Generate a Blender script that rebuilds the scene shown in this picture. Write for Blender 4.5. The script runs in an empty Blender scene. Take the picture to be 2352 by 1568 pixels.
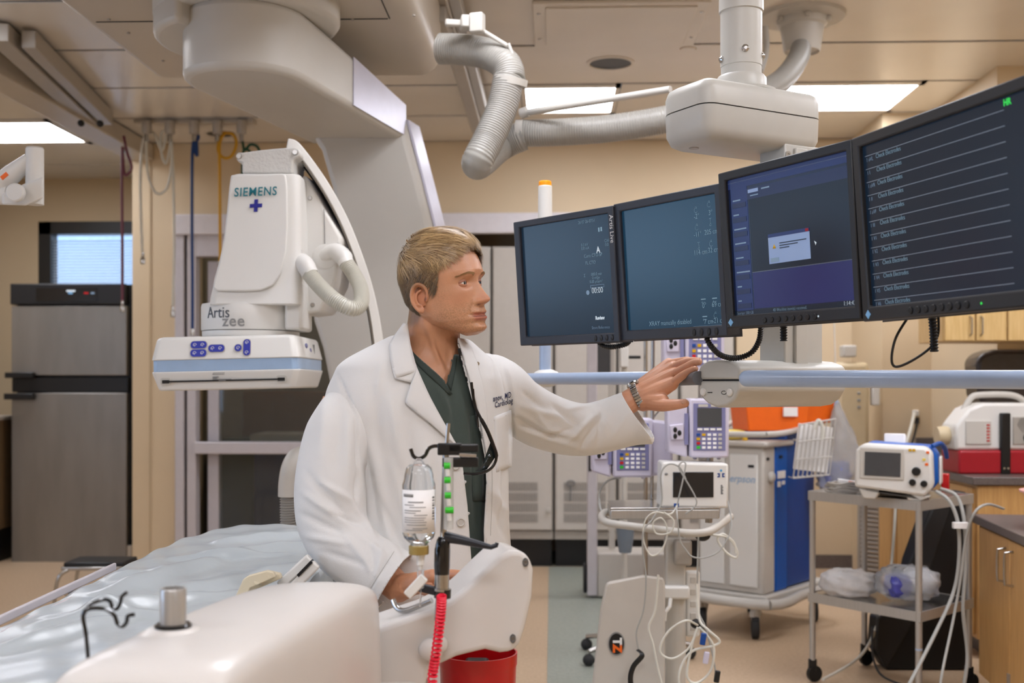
import bpy, bmesh, math, random
import numpy as np
from mathutils import Vector, Matrix, Euler
random.seed(7); np.random.seed(7)
COL = bpy.context.scene.collection
PI = math.pi
# ------------------------------------------------------------------ camera
F = 2600.0; HZ = 880.0; CH = 1.36; PSI = math.radians(2.0)
FW = Vector((-math.sin(PSI), math.cos(PSI), 0)); RT = Vector((math.cos(PSI), math.sin(PSI), 0))
def C(x, d, z): return RT*x + FW*d + Vector((0, 0, z))
def P(px, py, d): return C((px-1176)/F*d, d, CH+(HZ-py)/F*d)
def PZ(px, py, z):
    d = F*(CH-z)/(py-HZ); return P(px, py, d)
cd = bpy.data.cameras.new('camera'); cam = bpy.data.objects.new('camera', cd); COL.objects.link(cam)
cam.location = (0, 0, CH); cam.rotation_euler = (PI/2, 0, PSI)
cd.sensor_width = 36; cd.lens = 36*F/2352; cd.shift_y = (HZ-784)/2352
cd.dof.use_dof = True; cd.dof.focus_distance = 2.62; cd.dof.aperture_fstop = 4.0
cd.clip_start = .05
bpy.context.scene.camera = cam
# ------------------------------------------------------------------ light and exposure
sc = bpy.context.scene
sc.view_settings.view_transform = 'Standard'; sc.view_settings.look = 'None'
sc.view_settings.gamma = 1; sc.view_settings.use_curve_mapping = False
EXPOSURE = -0.06
LAMP = 17.5
sc.view_settings.exposure = EXPOSURE
w = bpy.data.worlds.new('world'); sc.world = w; w.use_nodes = True
w.node_tree.nodes['Background'].inputs[0].default_value = (.75, .86, 1, 1)
w.node_tree.nodes['Background'].inputs[1].default_value = 5.0
# ------------------------------------------------------------------ materials
def lin(c):
    c = c.lstrip('#'); v = [int(c[i:i+2], 16)/255 for i in (0, 2, 4)]
    return tuple((x/12.92 if x <= .04045 else ((x+.055)/1.055)**2.4) for x in v)+(1,)
MATS = {}
def mat(name, col='#cccccc', rough=.5, metal=0, noise=0, nscale=20, bump=0, bscale=80, coat=0, trans=0,
        alpha=1, emit=0, ecol=None, col2=None, ior=1.45, aniso=0, stretch=None, sheen=0, sss=0):
    if name in MATS: return MATS[name]
    m = bpy.data.materials.new(name); m.use_nodes = True; MATS[name] = m
    nt = m.node_tree; b = nt.nodes['Principled BSDF']; L = nt.links.new
    b.inputs['Roughness'].default_value = rough; b.inputs['Metallic'].default_value = metal
    b.inputs['Base Color'].default_value = lin(col); b.inputs['IOR'].default_value = ior
    b.inputs['Coat Weight'].default_value = coat; b.inputs['Transmission Weight'].default_value = trans
    b.inputs['Alpha'].default_value = alpha; b.inputs['Sheen Weight'].default_value = sheen
    b.inputs['Anisotropic'].default_value = aniso
    if sss: b.inputs['Subsurface Weight'].default_value = sss; b.inputs['Subsurface Radius'].default_value = (.02, .008, .004); b.inputs['Subsurface Scale'].default_value = .5
    if emit:
        b.inputs['Emission Strength'].default_value = emit; b.inputs['Emission Color'].default_value = lin(ecol or col)
    tc = nt.nodes.new('ShaderNodeTexCoord'); src = tc.outputs['Object']
    if stretch:
        mp = nt.nodes.new('ShaderNodeMapping'); mp.inputs['Scale'].default_value = stretch; L(src, mp.inputs[0]); src = mp.outputs[0]
    n = nt.nodes.new('ShaderNodeTexNoise'); n.inputs['Scale'].default_value = nscale; n.inputs['Detail'].default_value = 4
    L(src, n.inputs[0])
    mx = nt.nodes.new('ShaderNodeMix'); mx.data_type = 'RGBA'
    c = lin(col); k = 1-(noise or .04)
    mx.inputs[6].default_value = c; mx.inputs[7].default_value = lin(col2) if col2 else (c[0]*k, c[1]*k, c[2]*k, 1)
    rp = nt.nodes.new('ShaderNodeMapRange'); rp.inputs[1].default_value = .35; rp.inputs[2].default_value = .65
    L(n.outputs[0], rp.inputs[0]); L(rp.outputs[0], mx.inputs[0]); L(mx.outputs[2], b.inputs['Base Color'])
    if bump:
        n2 = nt.nodes.new('ShaderNodeTexNoise'); n2.inputs['Scale'].default_value = bscale; n2.inputs['Detail'].default_value = 3
        L(src, n2.inputs[0]); bp = nt.nodes.new('ShaderNodeBump'); bp.inputs['Strength'].default_value = min(1, bump)
        bp.inputs['Distance'].default_value = .004; L(n2.outputs[0], bp.inputs['Height']); L(bp.outputs[0], b.inputs['Normal'])
    return m
M = lambda n: MATS[n]
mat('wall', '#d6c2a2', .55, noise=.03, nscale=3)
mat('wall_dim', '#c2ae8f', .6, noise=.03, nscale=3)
mat('ceil', '#ded7cc', .24, noise=.05, nscale=2)
mat('gap', '#141416', .7)
mat('floor', '#c4ab8e', .42, col2='#b79d7f', nscale=60, bump=.1, bscale=150)
mat('stripe', '#9a9f95', .4, col2='#8c9288', nscale=60)
mat('alu', '#c9c4c8', .4, metal=.1)
mat('white_plastic', '#dedcd7', .38, noise=.02, nscale=6)
mat('white_gloss', '#e6e2dd', .22, coat=.4, noise=.02, nscale=5)
mat('offwhite', '#c4c0b8', .4, noise=.03, nscale=5)
mat('beige_metal', '#bdb3a4', .38, noise=.03, nscale=4)
mat('grey_metal', '#a9a298', .38, noise=.04)
mat('cabinet_grey', '#c5bfb6', .5, noise=.03)
mat('duct', '#9c9992', .33, noise=.03)
mat('hose_white', '#d6d4c9', .35)
mat('black', '#141415', .4)
mat('black_gloss', '#0e0e10', .18, coat=.5)
mat('rubber', '#2b2b2c', .7)
mat('bezel', '#33363f', .42, noise=.06)
mat('bezel_dark', '#222326', .42, noise=.06)
mat('steel', '#b9b7b4', .22, metal=1, noise=.05)
mat('steel_brushed', '#b9b6b1', .34, metal=.6, noise=.08, nscale=8, stretch=(30, 30, 1))
mat('fridge_steel', '#8f8b86', .4, metal=.65, noise=.12, nscale=3, stretch=(3, 3, .6))
mat('blue_strip', '#9fb8d6', .3, noise=.05)
mat('bar_blue', '#a9bbd6', .28, coat=.3)
mat('wood', '#d0a468', .4, col2='#c0935a', nscale=6, stretch=(14, 14, 1))
mat('wood_light', '#d8b880', .4, col2='#caa86e', nscale=6, stretch=(14, 14, 1))
mat('counter', '#5e5450', .35, col2='#6c625d', nscale=120)
mat('blue_body', '#0058b4', .4, noise=.03)
mat('blue_dark', '#0b4592', .4)
mat('orange', '#f26a12', .4)
mat('red', '#c40a14', .3, coat=.3)
mat('red_dark', '#a01522', .4)
mat('pink', '#e0a8a0', .4)
mat('lilac', '#cbc5d6', .45, noise=.03)
mat('lilac_dark', '#7d7da6', .45)
mat('screen_off', '#1c1e21', .15, coat=.4)
mat('screen_grey', '#4a4c4e', .2)
mat('blue_button', '#1c2aa0', .35)
mat('teal_ink', '#0a7482', .5)
mat('navy_ink', '#1a1f8a', .5)
mat('grey_ink', '#8b8a88', .5)
mat('dark_ink', '#4b4f55', .5)
mat('black_ink', '#1b1b1c', .6)
mat('white_ink', '#e8e8e6', .6)
mat('name_ink', '#1e2650', .6)
mat('green', '#35c32b', .4)
mat('green_ink', '#2ec24a', .5, emit=.8)
mat('yellow', '#d8a800', .4)
mat('yellow_soft', '#e8d060', .5)
mat('hose_blue', '#153c78', .4)
mat('hose_yellow', '#cf9a12', .4)
mat('hose_green', '#14462e', .4)
mat('hose_maroon', '#6d3546', .4)
mat('coil_red', '#ee2440', .35)
mat('glass', '#ffffff', .02, trans=1, ior=1.45)
mat('clear_plastic', '#f4f6f8', .12, trans=.85, ior=1.2)
mat('bag_plastic', '#e9ecf0', .2, trans=.75, ior=1.1, noise=.1)
mat('lamp', '#fffaf0', .5, emit=LAMP, ecol='#f0f2fb')
mat('paper', '#f0eeec', .6)
# ------------------------------------------------------------------ mesh helpers
def Rz(a): return Matrix.Rotation(a, 4, 'Z')
def Rx(a): return Matrix.Rotation(a, 4, 'X')
def Ry(a): return Matrix.Rotation(a, 4, 'Y')
def T(v): return Matrix.Translation(Vector(v))
class MB:
    def __init__(s): s.v = []; s.f = []
    def add(s, vs, fs, mx=None):
        n = len(s.v)
        s.v += [tuple(mx @ Vector(v)) if mx is not None else tuple(v) for v in vs]
        s.f += [tuple(i+n for i in f) for f in fs]; return s
    def box(s, c, sz, mx=None):
        x, y, z = [q/2 for q in sz]; cx, cy, cz = c
        vs = [(cx+i*x, cy+j*y, cz+k*z) for i in (-1, 1) for j in (-1, 1) for k in (-1, 1)]
        return s.add(vs, [(0, 1, 3, 2), (4, 6, 7, 5), (0, 4, 5, 1), (2, 3, 7, 6), (0, 2, 6, 4), (1, 5, 7, 3)], mx)
    def bb(s, a, b, mx=None):
        return s.box([(a[i]+b[i])/2 for i in range(3)], [abs(b[i]-a[i]) for i in range(3)], mx)
    def prism(s, pts, t0, t1, mx=None, axis='Y'):
        # pts: list of 2D; extruded along axis from t0 to t1
        def q(p, t): return {'Y': (p[0], t, p[1]), 'Z': (p[0], p[1], t), 'X': (t, p[0], p[1])}[axis]
        n = len(pts); vs = [q(p, t0) for p in pts]+[q(p, t1) for p in pts]
        fs = [tuple(range(n))[::-1], tuple(range(n, 2*n))]+[(i, (i+1) % n, n+(i+1) % n, n+i) for i in range(n)]
        return s.add(vs, fs, mx)
    def rings(s, rings, closed=True, cap=True, mx=None):
        n = len(rings[0]); vs = [p for r in rings for p in r]; fs = []
        for i in range(len(rings)-1):
            for j in range(n if closed else n-1):
                k = (j+1) % n; fs.append((i*n+j, i*n+k, (i+1)*n+k, (i+1)*n+j))
        if cap and closed: fs += [tuple(range(n))[::-1], tuple(range((len(rings)-1)*n, len(rings)*n))]
        return s.add(vs, fs, mx)
    def lathe(s, prof, n=24, mx=None, cap=True):
        return s.rings([[(r*math.cos(2*PI*j/n), r*math.sin(2*PI*j/n), z) for j in range(n)] for r, z in prof], cap=cap, mx=mx)
    def cyl(s, a, b, r, n=16, r2=None):
        a = Vector(a); b = Vector(b); return s.tube([a, b], [r, r if r2 is None else r2], n)
    def tube(s, pts, r, n=8, cap=True, squash=1, up=None):
        pts = [Vector(p) for p in pts]; m = len(pts)
        rr = r if isinstance(r, (list, tuple)) else [r]*m
        tan = [(pts[min(i+1, m-1)]-pts[max(i-1, 0)]).normalized() for i in range(m)]
        t0 = tan[0]; u = Vector(up) if up else (Vector((0, 0, 1)) if abs(t0.z) < .9 else Vector((1, 0, 0)))
        u = (u-t0*u.dot(t0)).normalized(); rs = []
        for i in range(m):
            t = tan[i]; u = (u-t*u.dot(t)); u = u.normalized() if u.length > 1e-6 else t.orthogonal().normalized()
            v = t.cross(u)
            rs.append([tuple(pts[i]+(u*math.cos(2*PI*j/n)*rr[i]*squash+v*math.sin(2*PI*j/n)*rr[i])) for j in range(n)])
        return s.rings(rs, cap=cap)
    def ball(s, c, r, n=12, m=8, mx=None):
        if not isinstance(r, (tuple, list)): r = (r, r, r)
        vs = [(c[0], c[1], c[2]-r[2])]; fs = []
        for i in range(1, m):
            a = PI*i/m-PI/2
            for j in range(n):
                b = 2*PI*j/n; vs.append((c[0]+r[0]*math.cos(a)*math.cos(b), c[1]+r[1]*math.cos(a)*math.sin(b), c[2]+r[2]*math.sin(a)))
        vs.append((c[0], c[1], c[2]+r[2])); e = len(vs)-1
        for j in range(n): fs.append((0, 1+(j+1) % n, 1+j)); fs.append((e, e-n+j, e-n+(j+1) % n))
        for i in range(m-2):
            for j in range(n):
                a = 1+i*n+j; b = 1+i*n+(j+1) % n; fs.append((a, b, b+n, a+n))
        return s.add(vs, fs, mx)
    def grid(s, fn, nu, nv, mx=None, closed_u=False):
        vs = [fn(i/(nu if closed_u else nu-1), j/(nv-1)) for j in range(nv) for i in range(nu)]; fs = []
        for j in range(nv-1):
            for i in range(nu if closed_u else nu-1):
                k = (i+1) % nu; fs.append((j*nu+i, j*nu+k, (j+1)*nu+k, (j+1)*nu+i))
        return s.add(vs, fs, mx)
    def build(s, name, m, parent=None, bevel=0, seg=2, smooth=True, ws=False, fix=True, angle=35, label=None, solid=0, subs=0, kind=None):
        me = bpy.data.meshes.new(name); vs = s.v
        if ws and parent is not None:
            inv = world_of(parent).inverted(); vs = [tuple(inv @ Vector(v)) for v in vs]
        me.from_pydata(vs, [], s.f); me.update()
        if fix:
            bm = bmesh.new(); bm.from_mesh(me); bmesh.ops.recalc_face_normals(bm, faces=bm.faces); bm.to_mesh(me); bm.free()
        me.materials.append(MATS[m] if isinstance(m, str) else m)
        if smooth:
            me.polygons.foreach_set('use_smooth', [True]*len(me.polygons)); me.update()
            me.set_sharp_from_angle(angle=math.radians(angle))
        o = bpy.data.objects.new(name, me); COL.objects.link(o)
        if parent is not None: o.parent = parent
        if solid: md = o.modifiers.new('solid', 'SOLIDIFY'); md.thickness = solid; md.offset = 0
        if bevel:
            md = o.modifiers.new('bevel', 'BEVEL'); md.width = bevel; md.segments = seg; md.limit_method = 'ANGLE'; md.angle_limit = math.radians(32)
            md.harden_normals = False
            if smooth: me.polygons.foreach_set('use_smooth', [True]*len(me.polygons))
        if subs: md = o.modifiers.new('sub', 'SUBSURF'); md.levels = subs; md.render_levels = subs
        if label: o['label'] = label
        if kind: o['kind'] = kind
        return o
def world_of(o):
    m = Matrix.LocRotScale(o.location, o.rotation_euler, None)
    return world_of(o.parent) @ m if o.parent else m
def thing(name, label, cat, loc=(0, 0, 0), rz=0, group=None, rot=None):
    o = bpy.data.objects.new(name, None); COL.objects.link(o); o.empty_display_size = .05
    o.location = loc; o.rotation_euler = rot or (0, 0, rz); o['label'] = label; o['category'] = cat
    if group: o['group'] = group
    return o
def tag(o, label, cat, group=None, kind=None):
    o['label'] = label; o['category'] = cat
    if group: o['group'] = group
    if kind: o['kind'] = kind
    return o
def struct(o): o['kind'] = 'structure'; return o
def B(a, b, mx=None): return MB().bb(a, b, mx)
def smooth_pts(pts, k=8, closed=False):
    pts = [Vector(p) for p in pts]; out = []; n = len(pts)
    rng = range(n) if closed else range(n-1)
    for i in rng:
        g = lambda j: pts[j % n] if closed else pts[max(0, min(n-1, j))]
        p0, p1, p2, p3 = g(i-1), g(i), g(i+1), g(i+2)
        for q in range(k):
            t = q/k; out.append(.5*((2*p1)+(p2-p0)*t+(2*p0-5*p1+4*p2-p3)*t*t+(3*p1-p0-3*p2+p3)*t**3))
    if not closed: out.append(pts[-1])
    return out
def corrug(pts, r, amp, pitch, n=16):
    """corrugated hose following pts"""
    pts = smooth_pts(pts, 24); L = [0]
    for i in range(1, len(pts)): L.append(L[-1]+(pts[i]-pts[i-1]).length)
    tot = L[-1]; N = int(tot/pitch*4); out = []; rr = []; j = 0
    for i in range(N+1):
        s = tot*i/N
        while j < len(L)-2 and L[j+1] < s: j += 1
        t = (s-L[j])/max(1e-9, L[j+1]-L[j]); out.append(pts[j].lerp(pts[j+1], t)); rr.append(r+amp*(1 if i % 4 in (1, 2) else -1))
    return MB().tube(out, rr, n)
_tc = {}
def text_mesh(s, size, bold=0, shear=0, sx=1, align='LEFT', depth=.0006, sp=1):
    key = (s, size, bold, shear, sx, align, depth, sp)
    if key in _tc: return _tc[key]
    cu = bpy.data.curves.new('t', 'FONT'); cu.body = s; cu.size = size; cu.extrude = depth; cu.offset = bold; cu.shear = shear
    cu.align_x = align; cu.space_character = sp; cu.resolution_u = 3
    o = bpy.data.objects.new('t', cu); COL.objects.link(o)
    me = bpy.data.meshes.new_from_object(o.evaluated_get(bpy.context.evaluated_depsgraph_get()))
    bpy.data.objects.remove(o); bpy.data.curves.remove(cu)
    if sx != 1: me.transform(Matrix.Diagonal((sx, 1, 1, 1)))
    _tc[key] = me; return me
def text(name, s, size, m, parent, loc, rot=(PI/2, 0, 0), **k):
    """text lying in local XZ plane facing -Y by default"""
    me = text_mesh(s, size, **k).copy(); me.materials.clear(); me.materials.append(MATS[m])
    o = bpy.data.objects.new(name, me); COL.objects.link(o); o.parent = parent; o.location = loc; o.rotation_euler = rot
    return o
def lerp(a, b, t): return a+(b-a)*t
def interp(x, xs, ys): return float(np.interp(x, xs, ys))
def rrect(x0, z0, x1, z1, r, n=4):
    pts = []
    for cx, cz, a0 in ((x1-r, z1-r, 0), (x0+r, z1-r, 90), (x0+r, z0+r, 180), (x1-r, z0+r, 270)):
        for i in range(n+1):
            a = math.radians(a0+90*i/n); pts.append((cx+r*math.cos(a), cz+r*math.sin(a)))
    return pts
# ================================================================== ROOM
CZ = 3.16
def area(name, loc, sx, sy, power, col, rot):
    l = bpy.data.lights.new(name, 'AREA'); l.shape = 'RECTANGLE'; l.size = sx; l.size_y = sy; l.energy = power; l.color = col
    o = bpy.data.objects.new(name, l); COL.objects.link(o); o.location = loc; o.rotation_euler = rot; return o
# blue area lamps standing in for an unseen window; the left wall is closed
area('window_stand_in_light', (-4.93, 3.8, 1.8), .8, 1.6, 13, (.42, .68, 1), (0, -PI/2, 0))
area('window_stand_in_light', (-4.93, 1.2, 1.6), 1.3, 1.9, 44, (.42, .64, 1), (0, -PI/2, 0))  # added fill for the coat's left side, kept clear of the screen reflections
fl = struct(B((-6, -4, -.06), (4.6, 8.41, 0)).build('floor', 'floor'))
B((-.02, 1.0, 0), (.55, 8.38, .003)).build('floor_stripe', 'stripe', fl)
# ceiling: dark backing and metal panels
ce = struct(B((-6, -4, CZ+.07), (4.6, 12, CZ+.12)).build('ceiling', 'gap'))
rows = [-4, -1.76, -.98, -.2, .58, 1.36, 2.14, 2.92, 3.7, 4.48, 5.26, 6.04, 6.82, 7.60, 8.40, 9.2, 12]
LIGHTS = {12: [(-.19, .42), (1.02, 2.24)], 13: [(-4.66, -3.44)], 9: [(1.6, 2.82), (-3.9, -2.7)], 7: [(-.6, .6), (2.2, 3.4)],
          5: [(1.2, 2.4)], 3: [(-.6, .6), (-3.5, -2.3)], 1: [(1.0, 2.2), (-1.9, -.7)]}
nl = 0
for i in range(len(rows)-1):
    y0, y1 = rows[i]+.016, rows[i+1]-.016
    xs = [-6]
    for a, b in LIGHTS.get(i, []): pass
    segs = []; cur = -6
    for a, b in sorted(LIGHTS.get(i, [])):
        segs.append((cur, a-.004)); cur = b+.004
    segs.append((cur, 4.6))
    for a, b in segs:
        B((a, y0, CZ), (b, y1, CZ+.006)).build('ceiling_panel', 'ceil', ce, smooth=False)
    for a, b in LIGHTS.get(i, []):
        nl += 1
        lb = {1: None}
        lab = {(-.19, .42): 'square lit ceiling panel behind the grey corrugated duct', (1.02, 2.24): 'lit ceiling panel right of the monitor boom hub',
               (-4.66, -3.44): 'lit ceiling panel above the window at far left'}.get((a, b), None) or {9: {1.6: 'lit ceiling panel high on the right nearer than the boom', -3.9: 'lit ceiling panel on the left nearer than the window one'}, 7: {-.6: 'lit ceiling panel over the patient table head', 2.2: 'lit ceiling panel over the low counter'}, 5: {-1.9: 'lit ceiling panel left of the patient table foot', 1.2: 'lit ceiling panel right of the camera position'}, 3: {-.6: 'lit ceiling panel just behind the camera', -3.5: 'lit ceiling panel in the rear left corner'}, 1: {1.0: 'rearmost right lit ceiling panel', -1.9: 'rearmost left lit ceiling panel'}}[i][a]
        t = thing('ceiling_light', lab, 'ceiling light', ((a+b)/2, (y0+y1)/2, CZ), group='recessed ceiling lights')
        hx, hy = (b-a)/2-.002, min(.31, (y1-y0)/2-.002)
        hy2 = (y1-y0)/2
        fr = MB()
        for s in (-1, 1):
            fr.bb((-hx, s*hy, -.006), (hx, s*hy2, .016)); fr.bb((s*hx, -hy2, -.006), (s*(hx-.03), hy2, .016))
        fr.build('frame', 'ceil', t)
        B((-hx+.03, -hy, .0), (hx-.03, hy, .012)).build('diffuser', 'lamp', t)
# access panel, speaker opening, small smoke detector
ap = thing('ceiling_access_panel', 'hinged square access panel set in the ceiling near the boom column', 'access panel', tuple(P(1480, 50, 0+F*1.8/830)))
ap.location = (.33, 5.66, CZ-.006); ap.rotation_euler = (0, 0, 0)
MB().bb((-.42, -.34, -.012), (.42, .34, .004)).build('frame', 'ceil', ap, bevel=.004)
B((-.36, -.29, -.020), (.36, .29, -.011)).build('door', 'ceil', ap, bevel=.004)
for x in (-.39, .39):
    for y in (-.2, .2): MB().lathe([(.009, -.016), (.011, -.012)], 10, T((x, y, 0))).build('screw', 'steel', ap)
sp = PZ(1402, 144, CZ)
t = thing('ceiling_downlight', 'unlit round black downlight in the ceiling between the duct and boom', 'downlight', tuple(sp))
MB().lathe([(.115, -.002), (.115, .0015)], 32).build('opening', 'black', t); MB().lathe([(.117, 0), (.117, -.008), (.135, -.004), (.135, 0)], 32, cap=False).build('trim_ring', 'ceil', t)
sp = PZ(505, 307, CZ); t = thing('ceiling_downlight', 'small black round ceiling opening behind the yellow hose', 'downlight', tuple(sp))
MB().lathe([(.095, -.002), (.095, .0015)], 32).build('opening', 'black', t); MB().lathe([(.097, 0), (.097, -.006), (.11, -.004), (.11, 0)], 32, cap=False).build('trim_ring', 'ceil', t)
sp = PZ(1580, 112, CZ); t = thing('sprinkler_cover', 'small round cover plate on ceiling left of boom column', 'sprinkler', tuple(sp))
MB().lathe([(.04, -.006), (.045, -.001)], 20).build('cover', 'ceil', t)
# walls
WY = 8.40
HD = 2.62
def wall(name, *boxes, m='wall', bevel=0):
    mb = MB()
    for a, b in boxes: mb.bb(a, b)
    return struct(mb.build(name, m, None, smooth=False))
X = lambda px, d: C((px-1176)/F*d, d, 0).x
xp0, xp1 = X(308, 8.54), X(402, 8.5)          # pillar
xd1 = X(872, 8.45)                            # right side of the glass door
xr0, xr1 = X(955, 8.45), X(1690, 8.4)         # cabinet recess
XR = X(1953, 8.36)
wb = wall('wall_back', ((xp0, WY, 0), (xp1, WY+.3, CZ)), ((xp1, WY, HD), (XR+.3, WY+.3, CZ)), ((xd1, WY, 0), (xr0, WY+.3, HD)), ((xr1, WY, 0), (XR+.3, WY+.3, HD)))
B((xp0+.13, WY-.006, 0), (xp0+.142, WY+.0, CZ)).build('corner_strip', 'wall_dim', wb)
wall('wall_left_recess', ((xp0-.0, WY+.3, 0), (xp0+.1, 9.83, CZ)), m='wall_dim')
# far wall of the recess with the window opening
wx0, wx1 = X(60, 9.75), X(420, 9.75); wz0, wz1 = 1.9, 1.36+(880-500)/F*9.75
FY = 9.83
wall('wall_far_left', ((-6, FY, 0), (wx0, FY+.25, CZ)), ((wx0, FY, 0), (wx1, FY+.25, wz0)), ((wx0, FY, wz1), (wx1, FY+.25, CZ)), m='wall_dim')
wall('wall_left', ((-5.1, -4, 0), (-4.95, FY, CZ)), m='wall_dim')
xs1 = X(2137, 7.56); ys1 = 7.63; xs2 = X(2306, 6.46); ys2 = 6.55
wall('wall_right_far', ((XR, ys1, 0), (XR+.8, WY+.3, CZ)))
wall('wall_right_middle', ((xs1, ys2, 1.01), (xs1+.12, ys1+.1, CZ)), ((3.3, ys2, 0), (3.42, ys1+.1, 1.01)), ((xs1+.12, ys1+.0, 0), (3.42, ys1+.1, CZ)))
wall('wall_right_near', ((3.42, 5.0, 0), (3.6, ys2+.1, CZ)), ((xs1, ys2-.03, 1.012), (3.42, ys2-.002, CZ)), ((4.3, -4, 0), (4.5, 5.0, CZ)), ((3.42, 4.9, 0), (4.5, 5.0, CZ)))
wall('wall_front', ((-5.1, -4, 0), (4.5, -3.85, CZ)))
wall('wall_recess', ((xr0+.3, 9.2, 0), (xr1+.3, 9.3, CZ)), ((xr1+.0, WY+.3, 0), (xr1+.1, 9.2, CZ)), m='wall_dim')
# base boards
struct(B((XR-.01, ys1-.012, 0), (xs1, ys1, .1)).build('baseboard_right', 'counter'))
struct(B((xr1, WY-.012, 0), (XR, WY, .1)).build('baseboard_back', 'counter'))
# header track over the openings
struct(MB().bb((xp1, WY-.05, 2.47), (xr1, WY+.02, HD)).build('trim_1', mat('trim_white', '#dedade', .45), None, bevel=.006))
# window_1 in the far left wall
wn = bpy.data.objects.new('window_1', None); COL.objects.link(wn); wn['kind'] = 'structure'; wn.location = ((wx0+wx1)/2, FY, (wz0+wz1)/2)
W2, H2 = (wx1-wx0)/2, (wz1-wz0)/2
fr = MB()
for s in (-1, 1): fr.bb((s*W2, .0, -H2), (s*(W2-.11), .14, H2)); fr.bb((-W2, 0, s*H2), (W2, .14, s*(H2-.11)))
fr.build('window_frame', 'black', wn)
B((-W2+.1, .1, -H2+.1), (W2-.1, .105, H2-.1)).build('pane', 'glass', wn)
sm = B((-W2+.11, .045, -.004), (W2-.11, .075, -.0025)); sm = None
slat = MB().add([(-W2+.11, -.012, -.006), (W2-.11, -.012, -.006), (W2-.11, .012, .006), (-W2+.11, .012, .006)], [(0, 1, 2, 3)])
s0 = slat.build('blind_slat', mat('blind', '#dfe6f0', .5), wn, fix=False); s0.location = (0, .06, -H2+.12)
n = int((2*H2-.24)/.026)
for i in range(1, n):
    o = s0.copy(); COL.objects.link(o); o.parent = wn; o.location = (0, .06, -H2+.12+i*.026)
# daylight scene outside the window: pale building with windows
o = B((-9, 14, 0), (-2, 14.3, 3.55)).build('neighbour_building', mat('outside_wall', '#7d93ad', .7, noise=.1)); tag(o, 'blurred grey-blue building seen through the blinds of the window', 'building')
for x in (-5.45, -4.3): B((x, 13.97, 1.9), (x+.62, 14.0, 2.55)).build('window', mat('outside_window', '#dfeaf5', .3), o)
# door_1: sliding glass door left, aluminium
dr = bpy.data.objects.new('door_1', None); COL.objects.link(dr); dr['kind'] = 'structure'; dr.location = (xp1, WY, 0)
dz = lambda py: CH+(HZ-py)/F*8.45
dxx = lambda px: X(px, 8.47)-xp1
f = MB().bb((dxx(402), -.03, 0), (dxx(423), .1, dz(495))).bb((dxx(423), -.03, dz(533)), (xd1-xp1, .1, dz(495)))
f.build('jamb', 'alu', dr, bevel=.004)
MB().bb((dxx(423), .02, 0), (dxx(429), .1, dz(533))).build('seal', 'black', dr)
MB().bb((dxx(429), -.02, 0), (dxx(450), .08, dz(533))).bb((dxx(450), -.02, dz(588)), (xd1-xp1, .08, dz(533))).build('leaf_frame', 'alu', dr, bevel=.004)
MB().bb((dxx(466), .1, 0), (dxx(492), .18, dz(595))).build('inner_stile', 'alu', dr, bevel=.004)
MB().bb((dxx(448), -.05, dz(1042)), (xd1-xp1, .08, dz(1015))).build('mid_rail', 'alu', dr, bevel=.006)
MB().bb((dxx(492), .12, 0), (xd1-xp1, .128, dz(595))).build('glass_pane', mat('door_glass', '#dfe4e2', .03, trans=.95, ior=1.3), dr)
MB().bb((dxx(492), -.015, .0), (xd1-xp1, .03, .1)).build('kick_rail', 'alu', dr)
# dim store room behind the glass door
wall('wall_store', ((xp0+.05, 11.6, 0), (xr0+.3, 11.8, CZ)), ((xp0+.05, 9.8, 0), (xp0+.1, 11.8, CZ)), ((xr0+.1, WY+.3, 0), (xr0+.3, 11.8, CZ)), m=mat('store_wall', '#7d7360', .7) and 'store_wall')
struct(B((-6, 8.41, -.06), (xp0+.05, 9.83, 0)).build('floor_recess', 'floor'))
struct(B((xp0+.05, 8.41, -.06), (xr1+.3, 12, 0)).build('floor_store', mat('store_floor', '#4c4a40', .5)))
t = thing('ceiling_light', 'unseen lamp added to brighten the store room behind the glass door', 'ceiling light', (-1.9, 10.6, CZ))
MB().bb((-.3, -.15, -.03), (.3, .15, 0)).build('housing', 'offwhite', t, bevel=.005)
MB().bb((-.27, -.12, -.036), (.27, .12, -.029)).build('diffuser', mat('store_fill_lamp', '#fff0dc', .5, emit=26), t)  # added glowing panel that lifts the dark store room
t = thing('brown_cupboard', 'brown wooden cupboard against the rear wall behind the glass door', 'cupboard', (-2.75, 11.1, 0))
MB().bb((-.5, 0, .0), (.5, .45, 1.28)).build('body', mat('brown_wood', '#7a5230', .5), t, bevel=.01)
for s in (-1, 1): MB().bb((s*.01, -.018, .06), (s*.48, 0, 1.24)).build('door', 'brown_wood', t, bevel=.004)
g = C((560-1176)/F*10.0, 10.0, 0)
t = thing('green_cabinet', 'dark green cabinet standing behind the glass door', 'cabinet', (g.x, g.y, 0))
MB().bb((-.26, 0, 0), (.12, .5, .87)).build('body', mat('dull_green', '#34402e', .5), t, bevel=.01); B((-.25, -.012, .05), (.11, 0, .84)).build('door', 'dull_green', t, bevel=.006)
g = C((660-1176)/F*9.6, 9.6, 0)
t = thing('blue_bin_cart', 'dark blue cart with a grey lid behind the glass door', 'cart', (g.x, g.y, 0))
MB().bb((-.29, 0, .1), (.3, .5, .86)).build('body', mat('navy', '#1c2a5c', .5), t, bevel=.02)
MB().bb((-.32, -.02, .86), (.33, .52, .93)).build('lid', 'grey_metal', t, bevel=.02)
for x in (-.22, .22):
    for y in (.08, .42): MB().lathe([(.05, -.02), (.05, .02)], 14, T((x, y, .05)) @ Ry(PI/2)).build('wheel', 'rubber', t)
g = C((585-1176)/F*9.1, 9.1, 0)
t = thing('dark_partition_panel', 'dark grey tall panel standing right of centre behind the glass door', 'panel', (g.x+.62, g.y+1.5, 0))
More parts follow.
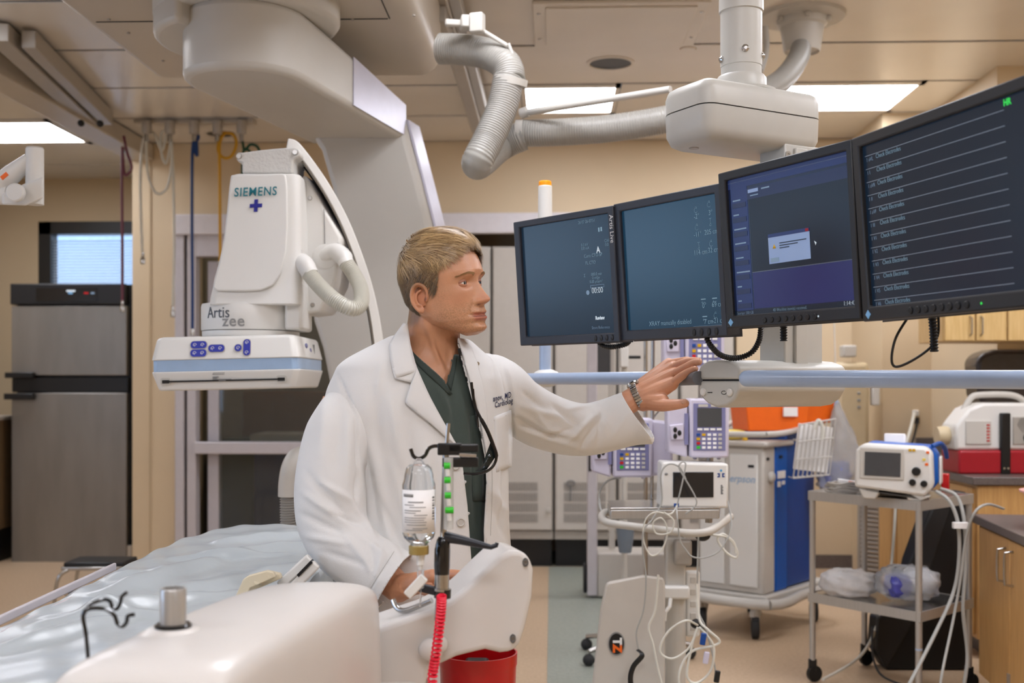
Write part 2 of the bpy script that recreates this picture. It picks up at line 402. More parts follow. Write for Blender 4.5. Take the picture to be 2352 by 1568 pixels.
MB().bb((-.12, 0, 0), (.5, .04, 2.0)).build('board', mat('dark_panel', '#4a4b4c', .6), t, bevel=.004)
MB().bb((-.1, -.2, 0), (-.06, .24, .03)).bb((.36, -.2, 0), (.4, .24, .03)).build('foot', 'black', t)
# equipment cabinets in the recess
cabx = [xr0+.02, X(1128, 8.4), X(1272, 8.4), X(1418, 8.4), X(1560, 8.4), xr1-.01]
cl = ['tall grey equipment cabinet partly behind the doctor', 'tall grey equipment cabinet just right of the doctor', 'tall grey equipment cabinet with a key in its vent door',
      'tall grey equipment cabinet behind the white infusion stand', 'tall grey equipment cabinet behind the infusion pumps']
for i in range(5):
    a, b = cabx[i]+.006, cabx[i+1]-.006; w_ = b-a; t = thing('equipment_cabinet', cl[i], 'cabinet', ((a+b)/2, WY+.02, 0), group='grey equipment cabinets along the back wall')
    h = w_/2
    MB().bb((-h, .02, .26), (h, .55, 2.38)).build('body', 'cabinet_grey', t, bevel=.006)
    MB().bb((-h+.01, .04, 0), (h-.01, .5, .2)).build('plinth', 'black', t)
    MB().bb((-h, .012, .20), (h, .5, .258)).build('cable_duct', 'grey_metal', t)
    d_ = MB().bb((-h+.008, -.008, .27), (h-.008, .02, 2.37)).build('door', 'cabinet_grey', t, bevel=.006)
    # vent slots
    mb = MB()
    zs = [.33+.078*k for k in range(4)]
    x0, x1 = (-h+.07, h-.07) if i != 1 else (-h+.02, h-.1)
    for z in zs:
        k = int((x1-x0)/.0125)
        for q in range(k): mb.bb((x0+q*.0125, -.0135, z), (x0+q*.0125+.0065, -.009, z+.062))
    mb.build('vent_slots', mat('slot', '#99938b', .6), d_, smooth=False)
    if i == 2:
        MB().tube([(-h+.12+.03*math.cos(a_), -.02, .62+.018*math.sin(a_)) for a_ in [k*PI/6 for k in range(13)]], .006, 6).cyl((-h+.12, -.02, .61), (-h+.12, -.02, .49), .006, 6).build('key', 'grey_ink', t)
    MB().lathe([(.016, 0), (.016, .025)], 12, T((h-.03, -.008, .42)) @ Rx(PI/2)).build('latch', 'offwhite', t)
# ================================================================== CEILING MOUNTED X-RAY C-ARM
ca = thing('angiography_machine', 'large white ceiling-mounted X-ray C-arm with flat detector, left of the doctor', 'medical scanner', tuple(C(-.94, 4.0, 3.0)))
cx0, cx1, cyf = -1.75, -.485, 4.96
mb = MB()
prof = []
for a in range(0, 91, 15):
    r = .1; prof.append((cx1-r+r*math.cos(math.radians(-a)), 2.71+r+r*math.sin(math.radians(-a))))
prof += [(cx0+.02, 2.71), (cx0, 2.73), (cx0, 3.04), (cx1, 3.04)]
mb.prism(prof, 2.4, cyf)
mb.build('carriage', 'beige_metal', ca, bevel=.03, seg=3, ws=True)
MB().bb((cx0+.05, 4.17, 2.707), (cx1-.12, 4.173, 2.711)).bb((-.60, 2.4, 2.707), (-.597, 4.17, 2.711)).build('panel_seam', 'gap', ca, ws=True)
for p in ((250, 45), (810, 45), (950, 35), (295, 76), (375, 140)):
    q = PZ(p[0], p[1], 2.708); MB().lathe([(.007, -.003), (.007, .002)], 10, T(q)).build('screw_cap', 'grey_metal', ca, ws=True)
dc = C(-.94, 4.03, 0)
MB().lathe([(.30, 2.63), (.315, 2.635), (.325, 2.65), (.325, 2.715)], 64, T(dc)).build('turntable', 'offwhite', ca, ws=True, angle=60)
pts = [(0, 0)]+[(.322*math.cos(math.radians(a)), .322*math.sin(math.radians(a))) for a in range(150, 241, 6)]
MB().prism(pts, 2.565, 2.7, T(dc), 'Z').build('turntable_cover', 'offwhite', ca, ws=True, bevel=.02, seg=3)
# beam: stadium plan
u = Vector((.27, .963)).normalized(); v = Vector((u.y, -u.x)); c0 = Vector((-.925, 3.95)); c1 = c0+u*.97
R = .215; pl = []
ang0 = math.atan2(v.y, v.x)
for k in range(25):
    a = ang0-PI*k/24; pl.append(c0+R*Vector((math.cos(a), math.sin(a))))
pl += [c1-v*R, c1+v*R]
def CB(pl, z0, z1):
    m = MB(); n = len(pl); vs = [C(p[0], p[1], z0) for p in pl]+[C(p[0], p[1], z1-.085*max(0, min(1, (p[1]-4.05)/.82))) for p in pl]
    return m.add(vs, [tuple(range(n)), tuple(range(n, 2*n))[::-1]]+[(i, (i+1) % n, n+(i+1) % n, n+i) for i in range(n)])
CB(pl, 2.40, 2.64).build('support_arm', 'offwhite', ca, ws=True, bevel=.025, seg=3, angle=50)
# leg
def leg_poly(pts, d0, th, grow=0):
    m = MB(); n = len(pts); vs = [P(x, y, d0) for x, y in pts]
    off = RT*u.x*th+FW*u.y*th
    return m.add(vs+[q+off for q in vs], [tuple(range(n)), tuple(range(n, 2*n))[::-1]]+[(i, (i+1) % n, n+(i+1) % n, n+i) for i in range(n)])
lp = [(716, 318), (735, 345), (760, 431), (772, 520), (757, 620), (728, 690), (714, 728), (738, 800), (770, 960), (1000, 960), (1022, 800), (1015, 640), (990, 520), (962, 410), (937, 318), (925, 268), (900, 252), (740, 252)]
leg_poly(lp, 4.80, .17).build('leg', 'offwhite', ca, ws=True, bevel=.03, seg=3)
sp_ = smooth_pts([(808, 140, 0), (880, 195, 0), (938, 236, 0), (966, 330, 0), (992, 440, 0), (1014, 530, 0), (1034, 640, 0)], 5)
# lilac side cover following the right hand side of beam and leg
def side_pt(px, py, off):
    return px, py
mb = MB()
A0 = c0+u*.42+v*(R+.001); A1 = c1+v*(R+.001)
q = [C(A0.x, A0.y, 2.415), C(A1.x, A1.y, 2.415), C(A1.x, A1.y, 2.545), C(A0.x, A0.y, 2.598)]
o_ = RT*v.x*.004+FW*v.y*.004
mb.add([a for a in q]+[a+o_ for a in q], [(0, 1, 2, 3), (7, 6, 5, 4), (0, 4, 5, 1), (1, 5, 6, 2), (2, 6, 7, 3), (3, 7, 4, 0)])
mb.build('side_cover', mat('satin_lilac', '#bdbccb', .3, metal=.25), ca, ws=True)
rp_ = [(931, 275), (943, 322), (966, 408), (994, 518), (1018, 636), (1022, 700), (1022, 760)]
th = RT*u.x*.165+FW*u.y*.165; sh = RT*.012
rs = [[P(x, y, 4.83)+sh*.3, P(x, y, 4.83)+sh*1.2, P(x, y, 4.83)+sh*1.2+th*.8, P(x, y, 4.83)+sh*.3+th*.8] for x, y in rp_]
MB().rings(rs).build('side_rail', 'satin_lilac', ca, ws=True)
# C arc
arc = [(668, 331, 3.78), (692, 341, 3.80), (733, 393, 3.88), (770, 450, 3.97), (804, 515, 4.08), (832, 585, 4.18), (855, 655, 4.28), (871, 725, 4.36), (882, 800, 4.42), (888, 880, 4.44), (884, 980, 4.42), (868, 1090, 4.35), (838, 1200, 4.22), (790, 1300, 4.05), (720, 1380, 3.9), (660, 1410, 3.8)]
ap_ = smooth_pts([P(a[0], a[1], 3.84+(a[2]-3.8)*.3) for a in arc], 6); nn = (RT*.10-FW*1).normalized(); zz = Vector((0, 0, 1))
cen = P(560, 880, 3.75)
def arc_part(n0, n1, r0, r1):
    rs = []
    for p in ap_:
        rad = (p-cen).normalized()
        rs.append([p+nn*n0+rad*r0, p+nn*n1+rad*r0, p+nn*n1+rad*r1, p+nn*n0+rad*r1])
    return MB().rings(rs)
arc_part(-.095, .095, -.035, 0).build('c_arc', 'white_plastic', ca, ws=True, bevel=.008)
arc_part(-.06, .06, -.04, -.034).build('arc_track', 'satin_lilac', ca, ws=True)
for nq in (-.07, .07): arc_part(nq-.008, nq+.008, -.042, -.034).build('arc_rail', 'grey_metal', ca, ws=True)
arc_part(-.006, .006, -.046, -.038).build('arc_cable', 'rubber', ca, ws=True)
# side box
bp = [(684, 425), (690, 405), (703, 402), (745, 478), (784, 545), (783, 560), (768, 650), (748, 690), (735, 716), (688, 722)]
m = MB(); n = len(bp); vs = [P(x, y, 3.80) for x, y in bp]
m.add(vs+[q+FW*.2+RT*.02 for q in vs], [tuple(range(n)), tuple(range(n, 2*n))[::-1]]+[(i, (i+1) % n, n+(i+1) % n, n+i) for i in range(n)])
sb = m.build('side_housing', 'white_plastic', ca, ws=True, bevel=.012, seg=3)
m = MB().add([P(743, 480, 3.797), P(745, 480, 3.797), P(747, 560, 3.797), P(745, 560, 3.797)], [(0, 1, 2, 3)]).build('seam', 'grey_ink', sb, ws=True)
for x, y in ((712, 455), (718, 700), (776, 563)): MB().lathe([(.006, .004), (.008, 0)], 10, T(P(x, y, 3.8)) @ Rz(PSI) @ Rx(PI/2)).build('screw', 'steel', sb, ws=True)
# neck
def ring_rr(cx, d0, w_, dep, z, r=.03, n=4):
    pts = rrect(-w_/2, 0, w_/2, dep, r, n); return [C(cx+a, d0+b, z) for a, b in pts]
X3 = lambda px, d=3.66: (px-1176)/F*d
Z3 = lambda py, d=3.66: CH+(HZ-py)/F*d
nk = [(396, 529, 684, 3.68), (410, 526, 685, 3.675), (480, 521, 687, 3.672), (540, 514, 688, 3.668), (590, 505, 689, 3.66), (630, 494, 689, 3.655), (660, 486, 689, 3.65), (680, 482, 689, 3.645), (700, 480, 689, 3.64)]
rs = []
for py, a, b, d in nk: rs.append(ring_rr((X3(a)+X3(b))/2, d, X3(b)-X3(a), .26, Z3(py), .03))
MB().rings(rs).build('neck_housing', 'white_plastic', ca, ws=True, angle=50, bevel=.004)
fp = [(531, 402), (650, 398), (657, 402), (660, 430), (661, 520), (657, 580), (645, 630), (628, 655), (600, 667), (560, 669), (498, 668), (489, 660), (492, 642), (504, 600), (514, 550), (521, 490), (527, 430)]
def neckd(py): return interp(py, [k[0] for k in nk], [k[3] for k in nk])
m = MB(); n = len(fp); f0 = [P(x, y, neckd(y)-.014) for x, y in fp]
f1 = [P(x, y, neckd(y)+.004) for x, y in fp]
fc = m.add(f0+f1, [tuple(range(n)), tuple(range(n, 2*n))[::-1]]+[(i, (i+1) % n, n+(i+1) % n, n+i) for i in range(n)]).build('front_cover', 'white_plastic', ca, ws=True, bevel=.007, seg=3, angle=50)
def ptext(name, s, size, m, parent, px, py, d, rz=0, ry=0, rx=0, **k):
    """text standing at P(px,py,d), facing the camera side, turned rz"""
    inv = world_of(parent).inverted()
    mm = inv @ T(P(px, py, d)) @ Rz(PSI+rz) @ Ry(ry) @ Rx(rx) @ Rx(PI/2)
    me = text_mesh(s, size, **k).copy(); me.materials.clear(); me.materials.append(MATS[m])
    o = bpy.data.objects.new(name, me); COL.objects.link(o); o.parent = parent; o.matrix_local = mm; return o
r_ = -math.radians(2.0)
ptext('maker_lettering', 'SIEMENS', .0395, 'teal_ink', ca, 537, 451, 3.655, ry=r_, bold=.0004, shear=.12, sx=.86, sp=1.12)
ptext('plus_sign', '+', .072, 'navy_ink', ca, 572, 491, 3.655, ry=r_*1.5, bold=.003, shear=.1)
# top bracket
bk = [(541, 357), (546, 349), (556, 350), (600, 344), (655, 339), (676, 338), (688, 343), (690, 356), (680, 363), (673, 368), (672, 398), (556, 398), (556, 374), (545, 370)]
m = MB(); n = len(bk); f0 = [P(x, y, 3.69) for x, y in bk]; f1 = [q+FW*.2 for q in f0]
tb = m.add(f0+f1, [tuple(range(n)), tuple(range(n, 2*n))[::-1]]+[(i, (i+1) % n, n+(i+1) % n, n+i) for i in range(n)]).build('top_bracket', mat('speckle_white', '#cfcdc8', .45, bump=.5, bscale=120), ca, ws=True, bevel=.005)
for x, y in ((549, 359), (678, 350)): MB().lathe([(.008, .006), (.010, 0)], 12, T(P(x, y, 3.69)) @ Rz(PSI) @ Rx(PI/2)).build('bolt', 'steel', tb, ws=True)
# collar
cc = C(X3(577, 3.80), 3.80, 0); zb, zt = 1.514, 1.622
MB().lathe([(.158, zb), (.160, zb+.004), (.160, zb+.018)], 48, T(cc)).build('collar_base', 'white_plastic', ca, ws=True)
MB().lathe([(.161, zb+.0205), (.163, zb+.024), (.163, zt-.008), (.160, zt), (.13, zt+.004)], 48, T(cc)).build('collar', 'white_plastic', ca, ws=True, angle=50)
MB().bb((X3(650), 0, zb+.02), (X3(690), .2, zt+.07), T(FW*3.68) @ Rz(PSI)).build('collar_block', 'white_plastic', ca, ws=True, bevel=.01)
def wraptext(name, s, size, m, parent, centre, rad, a0, z, **k):
    me = text_mesh(s, size, **k).copy(); me.materials.clear(); me.materials.append(MATS[m])
    inv = world_of(parent).inverted()
    for v_ in me.vertices:
        a = a0+v_.co.x/rad; rr = rad+.0008+v_.co.z
        v_.co = inv @ (centre+Vector((0, 0, z+v_.co.y))+RT*rr*math.sin(a)-FW*rr*math.cos(a))
    me.update(); o = bpy.data.objects.new(name, me); COL.objects.link(o); o.parent = parent; return o
wraptext('model_lettering', 'Artis', .052, 'dark_ink', ca, cc, .163, -.78, zb+.058, sx=.92)
wraptext('model_lettering', 'zee', .052, 'grey_ink', ca, cc, .163, -.36, zb+.030, sx=1.0, bold=.0007, sp=1.08)
# detector
DM = T(C(X3(514.5, 3.55), 3.55, 1.426)) @ Rz(PSI) @ Ry(-math.radians(1.3))
W_ = .2365
def dring(ins, z, r=.03):
    pts = [(-W_+ins+.02, ins), (W_-ins-.02, ins), (W_-ins-.004, ins+.012), (W_-ins, ins+.05), (W_-ins, .44-ins), (W_-ins-.03, .47-ins), (-W_+ins+.03, .47-ins), (-W_+ins, .44-ins), (-W_+ins, ins+.04), (-W_+ins+.006, ins+.012)]
    return [(a, b, z) for a, b in pts]
MB().rings([dring(.0, .010), dring(.001, .014), dring(.013, .072), dring(.018, .080), dring(.03, .084)], mx=DM).build('detector_upper', 'white_plastic', ca, ws=True, bevel=.004, angle=50)
MB().rings([dring(.004, -.026), dring(.004, .010)], mx=DM).build('collision_strip', 'blue_strip', ca, ws=True, bevel=.002)
lo = MB().rings([dring(.022, -.086), dring(.016, -.082), dring(.002, -.035), dring(.0, -.026)], mx=DM).build('detector_lower', 'white_plastic', ca, ws=True, bevel=.003, angle=50)
DP = lambda x, y, z: DM @ Vector((x, y, z))
def dx(px): return (px-514.5)/F*3.55
def dz_(py, px=514.5): return (833-py)/F*3.55
face = lambda z: (z-.014)/.058*.012+.001
def pill(x0, z0, x1, z1, r, t=.003, off=0):
    return rrect(x0, z0, x1, z1, r, 5)
for i, (x, z, w_, h_) in enumerate(((456, 793, 37, 17), (456, 812, 37, 17), (497, 801, 37, 17), (547, 800, 16, 16), (567, 799, 16, 38))):
    sx_, sz_ = w_/F*3.55/2, h_/F*3.55/2; xx = dx(x); zz_ = dz_(z)+(x-514.5)*-.000031
    m_ = DM @ T((xx, face(zz_)-.0015, zz_)) @ Rx(-.2)
    MB().prism(rrect(-sx_-.002, -sz_-.002, sx_+.002, sz_+.002, min(sx_, sz_)), -.001, .006, m_).build('button_rim', 'offwhite', ca, ws=True)
    bt = MB().prism(rrect(-sx_, -sz_, sx_, sz_, min(sx_, sz_)*.9), -.003, .004, m_).build('button', 'blue_button', ca, ws=True)
    ic = MB()
    cs = [(-.012, 0), (.012, 0)] if w_ > 20 else ([(0, 0)] if h_ < 20 else [(0, .016), (0, -.016)])
    for ax, az in cs:
        ic.tube([(ax+.005*math.cos(a), -.0034, az+.005*math.sin(a)) for a in [k*PI/6 for k in range(9)]], .0006, 4)
        ic.bb((ax-.005, -.0036, az-.001), (ax+.005, -.003, az-.0002)).bb((ax-.0005, -.0036, az-.006), (ax+.0005, -.003, az))
    ic2 = MB(); ic2.add(ic.v, ic.f, m_); ic2.build('symbol', 'white_ink', bt, ws=True)
xl, xr_ = dx(374), dx(650)
m_ = DM
for a_ in (xl-.01, xr_-.022): MB().prism(rrect(a_, -.067, a_+.032, -.045, .006), .004, .012, m_).build('latch_plate', 'offwhite', lo, ws=True)
MB().bb((xl-.004, .0, -.062), (xl+.018, .012, -.052), m_).bb((xr_-.018, .0, -.062), (xr_+.004, .012, -.052), m_).bb((xl, .003, -.0595), (xr_, .01, -.0545), m_).build('slot', 'black', lo, ws=True)
for a_, b_, z_ in ((488, 515, -.033), (487, 514, -.037), (487, 501, -.045), (487, 496, -.049), (487, 530, -.053), (501, 517, -.057)): MB().bb((dx(a_), .001, z_-.0012), (dx(b_), .004, z_+.0008), DM).build('rating_print', 'grey_ink', lo, ws=True)
# three buttons on the right face
for y_, z_ in ((.17, .052), (.24, .038), (.20, .022)):
    MB().ball((W_-.008, y_, z_), (.004, .02, .009), 12, 6, DM).build('side_button', 'lilac_dark', ca, ws=True)
MB().bb((W_-.012, .3, .01), (W_-.004, .305, .06), DM).build('side_mark', 'grey_ink', ca, ws=True)
# elbows and looped hose
e1 = [P(672, 602, 3.72), P(690, 601, 3.70), P(703, 612, 3.67), P(712, 630, 3.66)]
MB().tube(smooth_pts(e1, 5), [.028]*6+[.03]*6+[.028]*4, 20).build('hose_elbow', 'white_plastic', ca, ws=True)
e2 = [P(745, 590, 3.82), P(768, 578, 3.80), P(788, 590, 3.78), P(797, 610, 3.76)]
MB().tube(smooth_pts(e2, 5), [.028]*6+[.03]*6+[.026]*4, 20).build('hose_elbow', 'white_plastic', ca, ws=True)
MB().lathe([(.042, 0), (.042, .012), (.036, .014)], 24, T(P(748, 590, 3.81)) @ Rz(PSI) @ Rx(PI/2)).build('hose_flange', 'white_plastic', ca, ws=True)
MB().lathe([(.052, 0), (.052, .004)], 28, T(P(672, 603, 3.69)) @ Rz(PSI) @ Rx(PI/2)).build('hose_flange', 'white_plastic', ca, ws=True)
hp = [P(708, 626, 3.66), P(735, 658, 3.63), P(768, 688, 3.6), P(805, 708, 3.6), P(828, 698, 3.64), P(829, 665, 3.7), P(816, 635, 3.74), P(797, 606, 3.76)]
corrug(hp, .0235, .0022, .0062, 18).build('hose', 'hose_white', ca, ws=True)
# lower end of the C arm seen beyond the table: elbow and hose
e3 = [P(705, 1046, 4.05), P(682, 1050, 4.03), P(668, 1075, 4.0), P(662, 1110, 4.0), P(661, 1140, 4.0)]
MB().tube(smooth_pts(e3, 6), .034, 20).build('tube_elbow', 'offwhite', ca, ws=True)
corrug([P(661, 1138, 4.0), P(662, 1200, 4.0), P(668, 1290, 4.0), P(690, 1370, 3.95)], .026, .0025, .009, 16).build('tube_hose', 'duct', ca, ws=True)
# big corrugated duct
dp = [P(1010, 112, 4.15), P(1060, 114, 4.12), P(1120, 124, 4.08), P(1162, 150, 4.03), P(1172, 190, 4.0)]
corrug(dp, .055, .0010, .009, 24).build('duct', 'duct', ca, ws=True)
dp = [P(1168, 180, 4.0), P(1152, 250, 3.98), P(1122, 320, 3.95), P(1096, 372, 3.93), P(1108, 370, 4.05), P(1150, 335, 4.18), P(1200, 312, 4.18)]
corrug(dp, .054, .0010, .009, 24).build('duct', 'duct', ca, ws=True)
dp = [P(1195, 306, 4.18), P(1280, 304, 4.15), P(1380, 297, 4.12), P(1470, 285, 4.1), P(1560, 268, 4.1), P(1650, 245, 4.2), P(1740, 218, 4.5), P(1800, 180, 5.0), P(1835, 130, 5.4), P(1840, 95, 5.52)]
corrug(dp, .049, .0009, .009, 24).build('duct', 'duct', ca, ws=True)
def ring_at(p, dirv, r, w_, name):
    q = dirv.to_track_quat('Z', 'Y').to_matrix().to_4x4()
    MB().lathe([(r, -w_), (r+.006, -w_), (r+.006, w_), (r, w_)], 28, T(p) @ q).build(name, 'offwhite', ca, ws=True)
ring_at(P(1172, 186, 4.0), Vector((-.12, .1, -.6)), .055, .012, 'duct_clamp')
ring_at(P(1196, 308, 4.18), Vector((1, -.15, .03)), .047, .014, 'duct_clamp')
MB().cyl(P(1196, 262, 4.16), P(1212, 256, 4.15), .02, 12).build('rod_joint', 'offwhite', ca, ws=True)
MB().cyl(P(1200, 260, 4.16), P(1540, 205, 3.75), .012, 12).build('duct_rod', 'offwhite', ca, ws=True)
MB().cyl(P(1100, 65, 4.0), P(1165, 105, 4.0), .008, 10).build('duct_rod', 'offwhite', ca, ws=True)
MB().cyl(P(1168, 100, 4.0), P(1192, 165, 4.0), .006, 10).build('duct_rod', 'offwhite', ca, ws=True)
MB().bb((-.035, -.03, -.02), (.03, .03, .025), T(P(1080, 55, 4.02)) @ Rz(.2)).bb((-.09, -.012, -.012), (-.03, .012, .012), T(P(1080, 55, 4.02)) @ Rz(.2)).bb((-.005, -.02, -.035), (.045, .02, .035), T(P(1084, 55, 4.0)) @ Rz(-.3)).build('rod_bracket', 'offwhite', ca, ws=True, bevel=.006)
t = thing('ceiling_cable_outlet', 'white funnel-shaped ceiling outlet feeding the grey duct behind the boom hub', 'cable outlet', (P(1842, 35, 5.54).x, P(1842, 35, 5.54).y, CZ))
MB().lathe([(.21, -.0), (.205, -.018), (.12, -.022)], 40).build('ceiling_plate', 'offwhite', t)
MB().lathe([(.125, -.02), (.118, -.05), (.105, -.06), (.088, -.175), (.084, -.18), (.08, -.17)], 32).build('funnel', 'offwhite', t)
for a in (3.6, 4.7, 5.8): MB().bb((-.02, -.012, -.045), (.02, .012, -.022), T((.12*math.cos(a), .12*math.sin(a), 0)) @ Rz(a)).build('lug', 'offwhite', t, bevel=.003)
MB().tube(smooth_pts([P(1757, 60, 5.5), P(1760, 100, 5.5), P(1757, 130, 5.4), P(1745, 165, 5.2)], 6), .016, 12).build('thin_pipe', 'offwhite', t, ws=True)
# slide rail behind the duct hanging from the ceiling
t = thing('ceiling_track', 'grey metal ceiling track beside the X-ray carriage, behind the duct', 'rail', (-.42, 6.0, 3.1))
MB().bb((-.52, 4.3, 3.0), (-.45, 7.6, 3.155)).build('track', 'grey_metal', t, ws=True, bevel=.006)
MB().bb((-.45, 4.3, 3.03), (-.40, 7.7, 3.10)).build('bright_edge', 'steel_brushed', t, ws=True, bevel=.004)
MB().bb((-.58, 4.9, 2.93), (-.46, 5.5, 3.0)).build('cable_box', 'grey_metal', t, ws=True, bevel=.005)
# left ceiling rail
t = thing('ceiling_track', 'long beige ceiling rail running into the room at upper left', 'rail', (-2.9, 6, 3.1))
MB().bb((-3.18, 2.0, 3.03), (-2.98, 8.38, 3.15)).build('track', 'beige_metal', t, ws=True, bevel=.008)
t = thing('ceiling_track', 'short grey ceiling bracket track with two black stops near left light', 'rail', tuple(P(150, 260, 6.2)))
a_, b_ = P(20, 215, 5.6), P(240, 300, 7.6); a_.z = b_.z = 3.05
MB().bb((-.10, 0, 0), (.0, (b_-a_).length, .09), T(a_) @ Rz(math.atan2(-(b_-a_).x, (b_-a_).y))).bb((.03, .1, .0), (.1, (b_-a_).length-.2, .09), T(a_) @ Rz(math.atan2(-(b_-a_).x, (b_-a_).y))).build('track', 'grey_metal', t, ws=True, bevel=.005)
for x, y in ((186, 283), (230, 284)): MB().ball(P(x, y, 7.0), .022, 10, 8).build('stop', 'black', t, ws=True)
# ================================================================== MONITOR BOOM AND MONITORS
mat('screen_blue', '#0b0d10', .22, emit=.18, ecol='#3c6080')  # blue of the reflected window put into the screen's even glow
mat('screen_blue2', '#0b0d10', .22, emit=.27, ecol='#2c6488')  # stronger blue glow, again standing in for the reflection
mat('screen_navy', '#0b0d12', .22, emit=.085, ecol='#4a62a8')
mat('screen_dark', '#0b0d10', .22, emit=.11, ecol='#3a5f86')
mat('scr_text', '#7f98a8', .6, emit=.22, ecol='#9cc8e0')
mat('scr_dim', '#7f98b0', .6, emit=.22, ecol='#7f98b0')
mat('scr_white', '#c0ccd4', .6, emit=.5)
mat('ui_panel', '#22305c', .3, emit=.11, ecol='#4058a8')
mat('ui_panel2', '#1c2648', .3, emit=.07, ecol='#5a6ea8')
mat('ui_dark', '#0e1520', .3, emit=.05, ecol='#3a5f86')
mat('ui_purple', '#22285a', .3, emit=.10, ecol='#4a50a0')
mat('ui_dialog', '#8ea4c8', .4, emit=.25, ecol='#7f96c0')
mat('ui_line', '#8d99a8', .4, emit=.12, ecol='#9aa6b4')
mat('soft_grey', '#c3c1ba', .36, noise=.03)
bm_ = thing('monitor_boom', 'white ceiling boom arm with hub, post and blue hand rail carrying the monitors', 'monitor arm', tuple(C(.563, 2.78, 3.16)))
hu = Vector((.872, .49)); hv = Vector((-.49, .872)); HA = Vector((.446, 2.6))
def HX(a, b, z): q = HA+hu*a+hv*b; return C(q.x, q.y, z)
def hub_ring(z, g=0, L0=0.0, L1=.37, w_=.20, r=.035):
    pts = []
    for cx, cy, a0, rr in ((L1-r, w_-r, 0, r), (L0+.07, w_-.07, 90, .07), (L0+r, r, 180, r), (L1-r, r, 270, r)):
        for i in range(6):
            a = math.radians(a0+90*i/5); rad = rr-g; pts.append(HX(cx+rad*math.cos(a), cy+rad*math.sin(a), z))
    return pts
MB().rings([hub_ring(1.928, .03), hub_ring(1.936, .012), hub_ring(1.955, .002), hub_ring(2.006, 0)]).build('hub_lower_shell', 'soft_grey', bm_, ws=True, angle=45)
MB().rings([hub_ring(2.009, 0), hub_ring(2.045, .0), hub_ring(2.062, .006), hub_ring(2.070, .02)]).build('hub_upper_shell', 'soft_grey', bm_, ws=True, angle=45)
MB().rings([hub_ring(2.002, .004), hub_ring(2.013, .004)]).build('hub_seam', 'gap', bm_, ws=True)
for a, b in ((.06, .12), (.27, .03)): MB().lathe([(.012, -.002), (.012, .001)], 14, T(HX(a, b, 1.928))).build('screw_cap', 'grey_metal', bm_, ws=True)
cq = C(.563, 2.78, 0)
MB().lathe([(.085, 2.068), (.085, 2.074), (.062, 2.076), (.061, 2.105), (.056, 2.112), (.049, 2.114), (.049, 2.135), (.0505, 2.136), (.0505, 2.268), (.054, 2.27), (.054, 2.40), (.0505, 2.402), (.0505, 3.0), (.12, 3.05), (.13, 3.16)], 40, T(cq)).build('column', 'soft_grey', bm_, ws=True)
for a, z in ((-1.58, 2.168), (-.25, 2.16), (-2.95, 2.152), (-1.9, 2.3)):
    m_ = T(cq+RT*.05*math.cos(a)+FW*.05*math.sin(a)+Vector((0, 0, z))) @ Rz(PSI+a+PI/2) @ Rx(PI/2)
    MB().lathe([(.009, 0), (.009, .003), (.004, .007)], 14, m_).build('screw', 'steel', bm_, ws=True)
# post
m_ = T(C(.69, 2.80, 0)) @ Rz(PSI+math.atan2(.49, .872))
MB().bb((-.062, -.045, 1.40), (.062, .045, 1.94), m_).build('post', 'soft_grey', bm_, ws=True, bevel=.004)
MB().bb((-.035, -.055, 1.38), (.005, -.03, 1.93), m_).build('post_channel', 'soft_grey', bm_, ws=True, bevel=.003)
for a in (-.052, -.012):
    MB().lathe([(.009, 0), (.009, .002), (.004, .002), (.004, .0005)], 14, m_ @ T((a, -.045 if a < -.04 else -.055, 1.912)) @ Rx(PI/2)).build('screw', 'steel_brushed', bm_, ws=True)
# lower carrier
A0_ = HA.copy(); HA = Vector((.526, 2.62))
def low(z, g): return hub_ring(z, g, 0, .34, .15, .03)
def prof_ring(a, pts): return [HX(a, b, z) for b, z in pts]
PLo = [(0, 1.366), (.15, 1.366), (.15, 1.342), (.138, 1.325), (.115, 1.311), (.08, 1.302), (.045, 1.307), (.018, 1.322), (0, 1.345)]
PUp = [(.0, 1.369), (.0, 1.397), (.012, 1.405), (.04, 1.413), (.08, 1.416), (.115, 1.414), (.14, 1.405), (.15, 1.396), (.15, 1.369)]
PSe = [(.003, 1.364), (.003, 1.371), (.147, 1.371), (.147, 1.364)]
MB().rings([prof_ring(a, PLo) for a in (0, .34)]).build('carrier_lower_shell', 'soft_grey', bm_, ws=True, bevel=.006, seg=3)
MB().rings([prof_ring(a, PUp) for a in (0, .34)]).build('carrier_upper_shell', 'soft_grey', bm_, ws=True, bevel=.006, seg=3)
MB().rings([prof_ring(a, PSe) for a in (.003, .337)]).build('carrier_seam', 'gap', bm_, ws=True)
lf = lambda b, z: HX(-.0005, b, z)
for b, z in ((.030, 1.339), (.128, 1.339)):
    m_ = T(lf(b, z)) @ Rz(PSI+math.atan2(.49, .872)-PI/2) @ Rx(PI/2)
    MB().lathe([(.0095, 0), (.0095, .004), (.007, .006)], 16, m_).build('round_button', 'white_plastic', bm_, ws=True)
m_ = T(lf(.106, 1.338)) @ Rz(PSI+math.atan2(.49, .872)-PI/2)
MB().bb((-.007, -.001, -.001), (.009, .001, .001), m_).build('arrow_symbol', 'black_ink', bm_, ws=True)
m_ = T(lf(.054, 1.338)) @ Rz(PSI+math.atan2(.49, .872)-PI/2)
MB().tube([m_ @ Vector((.009*math.cos(a), 0, .004*math.sin(a))) for a in [k*PI/7+1 for k in range(13)]], .0008, 4).build('turn_symbol', 'black_ink', bm_, ws=True)
MB().lathe([(.025, 0), (.022, .003)], 20, T(HX(.05, .07, 1.413))).build('carrier_cap', 'soft_grey', bm_, ws=True)
HA = A0_
